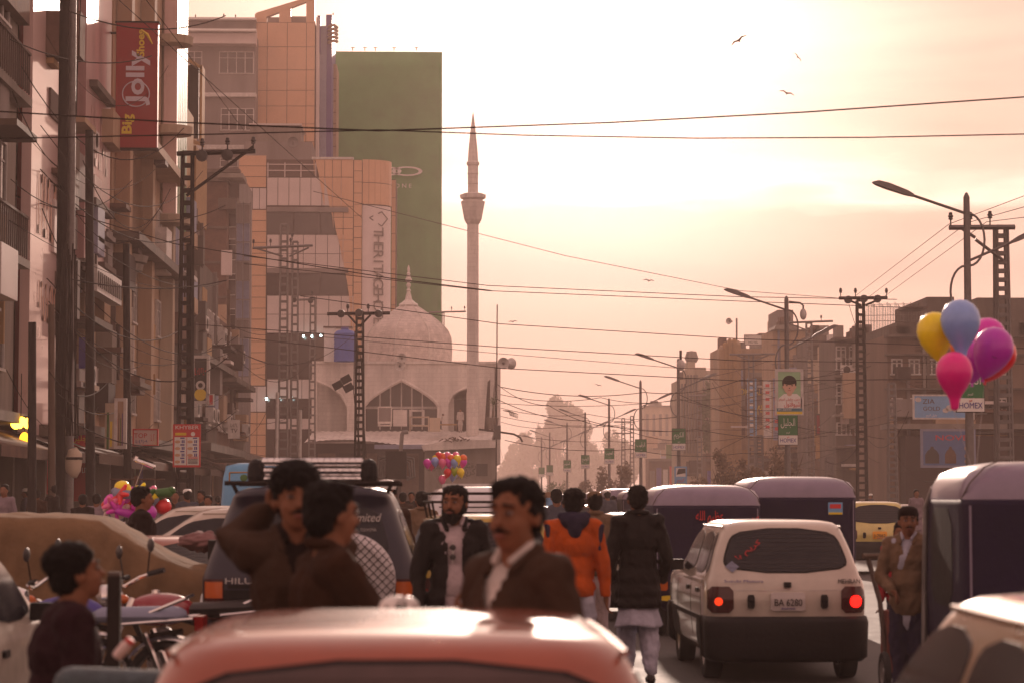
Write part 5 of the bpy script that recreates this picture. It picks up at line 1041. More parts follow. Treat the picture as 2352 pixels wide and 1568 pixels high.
# ---------------------------------------------------------------- trees
drym = mat('dusty_dry_foliage', (.17, .12, .075), .85, var=.4, scale=3, bump=0)
def leafmesh(n, R_, leaf, seed, fl=.75, clumps=14):
    r = random.Random(seed); b = MB(); cl = []
    for k in range(clumps):
        d = Vector((r.gauss(0, 1), r.gauss(0, 1), r.gauss(0, 1))).normalized() * r.uniform(.35, .9); cl.append((Vector((d.x * R_[0], d.y * R_[1], d.z * R_[2])), r.uniform(.25, .5)))
    for i in range(n):
        c, s = cl[r.randrange(clumps)]; d = Vector((r.gauss(0, 1), r.gauss(0, 1), r.gauss(0, 1))).normalized() * (s * r.random() ** .45)
        p = c + Vector((d.x * R_[0], d.y * R_[1], d.z * R_[2])); a = Vector((r.gauss(0, 1), r.gauss(0, 1), r.gauss(0, 1))).normalized(); q = a.orthogonal().normalized(); k = leaf * r.uniform(.6, 1.3)
        b.add([p - a * k, p + q * k * .5, p + a * k, p - q * k * .5], [(0, 1, 2, 3)])
    return b
def tree(label, u, v_top, y, wpx, seed, n=2600, bare=.35, group=None, leaf=None, name='street_tree'):
    base = at(u, 1100, y); H = at(u, v_top, y).z; w = wpx * y / FPX; t = thing(name, label, 'tree', (base.x, y, 0), group=group); ch = H * (1 - bare); cz = H - ch / 2
    MB().tube([(0, 0, 0), (.05 * w, 0, H * .3), (0, .02, H * bare + ch * .3)], [H * .022, H * .017, H * .01], 8).build('trunk', M_['wood'], t); r = random.Random(seed); b = MB()
    for k in range(9):
        a = 2 * PI * k / 9 + r.random(); b.tube([(0, 0, H * bare * r.uniform(.6, 1)), (w * .2 * math.cos(a), w * .2 * math.sin(a), cz - ch * .1), (w * .42 * math.cos(a), w * .42 * math.sin(a), cz + ch * r.uniform(-.1, .35))], [H * .01, H * .006, H * .002], 5)
    tag(b.build('limb', M_['wood'], t), kind='stuff'); c = leafmesh(n, (w / 2, w / 2, ch / 2), leaf or w * .035, seed); o = c.build('crown', leafm if y > 200 else drym, t, (0, 0, cz)); o['kind'] = 'stuff'; return t
tg = 'hazy trees at the end of the street'
for k, (u, v, y, w, lb) in enumerate(((1283, 914, 330, 78, 'tallest hazy tree at the end of the street'), (1318, 920, 332, 72, 'flat-topped hazy tree just right of the tallest one'), (1258, 940, 335, 60, 'narrow hazy tree left of the tallest one'), (1345, 985, 325, 110, 'broad hazy tree right of the tallest one'), (1225, 985, 345, 80, 'low hazy tree nearest the mosque'), (1400, 1000, 310, 90, 'hazy tree behind the lamps'), (1440, 1010, 300, 70, 'hazy tree touching the far right houses'), (1175, 1012, 370, 90, 'faint tree just beyond the mosque corner'), (1290, 1010, 350, 130, 'low wide clump of hazy tree crown'))):
    tree(lb, u, v, y * 2.3, w, 30 + k, 5200, .52 if v < 930 else .42 if v < 950 else .15, tg, leaf=.62)
for k, (u, v, y, w, lb) in enumerate(((1388, 1078, 150, 62, 'small round tree on the median between two lamps'), (1345, 1092, 175, 40, 'small bare tree left of the round median tree'), (1432, 1062, 140, 50, 'thin twiggy tree right of the round median tree'), (1275, 1100, 215, 60, 'low hazy bush in the median distance'), (1665, 1030, 100, 90, 'twiggy brown tree before the right shops'), (1720, 1040, 92, 80, 'sparse dusty tree below the boy poster'), (1800, 1015, 88, 110, 'larger dusty tree behind the lamp with the boy poster'), (1600, 1085, 118, 60, 'low dusty shrub under the picture board'), (1640, 820, 225, 60, 'tree growing between the white front and the fluted piers'))):
    tree(lb, u, v, y, w, 60 + k, 900 if k not in (0, 8) else 1600, .25, None, leaf=.1 if k < 8 else .3)
# birds
bm_ = mat('bird_feathers', (.10, .06, .045), .8, bump=0)
def bird(label, u, v, y, s, bank, fly=True):
    t = thing('bird', label, 'bird', at(u, v, y), group=None); t.rotation_euler = (0, bank, 0); t.rotation_euler.x = .95 if fly else 0; b = MB(); b.ell((0, 0, 0), .07 * s, .2 * s, .07 * s, 8, 6)
    b.build('body', bm_, t, smooth=2)
    if fly:
        for k in (-1, 1): w = MB(); w.v = [Vector(p) * s for p in ((0, .1, .02), (k * .35, .14, .14), (k * .75, 0, .05), (k * .72, -.06, .05), (k * .35, -.02, .12), (0, -.12, .02))]; w.f = [(0, 1, 4, 5), (1, 2, 3, 4)]; w.m = [0, 0]; w.build('wing', bm_, t)
    return t
bird('large kite banking with spread wings high in the sky', 1697, 94, 105, .58, -.6); bird('small dark bird right of the large kite', 1832, 132, 190, .6, .9); bird('fluttering bird below the other two', 1807, 215, 170, .8, .3); bird('faint distant bird above the far lamps', 1490, 645, 260, .9, .1); bird('tiny bird near the third lamp', 1374, 884, 240, .5, .2); bird('faint bird low over the wires', 1178, 739, 260, .7, -.1)
for k, (u, v) in enumerate(((449, 40), (514, 38), (541, 40), (765, 36))): bird('small bird perched on the grey block roof edge, %s' % ['leftmost', 'middle', 'nearest the tower', 'on the indigo fin'][k], u, v - 3, 208 if k < 3 else 216, .9, 0, False).rotation_euler = (1.2, 0, 0)
# ---------------------------------------------------------------- vehicles: bodies are stacks of rounded rings, every panel and pane is its own part
def carpaint(n, c, rough=.22, coat=.8, metal=0.0): return mat(n, c, rough, metal, var=.16, scale=3.5, bump=0, coat=coat)
P_ = dict(white=carpaint('white_car_paint', (.55, .49, .42)), maroon=carpaint('maroon_car_paint', (.32, .065, .025), .38, .8), cream=carpaint('cream_car_paint', (.42, .30, .19), .3, 1.0), yellow=carpaint('yellow_cab_paint', (.50, .33, .03)),
          pale_yellow=carpaint('pale_yellow_paint', (.62, .52, .18)), navy=carpaint('dark_navy_paint', (.010, .008, .024), .45, .15), indigo=mat('indigo_vinyl', (.014, .008, .034), .6, var=.25, bump=.08, spec=.25), vinyl=mat('mauve_roof_vinyl', (.23, .19, .27), .38, var=.15, bump=.05, coat=.3),
          lens=mat('red_lens', (.25, .01, .01), .2, var=0, bump=0, coat=.5), amber=mat('amber_lens', (.5, .10, .01), .25, var=0, bump=0, coat=.4), brake=mat('lit_brake_lamp', (1, .008, .005), emit=3.2, var=0, bump=0), brake2=mat('weak_brake_lamp', (1, .05, .01), emit=.9, var=0, bump=0),
          lensd=mat('smoked_lens', (.06, .012, .012), .25, var=0, bump=0), plate=mat('number_plate', (.55, .50, .48), .5, var=.1, bump=0), plateo=mat('orange_plate', (.75, .33, .02), .5, var=.1, bump=0), scrawl=mat('red_scrawl', (.65, .03, .03), .5, var=0, bump=0), blue=carpaint('sky_blue_paint', (.10, .32, .55), .4, .3))
class Body:
    def __init__(s, lv): s.lv = lv
    def at(s, z):
        lv = s.lv
        if z <= lv[0][0]: return lv[0]
        for a, b in zip(lv, lv[1:]):
            if a[0] <= z <= b[0]:
                f = (z - a[0]) / max(b[0] - a[0], 1e-6); return tuple(p + (q - p) * f for p, q in zip(a, b))
        return lv[-1]
    def ring(s, L_, nr=8, nc=5, ns=12):
        z, yr, yf, w, r = L_; pts = []
        def side(ax, ay, bx, by, n): return [(ax + (bx - ax) * k / n, ay + (by - ay) * k / n) for k in range(n)]
        r = min(r, w * .95, (yf - yr) * .45); bow = .035
        for (sx0, y0, sx1, y1, n, c, a0) in ((-w + r, yr, w - r, yr, nr, (w - r, yr + r), -PI / 2), (w, yr + r, w, yf - r, ns, (w - r, yf - r), 0), (w - r, yf, -w + r, yf, nr, (-w + r, yf - r), PI / 2), (-w, yf - r, -w, yr + r, ns, (-w + r, yr + r), PI)):
            pts += side(sx0, y0, sx1, y1, n); pts += [(c[0] + r * math.cos(a0 + PI / 2 * k / nc), c[1] + r * math.sin(a0 + PI / 2 * k / nc)) for k in range(nc)]
        out = []
        for x, y in pts:
            e = bow * (1 - (x / w) ** 2); ym = (yr + yf) / 2; y2 = y - e if y < ym else y + e
            x2 = x * (1 + .02 * (1 - ((y - ym) / (yf - yr) * 2) ** 2)); out.append(Vector((x2, y2, z)))
        return out
    def mesh(s, z0, z1, close=True):
        zs = sorted(set([z0, z1] + [l[0] for l in s.lv if z0 < l[0] < z1])); b = MB(); rs = []
        for a in zs:
            if rs and a - zs[zs.index(a) - 1] > .12:
                p = zs[zs.index(a) - 1]; 
                for q in (.34, .67): rs.append(s.ring(s.at(p + (a - p) * q)))
            rs.append(s.ring(s.at(a)))
        n = len(rs[0])
        for r in rs: b.v += r
        b.f = [(i * n + j, i * n + (j + 1) % n, (i + 1) * n + (j + 1) % n, (i + 1) * n + j) for i in range(len(rs) - 1) for j in range(n)]
        b.f += [tuple(range((len(rs) - 1) * n, len(rs) * n)), tuple(reversed(range(n)))]; b.m = [0] * len(b.f); return b
    def rear(s, x, z, off=.004, front=False):
        _, yr, yf, w, r = s.at(z); ax = abs(x); dy = 0
        if ax > w - r: dy = r - math.sqrt(max(r * r - min(ax - (w - r), r) ** 2, 0))
        bow = .035 * (1 - min((x / w) ** 2, 1))
        return Vector((x, (yr + dy - bow - off) if not front else (yf - dy + bow + off), z))
    def side(s, y, z, sg, off=.004):
        _, yr, yf, w, r = s.at(z); ym = (yr + yf) / 2
        return Vector((sg * (w * (1 + .02 * (1 - min(((y - ym) / (yf - yr) * 2) ** 2, 1))) + off), y, z))
def chaikin(p, n=2, k=.22):
    for _ in range(n):
        q = []
        for a, b in zip(p, p[1:] + p[:1]): q += [(a[0] + (b[0] - a[0]) * k, a[1] + (b[1] - a[1]) * k), (a[0] + (b[0] - a[0]) * (1 - k), a[1] + (b[1] - a[1]) * (1 - k))]
        p = q
    return p
def patch(name, poly, f, m, parent, off=.006, rnd_=3, nz=12, nx=10, k=.17, inn=.012):
    """a convex panel laid over the body surface: outer skin plus a rim going back into the body"""
    p = chaikin(poly, rnd_, k) if rnd_ else poly; z0 = min(q[1] for q in p) + 1e-4; z1 = max(q[1] for q in p) - 1e-4; b = MB(); rows = []
    for i in range(nz + 1):
        z = z0 + (z1 - z0) * (i / nz); xs = []
        for a, c in zip(p, p[1:] + p[:1]):
            if (a[1] - z) * (c[1] - z) <= 0 and a[1] != c[1]: xs.append(a[0] + (c[0] - a[0]) * (z - a[1]) / (c[1] - a[1]))
        l, r = min(xs), max(xs); rows.append([(l + (r - l) * j / nx, z) for j in range(nx + 1)])
    for r in rows: b.v += [f(x, z, off) for x, z in r]
    w = nx + 1; b.f = [(i * w + j, i * w + j + 1, (i + 1) * w + j + 1, (i + 1) * w + j) for i in range(nz) for j in range(nx)]
    edge = [(0, j) for j in range(nx)] + [(i, nx) for i in range(nz)] + [(nz, j) for j in range(nx, 0, -1)] + [(i, 0) for i in range(nz, 0, -1)]
    n0 = len(b.v); b.v += [f(*rows[i][j], off - inn) for i, j in edge]; ne = len(edge)
    b.f += [(edge[k_][0] * w + edge[k_][1], n0 + k_, n0 + (k_ + 1) % ne, edge[(k_ + 1) % ne][0] * w + edge[(k_ + 1) % ne][1]) for k_ in range(ne)]
    b.m = [0] * len(b.f); me = b.mesh(name, m, False); me.shade_smooth(); me.set_sharp_from_angle(angle=R(50))
    o = bpy.data.objects.new(name, me); COL.objects.link(o); o.parent = parent; return o
def wheel(t, x, y, r=.265, w=.15, sg=-1):
    a = MB(); a.lathe([(r * .6, -w / 2), (r * .95, -w / 2), (r, -w / 2 + .02), (r, w / 2 - .02), (r * .95, w / 2), (r * .6, w / 2), (r * .6, -w / 2)], 24, axis='X'); o = a.build('wheel', M_['rubber'], t, (x, y, r), smooth=True)
    b = MB(); s = sg; b.lathe([(0, s * w * .25), (r * .18, s * w * .3), (r * .22, s * w * .15), (r * .5, s * w * .2), (r * .58, s * w * .42), (r * .62, s * w * .45), (r * .62, s * w * -.4), (0, s * -.4 * w)], 20, axis='X'); b.build('rim', M_['steel'], o, smooth=True); return o
def hatch(label, loc, rz=0, paint=None, plate=None, ptxt='BA 6280', name='hatchback_car', cat='car', sc=(1, 1, 1), brake=False, extra=None, group=None, rack=False, full=True, glass=None):
    t = thing(name, label, cat, loc, rz, group); t.scale = sc; paint = paint or P_['white']
    B = Body([(.22, .10, 3.15, .62, .12), (.30, .05, 3.22, .675, .14), (.55, .02, 3.28, .70, .14), (.72, .0, 3.27, .702, .13), (.83, .02, 3.22, .695, .13), (.875, .035, 3.15, .685, .13), (.895, .045, 2.8, .675, .12), (.915, .055, 2.62, .665, .12),
              (1.15, .16, 2.12, .595, .12), (1.31, .235, 1.86, .535, .13), (1.35, .26, 1.80, .515, .14), (1.38, .32, 1.72, .475, .15), (1.398, .44, 1.58, .38, .16), (1.405, .7, 1.3, .2, .1)])
    B.mesh(.22, 1.405).build('body', paint, t, smooth=2)
    rw = [(-.585, .945), (.585, .945), (.45, 1.335), (-.45, 1.335)]; patch('window_seal', rw, B.rear, M_['bumper'], t, .005)
    patch('rear_window', [(-.565, .958), (.565, .958), (.435, 1.322), (-.435, 1.322)], B.rear, glass or M_['carglass'], t, .010)
    patch('windscreen', [(-.56, .94), (.56, .94), (.46, 1.32), (-.46, 1.32)], lambda x, z, o: B.rear(x, z, o, True), M_['carglass'], t, .008)
    for s in (-1, 1):
        f = lambda y, z, o, s=s: B.side(y, z, s, o)
        patch('side_window', [(.42, .93), (1.12, .93), (1.12, 1.30), (.52, 1.30)], f, M_['carglass'], t, .006); patch('side_window', [(1.20, .93), (2.32, .93), (1.82, 1.30), (1.20, 1.30)], f, M_['carglass'], t, .006)
        patch('side_window', [(.24, .95), (.38, .93), (.46, 1.29), (.34, 1.29)], f, M_['carglass'], t, .006)
        for y_ in (.44, 1.17, 2.3): patch('door_gap', [(y_ - .006, .36), (y_ + .006, .36), (y_ + .006, .9), (y_ - .006, .9)], f, M_['bumper'], t, .002, 0)
        for y_ in (.56, 1.28): patch('door_handle', [(y_, .76), (y_ + .12, .76), (y_ + .12, .80), (y_, .80)], f, M_['bumper'], t, .02, 1, inn=.03)
        patch('side_strip', [(.3, .52), (2.9, .52), (2.9, .56), (.3, .56)], f, M_['bumper'], t, .006, 0)
        for y_ in (.55, 2.65): patch('wheel_arch', [(y_ - .31, .23), (y_ + .31, .23), (y_ + .3, .42), (y_ + .16, .56), (y_ - .16, .56), (y_ - .3, .42)], f, M_['bumper'], t, .004, 1)
        MB().cbox((s * .74, 2.2, .96), .14, .06, .1).build('mirror', M_['bumper'], t); MB().tube([B.side(y_, 1.345, s, .004) for y_ in (.30, .6, 1.0, 1.4, 1.72)], .009, 5).build('roof_gutter', paint, t)
        patch('tail_light', [(s * .69 if s < 0 else .47, .60), (s * .47 if s < 0 else .69, .60), (s * .47 if s < 0 else .69, .83), (s * .69 if s < 0 else .47, .83)], B.rear, P_['lensd'], t, .014, 1)
        q = s * .60; m = (P_['brake'] if s > 0 else P_['brake2']) if brake else P_['lens']; rr = .052 if s > 0 else .034
        patch('lamp_glow', [(q - rr, .70 - rr), (q + rr, .70 - rr), (q + rr, .70 + rr), (q - rr, .70 + rr)], B.rear, m, t, .02, 2, k=.28)
        if full: patch('bumper_block', [(s * .32 - .03, .64), (s * .32 + .03, .64), (s * .32 + .03, .76), (s * .32 - .03, .76)], B.rear, M_['bumper'], t, .035, 1, inn=.04)
        patch('headlight', [(s * .5 - .1, .62), (s * .5 + .1, .62), (s * .5 + .1, .78), (s * .5 - .1, .78)], lambda x, z, o: B.rear(x, z, o, True), M_['frame'], t, .01, 1)
        for y_ in (.55, 2.65): wheel(t, s * .60, y_, .265, .15, s)
    bb = Body([(.18, -.05, 3.4, .66, .15), (.22, -.08, 3.43, .71, .17), (.52, -.10, 3.45, .72, .17), (.57, -.07, 3.42, .71, .17)]); 
    for k, (ya, yb) in enumerate(((-9, .28), (3.0, 9))):
        m = bb.mesh(.18, .57); m.v = [Vector((p.x, min(max(p.y, ya), yb), p.z)) for p in m.v]; m.build('bumper', M_['bumper'], t, smooth=2)
    pm = plate or P_['plate']; g = patch('number_plate', [(-.15, .62), (.15, .62), (.15, .78), (-.15, .78)], B.rear, pm, t, .03, 1, k=.08, inn=.03)
    if ptxt:
        text(ptxt, .085, M_['blackp'], g, (0, B.rear(0, .7).y - .03, .69), w=.24, ext=.002); 
        if full: text('PESHAWAR', .025, M_['navy'], g, (0, B.rear(0, .7).y - .03, .64), w=.12, ext=.002)
    MB().cbox((0, B.rear(0, .855).y - .02, .845), .06, .04, .045).build('boot_latch', M_['bumper'], t)
    if full:
        b = MB()
        for k in range(9): z_ = .99 + k * .037; w_ = .50 - k * .0125; b.tube([B.rear(x_, z_, .0165) for x_ in (-w_, -w_ / 2, 0, w_ / 2, w_)], .0012, 3, False)
        tag(b.build('heater_lines', M_['rust'], t), kind='stuff')
    if rack:
        b = MB(); z = 1.52
        for s in (-1, 1): b.tube([(s * .52, .3, z), (s * .52, 1.75, z)], .016); b.tube([(s * .52, .3, z + .08), (s * .52, 1.75, z + .08)], .014)
        for k in range(7): b.tube([(-.52, .3 + k * .24, z), (.52, .3 + k * .24, z)], .012)
        for y_ in (.3, 1.75): b.tube([(-.52, y_, z + .08), (.52, y_, z + .08)], .014)
        for s in (-1, 1):
            for y_ in (.35, 1.0, 1.7): b.tube([(s * .52, y_, z), (s * .49, y_, 1.36)], .012)
        b.build('roof_rack', M_['dark'], t)
    if extra: extra(t, B)
    return t
def mehran(t, B):
    o = t.children; text('MEHRAN', .055, M_['bumper'], t, (.545, B.rear(.45, .885).y - .012, .872), w=.19, ext=.003)
    text('ﻪﻟﺎﺑ ﻢﻳﺮﻛ', .06, P_['scrawl'], t, (-.36, B.rear(-.36, 1.12).y - .02, 1.12), w=.34, ry=.62, ext=.002).rotation_euler.rotate_axis('X', -.35)
    text('Suzuki Motors', .035, M_['navy'], t, (-.38, B.rear(-.2, .87).y - .010, .875), w=.34, ext=.002)
    patch('sticker', [(-.53, 1.0), (-.47, .95), (-.41, 1.0), (-.47, 1.05)], B.rear, M_['bluegrey'], t, .014, 0)
    for s in (-.2, .24):
        b = MB(); b.cbox((s, 1.5, .96), .34, .12, .5); 
    MB().tube([(.25, -.02, .2), (.25, .3, .22)], .02).build('exhaust', M_['rust'], t); patch('panel_crease', [(-.45, .795), (.45, .795), (.45, .80), (-.45, .80)], B.rear, M_['frame'], t, .003, 0)
gx = lambda u, y: at(u, 1142, y).x
hatch('cream-white hatchback with lit brake lamps beside the man in the black jacket', (gx(1806, 20.1), 20.1, 0), 0, P_['white'], brake=True, extra=mehran)
# the near maroon car whose roof fills the lower middle
hatch('near maroon car, only its glossy roof and rear window in view', (gx(912, 5.5), 5.4, 0), .0, P_['maroon'], ptxt=None, sc=(1.07, 1, .907), glass=mat('reflection_tinted_glass', (.085, .05, .048), .45, var=.3, scale=6, bump=.02))  # mauve-grey reflection on the rear glass is put into its base colour
hatch('near cream car at the lower right corner with glare on its roof', (1.97, 4.85, 0), -.03, P_['cream'], ptxt=None, sc=(1.04, 1, .958))
hatch('white hatchback cut off by the left edge beside the boy', (-3.02, 11.0, 0), -.03, P_['white'], ptxt=None)
hatch('pale yellow cab with an orange number plate beyond the rickshaws', (gx(2019, 48), 48, .12), 0, P_['pale_yellow'], P_['plateo'], 'J-7062', cat='taxi', name='taxi_car', rack=False)
hatch('yellow cab with a roof rack behind the bearded man', (gx(1128, 21.2), 21.2, .04), .06, P_['yellow'], ptxt=None, cat='taxi', name='taxi_car', rack=True)
hatch('white hatchback seen between the orange sweater and the black jacket', (gx(1490, 30), 30, 0), 0, P_['white'], ptxt='LE 214', group=None)
hatch('white car facing left behind the covered car, nearer of two', (-.62, 24.2, 0), R(82), P_['white'], ptxt=None, sc=(1, 1, 1.07)); hatch('white car facing left in the left-hand parking row, farther of two', (-1.45, 29.0, 0), R(86), P_['white'], ptxt=None, sc=(1, 1, 1.07))
hatch('silver car with a sloping roof just left of the dark off-roader', (-1.9, 33.5, 0), R(20), P_['cream'], ptxt=None)
hatch('red car parked in front of the white cars with a pink cloth on it', (gx(470, 22), 22.2, 0), R(60), P_['maroon'], ptxt=None, sc=(1, 1, .88))
for u, y, c, lb in ((1275, 52, 'white', 'white car beyond the man in the blue jacket'), (975, 40, 'white', 'white car left of the white van'), (1355, 62, 'cream', 'small cream car far down the carriageway'), (1190, 74, 'white', 'small white car far down the carriageway'), (1330, 90, 'white', 'tiny white car in the haze'), (1230, 105, 'cream', 'tiny pale car in the haze'), (930, 60, 'cream', 'pale car by the mosque shops'), (1085, 85, 'white', 'distant white car in front of the mosque corner'), (2085, 70, 'white', 'small pale car on the far side near the dark shops')):
    hatch(lb, (gx(u, y), y, 0), rnd.uniform(-.1, .1), P_[c], ptxt=None, full=False)
t = thing('folded_cloth', 'bunched pink cloth lying on the red parked car', 'cloth', at(462, 1243, 21.8)); b = MB(); b.ell((0, 0, 0), .20, .2, .075, 48, 28)
for i, v in enumerate(b.v): b.v[i] = v + v.normalized() * (.05 * abs(noise.noise(Vector((v.x * 9 + v.z * 6, v.y * 14, v.z * 22)))) + .03 * noise.noise(Vector((v.x * 24, v.y * 20, v.z * 30))))
b.build('folds', mat('dusty_pink_cloth', (.20, .10, .10), .9), t, smooth=2)
# dark off-roader
def offroad():
    t = thing('off_road_car', 'dark navy off-road car with roof rack and a netted white spare wheel cover', 'car', (gx(712, 17.2), 17.2, 0))
    B = Body([(.42, .1, 4.3, .70, .15), (.5, .05, 4.4, .77, .15), (.85, 0, 4.45, .80, .14), (1.0, .0, 4.4, .80, .13), (1.05, .02, 4.3, .785, .13), (1.08, .03, 3.6, .775, .13), (1.12, .045, 3.3, .765, .13), (1.48, .16, 2.75, .64, .14), (1.56, .18, 2.68, .61, .16), (1.60, .10, 2.62, .59, .17), (1.645, .09, 2.55, .56, .18), (1.675, .18, 2.4, .48, .2), (1.685, .5, 2.1, .25, .15)])
    B.mesh(.42, 1.685).build('body', P_['navy'], t, smooth=2)
    patch('rear_window', [(-.62, 1.11), (.62, 1.11), (.50, 1.56), (-.50, 1.56)], B.rear, M_['carglass'], t, .008); patch('windscreen', [(-.6, 1.12), (.6, 1.12), (.5, 1.5), (-.5, 1.5)], lambda x, z, o: B.rear(x, z, o, True), M_['carglass'], t, .008)
    patch('number_recess', [(-.72, .62), (-.08, .62), (-.08, .92), (-.72, .92)], B.rear, M_['bumper'], t, .004, 1, k=.05)
    text('HILUX SURF', .062, M_['frame'], t, (-.36, B.rear(-.36, .99).y - .012, .985), w=.52, ext=.003); text('PK 2', .13, M_['yellow'], t, (-.40, B.rear(-.4, .76).y - .012, .775), w=.34, ext=.003); text('ICI', .04, M_['frame'], t, (-.28, B.rear(-.28, .88).y - .012, .885), ext=.003); text('ISL', .035, M_['frame'], t, (-.36, B.rear(-.3, .65).y - .012, .66), ext=.003)
    text('Limited', .09, M_['frame'], t, (.40, B.rear(.4, 1.42).y - .016, 1.45), w=.24, shear=.3, ext=.002); text('TOYOTA', .03, M_['frame'], t, (.43, B.rear(.4, 1.42).y - .03, 1.36), w=.12, ext=.002); text('C', .12, M_['frame'], t, (-.46, B.rear(.46, 1.4).y - .016, 1.43), ext=.002)
    for s in (-1, 1):
        x0, x1 = sorted((s * .785, s * .63)); patch('tail_light', [(x0, .70), (x1, .70), (x1, 1.0), (x0, 1.0)], B.rear, P_['lensd'], t, .012, 1, k=.06)
        patch('amber_lens', [(x0 + .01, .86), (x1 - .01, .86), (x1 - .01, .98), (x0 + .01, .98)], B.rear, P_['amber'], t, .018, 0); patch('red_lens', [(x0 + .01, .74), (x1 - .01, .74), (x1 - .01, .80), (x0 + .01, .80)], B.rear, P_['lens'], t, .018, 0)
        f = lambda y, z, o, s=s: B.side(y, z, s, o); patch('side_window', [(.3, 1.12), (1.5, 1.12), (1.5, 1.52), (.42, 1.52)], f, M_['carglass'], t, .006); patch('side_window', [(1.6, 1.12), (2.9, 1.12), (2.6, 1.5), (1.6, 1.5)], f, M_['carglass'], t, .006)
        for y_ in (.75, 3.4): wheel(t, s * .70, y_, .36, .22, s)
        b = MB(); b.lathe([(.40, -.06), (.47, -.06), (.47, .06), (.40, .06), (.40, -.06)], 20, (s * .80, .75, .40), axis='X', a0=0, a1=PI); b.build('wheel_flare', M_['steel'], t, smooth=True)
        MB().cbox((s * .93, 2.9, 1.15), .2, .1, .17).build('mirror', M_['bumper'], t)
    bb = Body([(.40, -.12, .5, .78, .1), (.44, -.16, .5, .82, .12), (.60, -.16, .5, .82, .12), (.63, -.12, .5, .79, .1)]); bb.mesh(.40, .63).build('bumper', M_['bumper'], t, smooth=2)
    # spare wheel with its white cover and chain-link net
    c = Vector((.29, -.16, .99)); MB().lathe([(0, -.1), (.29, -.1), (.33, -.06), (.35, 0), (.35, .1), (.3, .12), (0, .12)], 32, c, axis='Y').build('spare_wheel_cover', mat('white_cover', (.62, .58, .60), .6, var=.3, scale=3), t, smooth=True)
    b = MB()
    for s in (-1, 1):
        for k in range(-9, 10):
            o_ = k * .045 * 1.41 / 1.0
            h = math.sqrt(max(.345 ** 2 - (o_ / math.sqrt(2)) ** 2, 0))
            if h < .05: continue
            d = Vector((1, 0, s)).normalized(); n_ = Vector((-s, 0, 1)).normalized() * (o_ / math.sqrt(2)); b.tube([c + n_ - d * h + Vector((0, -.02, 0)), c + n_ - d * h * .9 + Vector((0, -.108, 0)), c + n_ + d * h * .9 + Vector((0, -.108, 0)), c + n_ + d * h + Vector((0, -.02, 0))], .0032, 4, False)
    tag(b.build('chain_link_net', M_['dark'], t), kind='stuff')
    # roof load: two shiny rolls between black end bags, under a net
    for z, r in ((1.80, .035), (1.74, .03), (1.87, .032)): MB().tube([(-.38, .35, z), (.38, .35, z)], r, 10).build('roof_roll', M_['chrome'], t)
    for s in (-1, 1): MB().cap((s * .425, .35, 1.83), (s * .425, .35, 1.76), .065, .07, 12).build('end_bag', M_['bumper'], t)
    b = MB(); b.tube([(-.66, .3, 1.71), (.66, .3, 1.71)], .02); b.tube([(-.66, 1.6, 1.71), (.66, 1.6, 1.71)], .02)
    for s in (-1, 1): b.tube([(s * .6, .3, 1.71), (s * .6, 1.6, 1.71)], .018); b.tube([(s * .6, .3, 1.71), (s * .55, .35, 1.6)], .015)
    b.build('roof_rack', M_['dark'], t); b = MB()
    for k in range(9):
        x = -.40 + k * .095; b.tube([(x, .3, 1.73), (x + .08, .29, 1.84), (x + .05, .34, 1.91)], .0018, 3, False); b.tube([(x + .08, .3, 1.73), (x, .29, 1.84), (x + .02, .34, 1.91)], .0018, 3, False)
    tag(b.build('roof_net', M_['rust'], t), kind='stuff'); MB().tube([(-.50, .3, 1.63), (-.2, .1, 1.70), (.2, .1, 1.70), (.5, .3, 1.63)], .022, 8).build('spoiler', P_['navy'], t)
    patch('badge_strip', [(-.6, .93), (.6, .93), (.6, .96), (-.6, .96)], B.rear, M_['bumper'], t, .01, 0)
offroad()
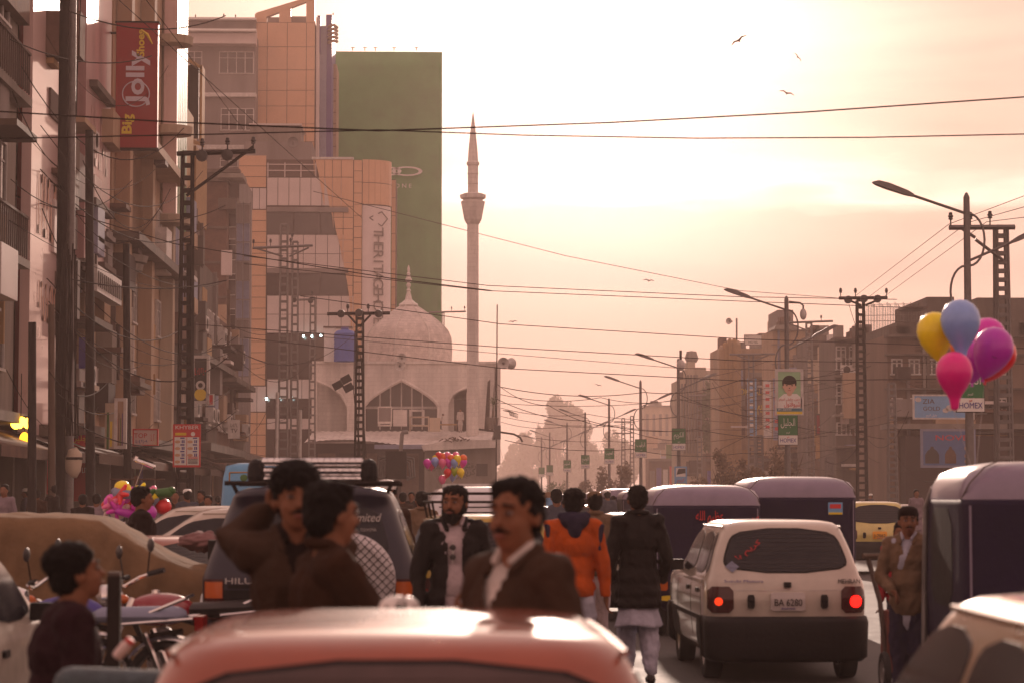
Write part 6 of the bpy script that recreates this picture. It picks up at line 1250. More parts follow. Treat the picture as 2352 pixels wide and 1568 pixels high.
# auto rickshaws
_rk = {}
def rickshaw(label, loc, rz=0, sc=1.0, ex=None, roof=None, tint=None):
    t = thing('auto_rickshaw', label, 'rickshaw', loc, rz, 'dark blue auto rickshaws with mauve roofs'); t.scale = (sc, sc, sc)
    B = Body([(.30, .12, 2.3, .50, .12), (.42, .03, 2.4, .60, .12), (.9, .0, 2.5, .64, .10), (1.52, .0, 2.0, .64, .10), (1.56, .0, 1.95, .645, .12), (1.66, .02, 1.9, .63, .15), (1.73, .07, 1.85, .59, .18), (1.775, .16, 1.75, .50, .2), (1.80, .35, 1.55, .36, .2), (1.805, .7, 1.2, .2, .1)])
    if not _rk:
        _rk['lo'] = B.mesh(.30, 1.555).mesh('body', P_['indigo'], 2); _rk['hi'] = B.mesh(1.556, 1.805).mesh('canopy', P_['vinyl'], 2)
    for n_, k in (('body', 'lo'), ('canopy', 'hi')):
        o = bpy.data.objects.new(n_, _rk[k]); COL.objects.link(o); o.parent = t
    for s in (-1, 1): MB().tube([(s * .645, .0 + .1, 1.56), (s * .60, .03, 1.66), (s * .50, .08, 1.76), (s * .36, .3, 1.812)], .006, 4).build('seam', M_['rust'], t)
    for s in (-1, 1):
        f = lambda y, z, o, s=s: B.side(y, z, s, o); patch('door_opening', [(.55, .85), (1.75, .85), (1.7, 1.5), (.55, 1.5)], f, M_['bumper'], t, .004, 1)
        x0, x1 = sorted((s * .58, s * .48)); patch('tail_light', [(x0, .55), (x1, .55), (x1, .68), (x0, .68)], B.rear, P_['amber'], t, .02, 1)
        for k in (0,): wheel(t, s * .52, .45, .22, .11, s)
        patch('piping', [(s * .60 - .006, .5), (s * .60 + .006, .5), (s * .60 + .006, 1.52), (s * .60 - .006, 1.52)], B.rear, P_['vinyl'], t, .006, 0)
    wheel(t, 0, 2.25, .22, .11, 1); patch('bumper_panel', [(-.55, .42), (.55, .42), (.55, .5), (-.55, .5)], B.rear, M_['yellow'], t, .03, 1)
    if ex: ex(t, B)
    return t
def r1(t, B):
    text('ﻪﻠﻟﺍ ﻢﻴﻈﻋ', .16, P_['scrawl'], t, (.02, -.045, 1.43), w=.33, ext=.003); text('ﻢﻳﺮﻛ ﻞﻴﻠﺟ', .1, P_['scrawl'], t, (.50, -.03, 1.30), w=.34, ry=.95, ext=.003)
def r2(t, B):
    patch('sticker', [(.30, 1.36), (.47, 1.36), (.47, 1.50), (.30, 1.50)], B.rear, M_['skyb'], t, .008, 0); patch('sticker', [(.305, 1.36), (.465, 1.36), (.465, 1.385), (.305, 1.385)], B.rear, M_['yellow'], t, .012, 0); patch('sticker', [(.32, 1.43), (.45, 1.43), (.45, 1.48), (.32, 1.48)], B.rear, P_['scrawl'], t, .012, 0)
rickshaw('auto rickshaw with red scrawled lettering beside the man in the black jacket', (gx(1625, 26.6), 26.6, 0), 0, .97, r1)
rickshaw('auto rickshaw with a blue and yellow sticker behind the cream-white hatchback', (gx(1842, 27.6), 27.6, 0), -.02, 1.03, r2)
def r3(t, B):
    b = MB(); b.tube([(-.66, 2.2, .3), (-.66, 2.1, .9), (-.66, 1.95, 1.5), (-.62, 1.85, 1.64)], .022, 8); b.build('corner_post', M_['steel'], t)
rickshaw('near auto rickshaw cut off by the right edge', (4.02, 14.6, 0), -.10, 1.02, r3)
for u, y, s, lb in ((1437, 70, 1.04, 'small hazy auto rickshaw left of the red scrawled one'), (1384, 84, 1.0, 'smaller auto rickshaw tucked behind the hazy one'), (1482, 64, 1.0, 'auto rickshaw partly hidden behind the jacket man head'), (1310, 120, 1.0, 'tiny auto rickshaw in the distance')): rickshaw(lb, (gx(u, y), y, 0), 0, s)
# white van
t = thing('van', 'white van with a rounded high roof beyond the bearded man', 'van', (gx(1100, 33), 33, 0), .03); B = Body([(.3, .05, 3.3, .70, .15), (.5, .0, 3.4, .74, .15), (.95, .0, 3.4, .745, .15), (1.4, .06, 3.0, .70, .16), (1.5, .1, 2.9, .69, .2), (1.62, .16, 2.8, .66, .25), (1.72, .28, 2.6, .56, .3), (1.76, .5, 2.4, .4, .3), (1.765, .9, 2.0, .2, .1)])
B.mesh(.3, 1.765).build('body', carpaint('van_white_paint', (.66, .66, .70)), t, smooth=2); patch('rear_window', [(-.62, 1.0), (.62, 1.0), (.58, 1.4), (-.58, 1.4)], B.rear, M_['carglass'], t, .008); patch('gutter', [(-.69, 1.46), (.69, 1.46), (.69, 1.475), (-.69, 1.475)], B.rear, M_['bumper'], t, .01, 0)
for s in (-1, 1):
    x0, x1 = sorted((s * .72, s * .62)); patch('tail_light', [(x0, .6), (x1, .6), (x1, .85), (x0, .85)], B.rear, P_['lens'], t, .012, 1); f = lambda y, z, o, s=s: B.side(y, z, s, o); patch('side_window', [(.3, 1.0), (1.4, 1.0), (1.4, 1.38), (.35, 1.38)], f, M_['carglass'], t, .006); patch('side_window', [(1.5, 1.0), (2.7, 1.0), (2.6, 1.38), (1.5, 1.38)], f, M_['carglass'], t, .006)
    for y_ in (.6, 2.7): wheel(t, s * .63, y_, .28, .16, s)
MB().cbox((0, 1.6, 1.78), .9, 1.4, .05).build('roof_vent', M_['frame'], t)
# light blue pickup cabin
t = thing('pickup_truck', 'light blue canvas-backed pickup left of the off-road car roof rack', 'pickup truck', (gx(606, 35), 35, 0), .05); B = Body([(.5, 0, 4, .65, .08), (1.3, .02, 3.6, .66, .08), (1.9, .08, 3.0, .62, .1), (2.08, .14, 2.8, .58, .12), (2.13, .3, 2.5, .4, .12)])
B.mesh(.5, 2.13).build('body', P_['blue'], t, smooth=2); b = MB()
for (a, c) in (((-.52, 1.82), (.1, 1.82)), ((-.52, 1.98), (.1, 1.98)), ((-.52, 1.82), (-.52, 1.98)), ((.1, 1.82), (.1, 1.98))): b.tube([B.rear(*a, .01), B.rear(*c, .01)], .012, 4)
b.build('painted_frame', M_['ochre'], t); patch('emblem', [(-.36, 1.85), (-.25, 1.85), (-.25, 1.95), (-.36, 1.95)], B.rear, M_['gpanel'], t, .01, 2, k=.28); b = MB(); [b.tube([(x, .0, 1.5), (x - .08, .0, 2.0)], .006, 4) for x in (0.1, .28)]; b.build('antenna', M_['dark'], t)
for s in (-1, 1): 
    for y_ in (.8, 3.1): wheel(t, s * .6, y_, .3, .16, s)
# box truck far off
t = thing('truck', 'far brown box truck with small blue and white posters on its back', 'truck', (gx(1241, 62), 62, 0)); MB().box(-.55, .55, 0, 3, .7, 1.75).build('cargo_box', mat('box_brown', (.30, .17, .10), .8), t); MB().box(.15, .4, -.02, 0, 1.35, 1.6).build('poster', M_['skyb'], t); MB().box(-.35, .0, -.02, 0, 1.2, 1.6).build('poster', M_['frame'], t); MB().box(-.5, .5, 3, 4.2, .5, 1.6).build('cab', M_['white'], t)
for s in (-1, 1): wheel(t, s * .45, .6, .35, .2, s)
# beige sheeted car
def sheeted():
    y0 = 18.8; t = thing('covered_car', 'parked car under a loose beige canvas cover', 'covered car', (gx(200, y0), y0, 0)); X0 = t.location.x; b = MB(); nx, ns = 90, 44
    prof = [(-6.2, .5), (-6.0, 1.1), (-5.5, 1.40), (-4.6, 1.46), (-3.6, 1.47), (gx(140, y0), 1.467), (gx(214, y0), 1.44), (gx(260, y0), 1.345), (gx(312, y0), 1.235), (gx(366, y0), 1.13), (gx(428, y0), 1.045), (-1.75, .99), (-1.6, .86), (-1.5, .5)]
    def top(x):
        for (a, z), (c, w) in zip(prof, prof[1:]):
            if a <= x <= c:
                f = (x - a) / (c - a); f = f * f * (3 - 2 * f) * .4 + f * .6; return z + (w - z) * f
        return .5
    for i in range(nx + 1):
        x = -6.2 + 4.7 * i / nx; h = top(x)
        for j in range(ns + 1):
            f = j / ns * 2 - 1; a = abs(f); sg = 1 if f > 0 else -1
            if a < .42: yy = a / .42 * .58; z = h - .03 * (a / .42) ** 2
            elif a < .55: q = (a - .42) / .13; yy = .58 + .12 * math.sin(q * PI / 2); z = h - .03 - .12 * (1 - math.cos(q * PI / 2))
            else: q = (a - .55) / .45; yy = .70 + .18 * q ** .8; z = (h - .15) * (1 - q) + .06 * q
            p = Vector((x, y0 + .85 + sg * yy, z)); k = min(1, max(0, (a - .35) / .3))
            fold = .05 * (.5 - abs(noise.noise(Vector((x * 2.6 + z * 1.1, z * 1.2, sg * 3))))) * 1.6 + .02 * noise.noise(Vector((x * 5 + z * 4, z * 4, 1))) + .014 * noise.noise(Vector((x * 9 - z * 3, z * 2, 7))); rg = sum(am * math.exp(-((x + sl * (z - 1.0) - xc_) / .045) ** 2) for xc_, sl, am in ((-4.3, .3, .05), (-3.6, -.2, .06), (-3.05, .25, .05), (-2.62, -.25, .09), (-2.3, -.5, .06), (-2.0, .5, .05), (-3.3, 1.2, .05), (-3.9, .9, .05))); p.y += sg * (fold * 1.1 + rg) * k; p.z += rg * .08 * (1 - k); p.z += .008 * noise.noise(Vector((x * 2.0, yy * 3, 1))) * (1 - k) + .01 * noise.noise(Vector((x * 7, yy * 6, 4)))
            b.v.append(p - Vector((X0, y0, 0)))
    w = ns + 1; b.f = [(i * w + j, i * w + j + 1, (i + 1) * w + j + 1, (i + 1) * w + j) for i in range(nx) for j in range(ns)]; b.m = [0] * len(b.f)
    b.build('canvas_cover', mat('beige_canvas', (.20, .125, .07), .95, var=.3, scale=2.5, bump=.35, spec=.1), t, smooth=2)
    for x in (-5.3, -2.4): wheel(t, x - X0, .85, .26, .16, 1)
sheeted()
# motorcycles
def bike(label, loc, rz, tank, lean=.12, chrome_seat=False):
    t = thing('motorcycle', label, 'motorcycle', loc, rz); t.rotation_euler = (0, lean, rz); S = lambda b, n, m, sm_=True: b.build(n, m, t, smooth=sm_)
    for y_ in (-.6, .62):
        b = MB(); n = 26
        for i in range(n):
            for j in range(8):
                a = 2 * PI * i / n; w = 2 * PI * j / 8; r = .275 + .035 * math.cos(w); b.v.append(Vector((.035 * math.sin(w), y_ + r * math.cos(a), .31 + r * math.sin(a))))
        b.f = [(i * 8 + j, i * 8 + (j + 1) % 8, ((i + 1) % n) * 8 + (j + 1) % 8, ((i + 1) % n) * 8 + j) for i in range(n) for j in range(8)]; b.m = [0] * len(b.f); o = S(b, 'wheel', M_['rubber'])
        b = MB(); b.lathe([(.24, -.02), (.25, -.02), (.25, .02), (.24, .02), (.24, -.02)], 24, (0, y_, .31), axis='X'); b.lathe([(0, -.05), (.05, -.05), (.05, .05), (0, .05)], 10, (0, y_, .31), axis='X'); b.build('rim', M_['chrome'], o, smooth=True)
        b = MB()
        for k in range(14): a = 2 * PI * k / 14; b.tube([(.03 * (-1) ** k, y_ + .04 * math.cos(a), .31 + .04 * math.sin(a)), (0, y_ + .24 * math.cos(a + .3), .31 + .24 * math.sin(a + .3))], .003, 3, False)
        tag(b.build('spokes', M_['chrome'], o), kind='stuff')
        b = MB(); b.v = []; n = 12
        for i in range(n + 1):
            a = (R(10) if y_ > 0 else R(35)) + R(130) * i / n
            for x_ in (-.06, -.04, .04, .06): b.v.append(Vector((x_, y_ + (.345 if abs(x_) < .05 else .325) * math.cos(a), .31 + (.345 if abs(x_) < .05 else .32) * math.sin(a))))
        b.f = [(i * 4 + j, i * 4 + j + 1, (i + 1) * 4 + j + 1, (i + 1) * 4 + j) for i in range(n) for j in range(3)]; b.m = [0] * len(b.f); S(b, 'mudguard', M_['chrome'])
    for s in (-1, 1): MB().tube([(s * .09, .62, .31), (s * .09, .36, .88)], .022).build('fork', M_['chrome'], t); MB().tube([(s * .1, -.6, .31), (s * .1, -.45, .68)], .025).build('shock_absorber', M_['chrome'], t)
    b = MB(); b.tube([(0, .38, .85), (0, .2, .45), (0, -.1, .35), (0, -.2, .6), (0, -.7, .68)], .022); b.tube([(0, .38, .85), (0, -.2, .68)], .022); b.tube([(.08, -.2, .35), (.08, -.6, .31)], .02); S(b, 'frame', M_['dark'])
    b = MB(); b.ell((0, .12, .80), .13, .27, .12, 16, 10); S(b, 'fuel_tank', tank); MB().lathe([(.035, 0), (.035, .03), (0, .035)], 10, (0, .15, .91)).build('fuel_cap', M_['chrome'], t)
    b = MB(); b.cap((0, -.12, .79), (0, -.62, .80), .10, .11, 12); b.v = [Vector((v.x * 1.1, v.y, .79 + (v.z - .79) * .55)) for v in b.v]; S(b, 'seat', M_['bluegrey'] if chrome_seat else M_['blackp'])
    b = MB(); b.tube([(-.09, -.45, .8), (-.1, -.75, .92), (.1, -.75, .92), (.09, -.45, .8)], .014); b.tube([(-.1, -.3, .74), (-.1, -.8, .78), (.1, -.8, .78), (.1, -.3, .74)], .012); S(b, 'grab_rail', M_['chrome'])
    b = MB(); b.tube([(-.36, .22, 1.06), (-.2, .34, 1.02), (0, .38, .97), (.2, .34, 1.02), (.36, .22, 1.06)], .014); S(b, 'handlebar', M_['chrome'])
    for s in (-1, 1):
        MB().tube([(s * .36, .22, 1.06), (s * .26, .3, 1.04)], .02).build('grip', M_['rubber'], t); MB().tube([(s * .24, .3, 1.04), (s * .3, .3, 1.2)], .006).build('mirror_stem', M_['dark'], t); MB().ell((s * .32, .3, 1.24), .06, .015, .05, 10, 6).build('mirror', M_['blackp'], t, smooth=True)
        MB().ell((s * .17, .46, .87), .035, .045, .035, 8, 6).build('indicator', P_['amber'], t, smooth=True)
    MB().lathe([(0, .1), (.085, .09), (.09, 0), (.06, -.08), (0, -.1)], 16, (0, .5, .9), axis='Y').build('headlight', M_['chrome'], t, smooth=True); MB().cbox((0, -.83, .74), .11, .06, .1).build('tail_light', P_['lens'], t)
    b = MB(); b.cbox((0, .05, .42), .2, .28, .22).ell((0, .1, .58), .07, .1, .1, 10, 6); b.ell((.1, .0, .4), .06, .1, .1, 10, 6); S(b, 'engine', M_['pole']); b = MB(); b.cap((.13, .0, .27), (.15, -.7, .33), .022, .035); S(b, 'exhaust', M_['chrome']); return t
bike('motorcycle with a red fuel tank and round headlight beside the off-road car', (gx(415, 16.8), 16.8, 0), R(118), carpaint('red_tank_paint', (.28, .015, .03)), .1)
bike('motorcycle with a chrome rear rack and red tail lamp before the covered car', (gx(205, 16.3), 16.3, 0), R(80), M_['navy'], -.08, True)
t = thing('post', 'short dark square post in front of the motorcycles', 'post', (gx(265, 11.5), 11.5, 0)); MB().box(-.032, .032, -.03, .03, 0, 1.215).build('shaft', M_['dark'], t); MB().box(-.03, .03, -.03, .03, 1.215, 1.235).build('top_plate', M_['rust'], t)
# vendor's barrow in front of the boy
t = thing('vendor_cart', 'yellow-green vendor cart with a rolled quilted blue-grey mat', 'cart', (gx(330, 7.3), 7.3, 0)); b = MB(); b.cap((-.22, 0, 1.02), (.62, .1, .97), .055, .06, 14); b.cap((-.22, .02, .98), (.6, .12, .93), .05, .05, 14)
o_ = b.build('rolled_mat', mat('quilted_mat', (.09, .13, .15), .5, var=.4, scale=30, bump=.6), t, smooth=2)
b = MB(); b.v = [Vector(p) for p in ((-.3, -.3, .92), (.6, -.3, .92), (.7, .4, .9), (-.3, .4, .9), (-.25, -.25, .75), (.55, -.25, .75), (.6, .35, .75), (-.25, .35, .75))]; b.f = [(0, 1, 5, 4), (1, 2, 6, 5), (2, 3, 7, 6), (3, 0, 4, 7), (4, 5, 6, 7)]; b.m = [0] * 5; b.build('tray', mat('yellow_green_tray', (.22, .22, .015), .5), t)
for x in (-.2, .5):
    for yy in (-.2, .3): MB().tube([(x, yy, 0), (x, yy, .76)], .02).build('leg', M_['dark'], t)
for k, (x, z) in enumerate(((-.16, .92), (-.05, .93), (.04, .91))):
    j = thing('jar', 'small glass jar with a red lid lying on the tray, %s' % ['nearest the boy', 'in the middle', 'towards the maroon car'][k], 'jar', (t.location.x + x, 7.15, z)); j.rotation_euler = (0, 1.1, .3 * k); MB().lathe([(0, 0), (.028, 0), (.03, .02), (.03, .08), (.022, .095)], 12).build('glass', M_['pinkish'], j, smooth=True); MB().lathe([(.025, .095), (.025, .115), (0, .117)], 12).build('lid', M_['redp'], j)
# hand cart on the right
t = thing('hand_trolley', 'tall two-wheeled hand trolley with a raised handle pushed by the man in tan', 'hand trolley', (gx(2035, 19), 19, 0)); zb = .17
MB().tube([(.0, 0, zb), (-.06, 0, .75), (-.16, 0, 1.12)], .022).build('side_bar', M_['rust'], t); MB().tube([(.3, .1, zb), (.25, .1, .75), (.12, .1, 1.12)], .022).build('side_bar', M_['rust'], t); MB().tube([(-.2, -.02, 1.12), (.15, .1, 1.12)], .025).build('handle', M_['wood'], t)
MB().cbox((.16, .1, .42), .34, .3, .5).build('load_box', mat('red_brown_crate', (.16, .04, .03), .8), t); 
for x in (-.03, .36): wheel(t, x, -.02, .17, .05, -1)
# ---------------------------------------------------------------- people
def skinned(mb, vox, m, name, parent, fold=0, fs=9.0, smooth=4, clip=None, cut=None, spike=0, seed=0):
    o = mb.build('tmp', m); md = o.modifiers.new('r', 'REMESH'); md.mode = 'VOXEL'; md.voxel_size = vox; md.use_smooth_shade = True
    if smooth: sm_ = o.modifiers.new('s', 'SMOOTH'); sm_.iterations = smooth; sm_.factor = .5
    bpy.context.view_layer.update()
    me = bpy.data.meshes.new_from_object(o.evaluated_get(bpy.context.evaluated_depsgraph_get())); me.name = name; old = o.data; bpy.data.objects.remove(o); bpy.data.meshes.remove(old)
    if fold or spike:
        nrm = [v.normal.copy() for v in me.vertices]
        for v, n in zip(me.vertices, nrm):
            p = v.co; d = fold * (noise.noise(Vector((p.x * fs + seed, p.y * fs, p.z * fs * .45 + p.x * 3))) + .6 * noise.noise(Vector((p.x * fs * 2 + p.z * 7, p.y * fs * 2, p.z * fs * 1.6 + seed))))
            if spike: d += spike * noise.noise(Vector((p.x * 55, p.y * 55, p.z * 40)))
            v.co = p + n * d
    if clip is not None:
        for v in me.vertices:
            if v.co.z < clip: v.co.z = clip + (v.co.z - clip) * .04
    if cut:
        bm = bmesh.new(); bm.from_mesh(me); bmesh.ops.delete(bm, geom=[f for f in bm.faces if cut(f.calc_center_median())], context='FACES'); bm.to_mesh(me); bm.free()
    me.materials.clear(); me.materials.append(m); me.shade_smooth()
    o = bpy.data.objects.new(name, me); COL.objects.link(o); o.parent = parent; return o
def cloth(n, c, r=.9, var=.25): return mat(n, c, r, var=var, scale=7, bump=.3, spec=.12)
K = dict(black=cloth('black_leather', (.012, .009, .009), .6), dark=cloth('dark_wool', (.016, .009, .008)), maroon=cloth('dark_maroon_fleece', (.028, .011, .015)), brown=cloth('brown_tweed', (.042, .019, .011)), olive=cloth('grey_brown_jacket', (.055, .032, .022)), pale=cloth('pale_kameez', (.42, .34, .36), .85),
         bluew=cloth('pale_blue_shalwar', (.38, .38, .46), .85), orange=cloth('orange_knit', (.50, .085, .012)), navy=cloth('navy_hood', (.03, .025, .05)), tan=cloth('tan_jacket', (.17, .11, .07)), grey=cloth('grey_blue_jacket', (.07, .075, .10)), white=cloth('white_cotton', (.55, .49, .46)), red=cloth('red_cloth', (.30, .02, .03)), shoe=mat('shoe_leather', (.02, .014, .012), .5), mauve=cloth('mauve_shawl', (.22, .17, .20)))
LIP = mat('lips', (.22, .07, .05), .5, bump=0); EYEM = mat('eye_white', (.20, .15, .13), .3, bump=0, var=0)
def hand(b, wr, d, up, curl=.5, s=1, k=1.0):
    """palm and five fingers at wrist wr, pointing along d, thumb on side up"""
    d = Vector(d).normalized(); up = Vector(up); up = (up - d * up.dot(d)).normalized(); n = d.cross(up).normalized() * s; wr = Vector(wr)
    pc = wr + d * .05 * k; b.ell(pc, .04 * k, .04 * k, .018 * k, 10, 6, Matrix((d, up, n)).transposed())
    b.cap(wr - d * .02, wr + d * .03 * k, .026 * k, .028 * k)
    for i, l in enumerate((.042, .048, .045, .035)):
        o = wr + d * .085 * k + up * (.028 - .019 * i) * k; a = curl * .8; p = o + (d * math.cos(a) + n * math.sin(a)) * l * k; a2 = curl * 1.9; q = p + (d * math.cos(a2) + n * math.sin(a2)) * l * .75 * k
        b.cap(o - d * .03, o, .0105 * k, .0100 * k, 8).cap(o, p, .0100 * k, .0092 * k, 8).cap(p, q, .0092 * k, .008 * k, 8)
    o = wr + d * .02 * k + up * .03 * k; p = o + (d * .6 + up * .8).normalized() * .035 * k; q = p + (d * .9 + up * .3 + n * .3).normalized() * .032 * k; b.cap(o, p, .013 * k, .011 * k, 8).cap(p, q, .011 * k, .009 * k, 8)
def person(label, x, y, rz, h=1.72, top='black', low='bluew', arms=None, turn=0, tilt=0, lean=0, vox=.010, beard=0, hairs=1.0, open_=None, hem=.82, kurta=False, hood=None, cap=None, stride=.0, shirt=None, z=0, face=True, seed=0, shawl=None, w=1.0, lit=None):
    t = thing('person', label, 'person', (x, y, z), rz); s = h / 1.72; t.scale = (s * w, s * w, s); hi = vox < .018
    A = dict(le=(-.25, -.02, 1.14), lw=(-.27, .07, .90), re=(.25, -.02, 1.14), rw=(.27, .07, .90), lh=None, rh=None); A.update(arms or {})
    Mh = Matrix.Translation((0, .01 + lean * .5, 1.60)) @ Matrix.Rotation(turn, 4, 'Z') @ Matrix.Rotation(-tilt, 4, 'X')
    H = lambda p: Mh @ Vector(p); M3 = Mh.to_3x3()
    def el(b, p, rx, ry, rz_): b.ell(H(p), rx, ry, rz_, 16, 10, M3)
    L_ = lambda z_: Vector((0, lean * max(0, (z_ - .95)) / .65 * .5, 0))
    b = MB()
    el(b, (0, -.012, .03), .076, .094, .09); el(b, (0, .022, -.03), .062, .070, .085); el(b, (0, .045, -.085), .036, .036, .03); b.cap(H((0, .082, .015)), H((0, .106, -.026)), .009, .0145)
    b.cap(H((-.034, .078, .030)), H((.034, .078, .030)), .012, .012); el(b, (-.036, .058, -.028), .022, .022, .026); el(b, (.036, .058, -.028), .022, .022, .026); el(b, (0, .085, -.062), .02, .012, .012)
    for e in (-1, 1): el(b, (e * .078, -.008, -.008), .011, .022, .032)
    b.cap(H((0, -.012, -.07)), Vector((0, -.005, 1.43)) + L_(1.43), .054, .062)
    b.ell(Vector((0, 0, 1.27)) + L_(1.27), .16, .10, .19); b.ell(Vector((0, 0, 1.03)) + L_(1.03), .145, .10, .16); b.cap(Vector((-.15, 0, 1.4)) + L_(1.4), Vector((.15, 0, 1.4)) + L_(1.4), .055, .055)
    hips = [(-.085, 0, .93), (.085, 0, .93)]; ank = [(-.09, stride, .09), (.09, -stride, .09 + abs(stride) * .25)]; kn = [(-.095, stride * .6 + .02, .5), (.095, -stride * .3 + .05 * (stride != 0), .5)]
    for a, k_, n_ in zip(hips, kn, ank): b.cap(a, k_, .082, .055).cap(k_, n_, .055, .036).cap(n_, Vector(n_) + Vector((0, .13, -.055)), .035, .03)
    for q, e in (('l', -1), ('r', 1)):
        sh = Vector((e * .185, 0, 1.41)) + L_(1.41); el_, wr = Vector(A[q + 'e']), Vector(A[q + 'w']); b.cap(sh, el_, .05, .04).cap(el_, wr, .04, .027)
        d = (wr - el_).normalized()
        if A[q + 'h'] is not False and hi: hand(b, wr, A[q + 'h'] or d, (0, 1, .2) if not A[q + 'h'] else (0, 0, 1), .55, e)
        elif not hi: b.cap(wr, wr + d * .12, .035, .03)
    skinned(b, vox, M_['skin'], 'body', t, smooth=3)
    # hair
    b = MB(); el(b, (0, -.022, .052), .085, .096, .078); el(b, (0, -.052, .0), .078, .062, .085)
    for e in (-1, 1): el(b, (e * .072, -.012, .02), .015, .036, .038)
    if cap is None or cap == 'none': el(b, (.01, .030, .094), .062 * hairs, .040 * hairs, .024 * hairs)
    if hairs > 1.05: el(b, (0, -.02, .07), .09 * hairs, .10 * hairs, .075 * hairs); el(b, (.02, .055, .082), .052, .026, .020)
    skinned(b, max(vox * .9, .008), M_['hair'], 'hair', t, spike=.012 if hi else .006, smooth=1, seed=seed)
    if cap:
        b = MB(); n = 18; prof = [(.084, .045), (.086, .075), (.078, .105), (.05, .125), (.015, .13), (.0, .13)]; vs_ = []
        for r_, z_ in prof:
            for j in range(n): a = 2 * PI * j / n; vs_.append(H((r_ * math.cos(a), r_ * 1.12 * math.sin(a) - .01, z_)))
        b.add(vs_, [(i * n + j, i * n + (j + 1) % n, (i + 1) * n + (j + 1) % n, (i + 1) * n + j) for i in range(len(prof) - 1) for j in range(n)]); b.build('cap', cap, t, smooth=2)
    if face and hi:
        for e in (-1, 1):
            MB().ell(H((e * .030, .083, .008)), .014, .009, .008, 10, 6, M3).build('eye', EYEM, t, smooth=2); MB().ell(H((e * .030, .0905, .008)), .006, .004, .006, 8, 6, M3).build('iris', M_['hair'], t, smooth=2)
            MB().cap(H((e * .046, .082, .032)), H((e * .016, .095, .036)), .004, .006, 6).build('eyebrow', M_['hair'], t)
        MB().ell(H((0, .0965, -.064)), .022, .007, .008, 10, 6, M3).build('lips', LIP, t, smooth=2)
        if beard: b = MB(); b.cap(H((-.036, .086, -.054)), H((-.004, .103, -.045)), .004, .0075).cap(H((.004, .103, -.045)), H((.034, .087, -.053)), .0075, .004); skinned(b, .005, M_['hair'], 'moustache', t, smooth=1)
        if beard > 1:
            b = MB(); el(b, (0, .058, -.098), .05, .046, .055)
            for e in (-1, 1): b.cap(H((e * .066, .008, -.01)), H((e * .055, .03, -.07)), .014, .022).cap(H((e * .055, .03, -.07)), H((e * .02, .07, -.10)), .022, .028)
            skinned(b, .008, M_['hair'], 'beard', t, spike=.012, smooth=1)
    # lower clothing
    b = MB(); lw = K[low]
    b.ell((0, 0, .92), .175, .125, .12)
    for a, k_, n_ in zip(hips, kn, ank):
        k2 = Vector(k_); n2 = Vector(n_) + Vector((0, 0, .05)); b.cap(a, k2, .115, .105).cap(k2, n2, .10, .075)
    skinned(b, max(vox, .012), lw, 'trousers', t, fold=.020, fs=11, seed=seed)
    if kurta:
        b = MB(); n = 56; rows = 9
        for i in range(rows + 1):
            f = i / rows; zh = min(1.0, hem + .04) if not open_ else 1.0; zz = zh - (zh - .54) * f; 
            for j in range(n):
                a = 2 * PI * j / n; q = 1 + f * (.05 * math.sin(7 * a + seed) + .035 * math.sin(13 * a + 2 * seed + f * 2)); b.v.append(Vector(((.175 + .055 * f) * q * math.cos(a), (.13 + (.045 + abs(stride) * .25) * f) * q * math.sin(a), zz + .012 * math.sin(3 * a + 1) * f)))
        b.f = [(i * n + j, i * n + (j + 1) % n, (i + 1) * n + (j + 1) % n, (i + 1) * n + j) for i in range(rows) for j in range(n)]; b.m = [0] * len(b.f); ko = b.build('kameez', lw, t, smooth=2); ks = ko.modifiers.new('hem', 'SOLIDIFY'); ks.thickness = .006
    for n_ in ank: MB().cap(Vector(n_) + Vector((0, -.03, -.04)), Vector(n_) + Vector((0, .15, -.052)), .045, .036, 10).build('shoe', K['shoe'], t, smooth=2)
    if open_ or shirt:
        b = MB(); b.ell(Vector((0, .012, 1.27)) + L_(1.27), .175, .125, .18); kk = 1 if open_ else .8; b.ell((0, .02 * kk, 1.05), .16 * kk, .135 * kk, .2); b.ell((0, .02 * kk, .85), .165 * kk, .13 * kk, .18); b.cap((-.12, 0, 1.4), (.12, 0, 1.4), .07, .07)
        skinned(b, max(vox, .012), K[open_ or shirt], 'shirt', t, fold=.012, seed=seed)
        b = MB(); 
        for e in (-1, 1): b.cap(Vector((e * .055, .0, 1.50)) + L_(1.5), Vector((e * .04, .065, 1.455)) + L_(1.45), .018, .014, 8)
        b.cap(Vector((-.055, 0, 1.5)) + L_(1.5), Vector((0, -.06, 1.515)) + L_(1.5), .018, .018, 8).cap(Vector((.055, 0, 1.5)) + L_(1.5), Vector((0, -.06, 1.515)) + L_(1.5), .018, .018, 8); b.build('collar', K[open_ or shirt], t, smooth=2)
    b = MB(); tp = K[top]
    b.ell(Vector((0, 0, 1.28)) + L_(1.28), .21, .145, .19); b.ell(Vector((0, .01, 1.08)) + L_(1.08), .19, .15, .2); b.cap(Vector((-.165, -.01, 1.40)) + L_(1.4), Vector((.165, -.01, 1.40)) + L_(1.4), .085, .085)
    if hem < .95: b.ell((0, .005, .93), .225 if hem < .8 else .205, .165, .16)
    if hem < .8: b.ell((0, .005, .82), .235, .18, .14)
    if hem < .7: b.ell((0, .005, .72), .245, .19, .13)
    b.cap(Vector((-.09, -.01, 1.44)) + L_(1.44), Vector((.09, -.01, 1.44)) + L_(1.44), .06, .06)
    for q, e in (('l', -1), ('r', 1)):
        sh = Vector((e * .19, 0, 1.395)) + L_(1.395); el_, wr = Vector(A[q + 'e']), Vector(A[q + 'w']); b.cap(sh, el_, .078, .066, 12).cap(el_, wr + (el_ - wr).normalized() * .02, .066, .05, 12)
    if hood: pass
    ct = None
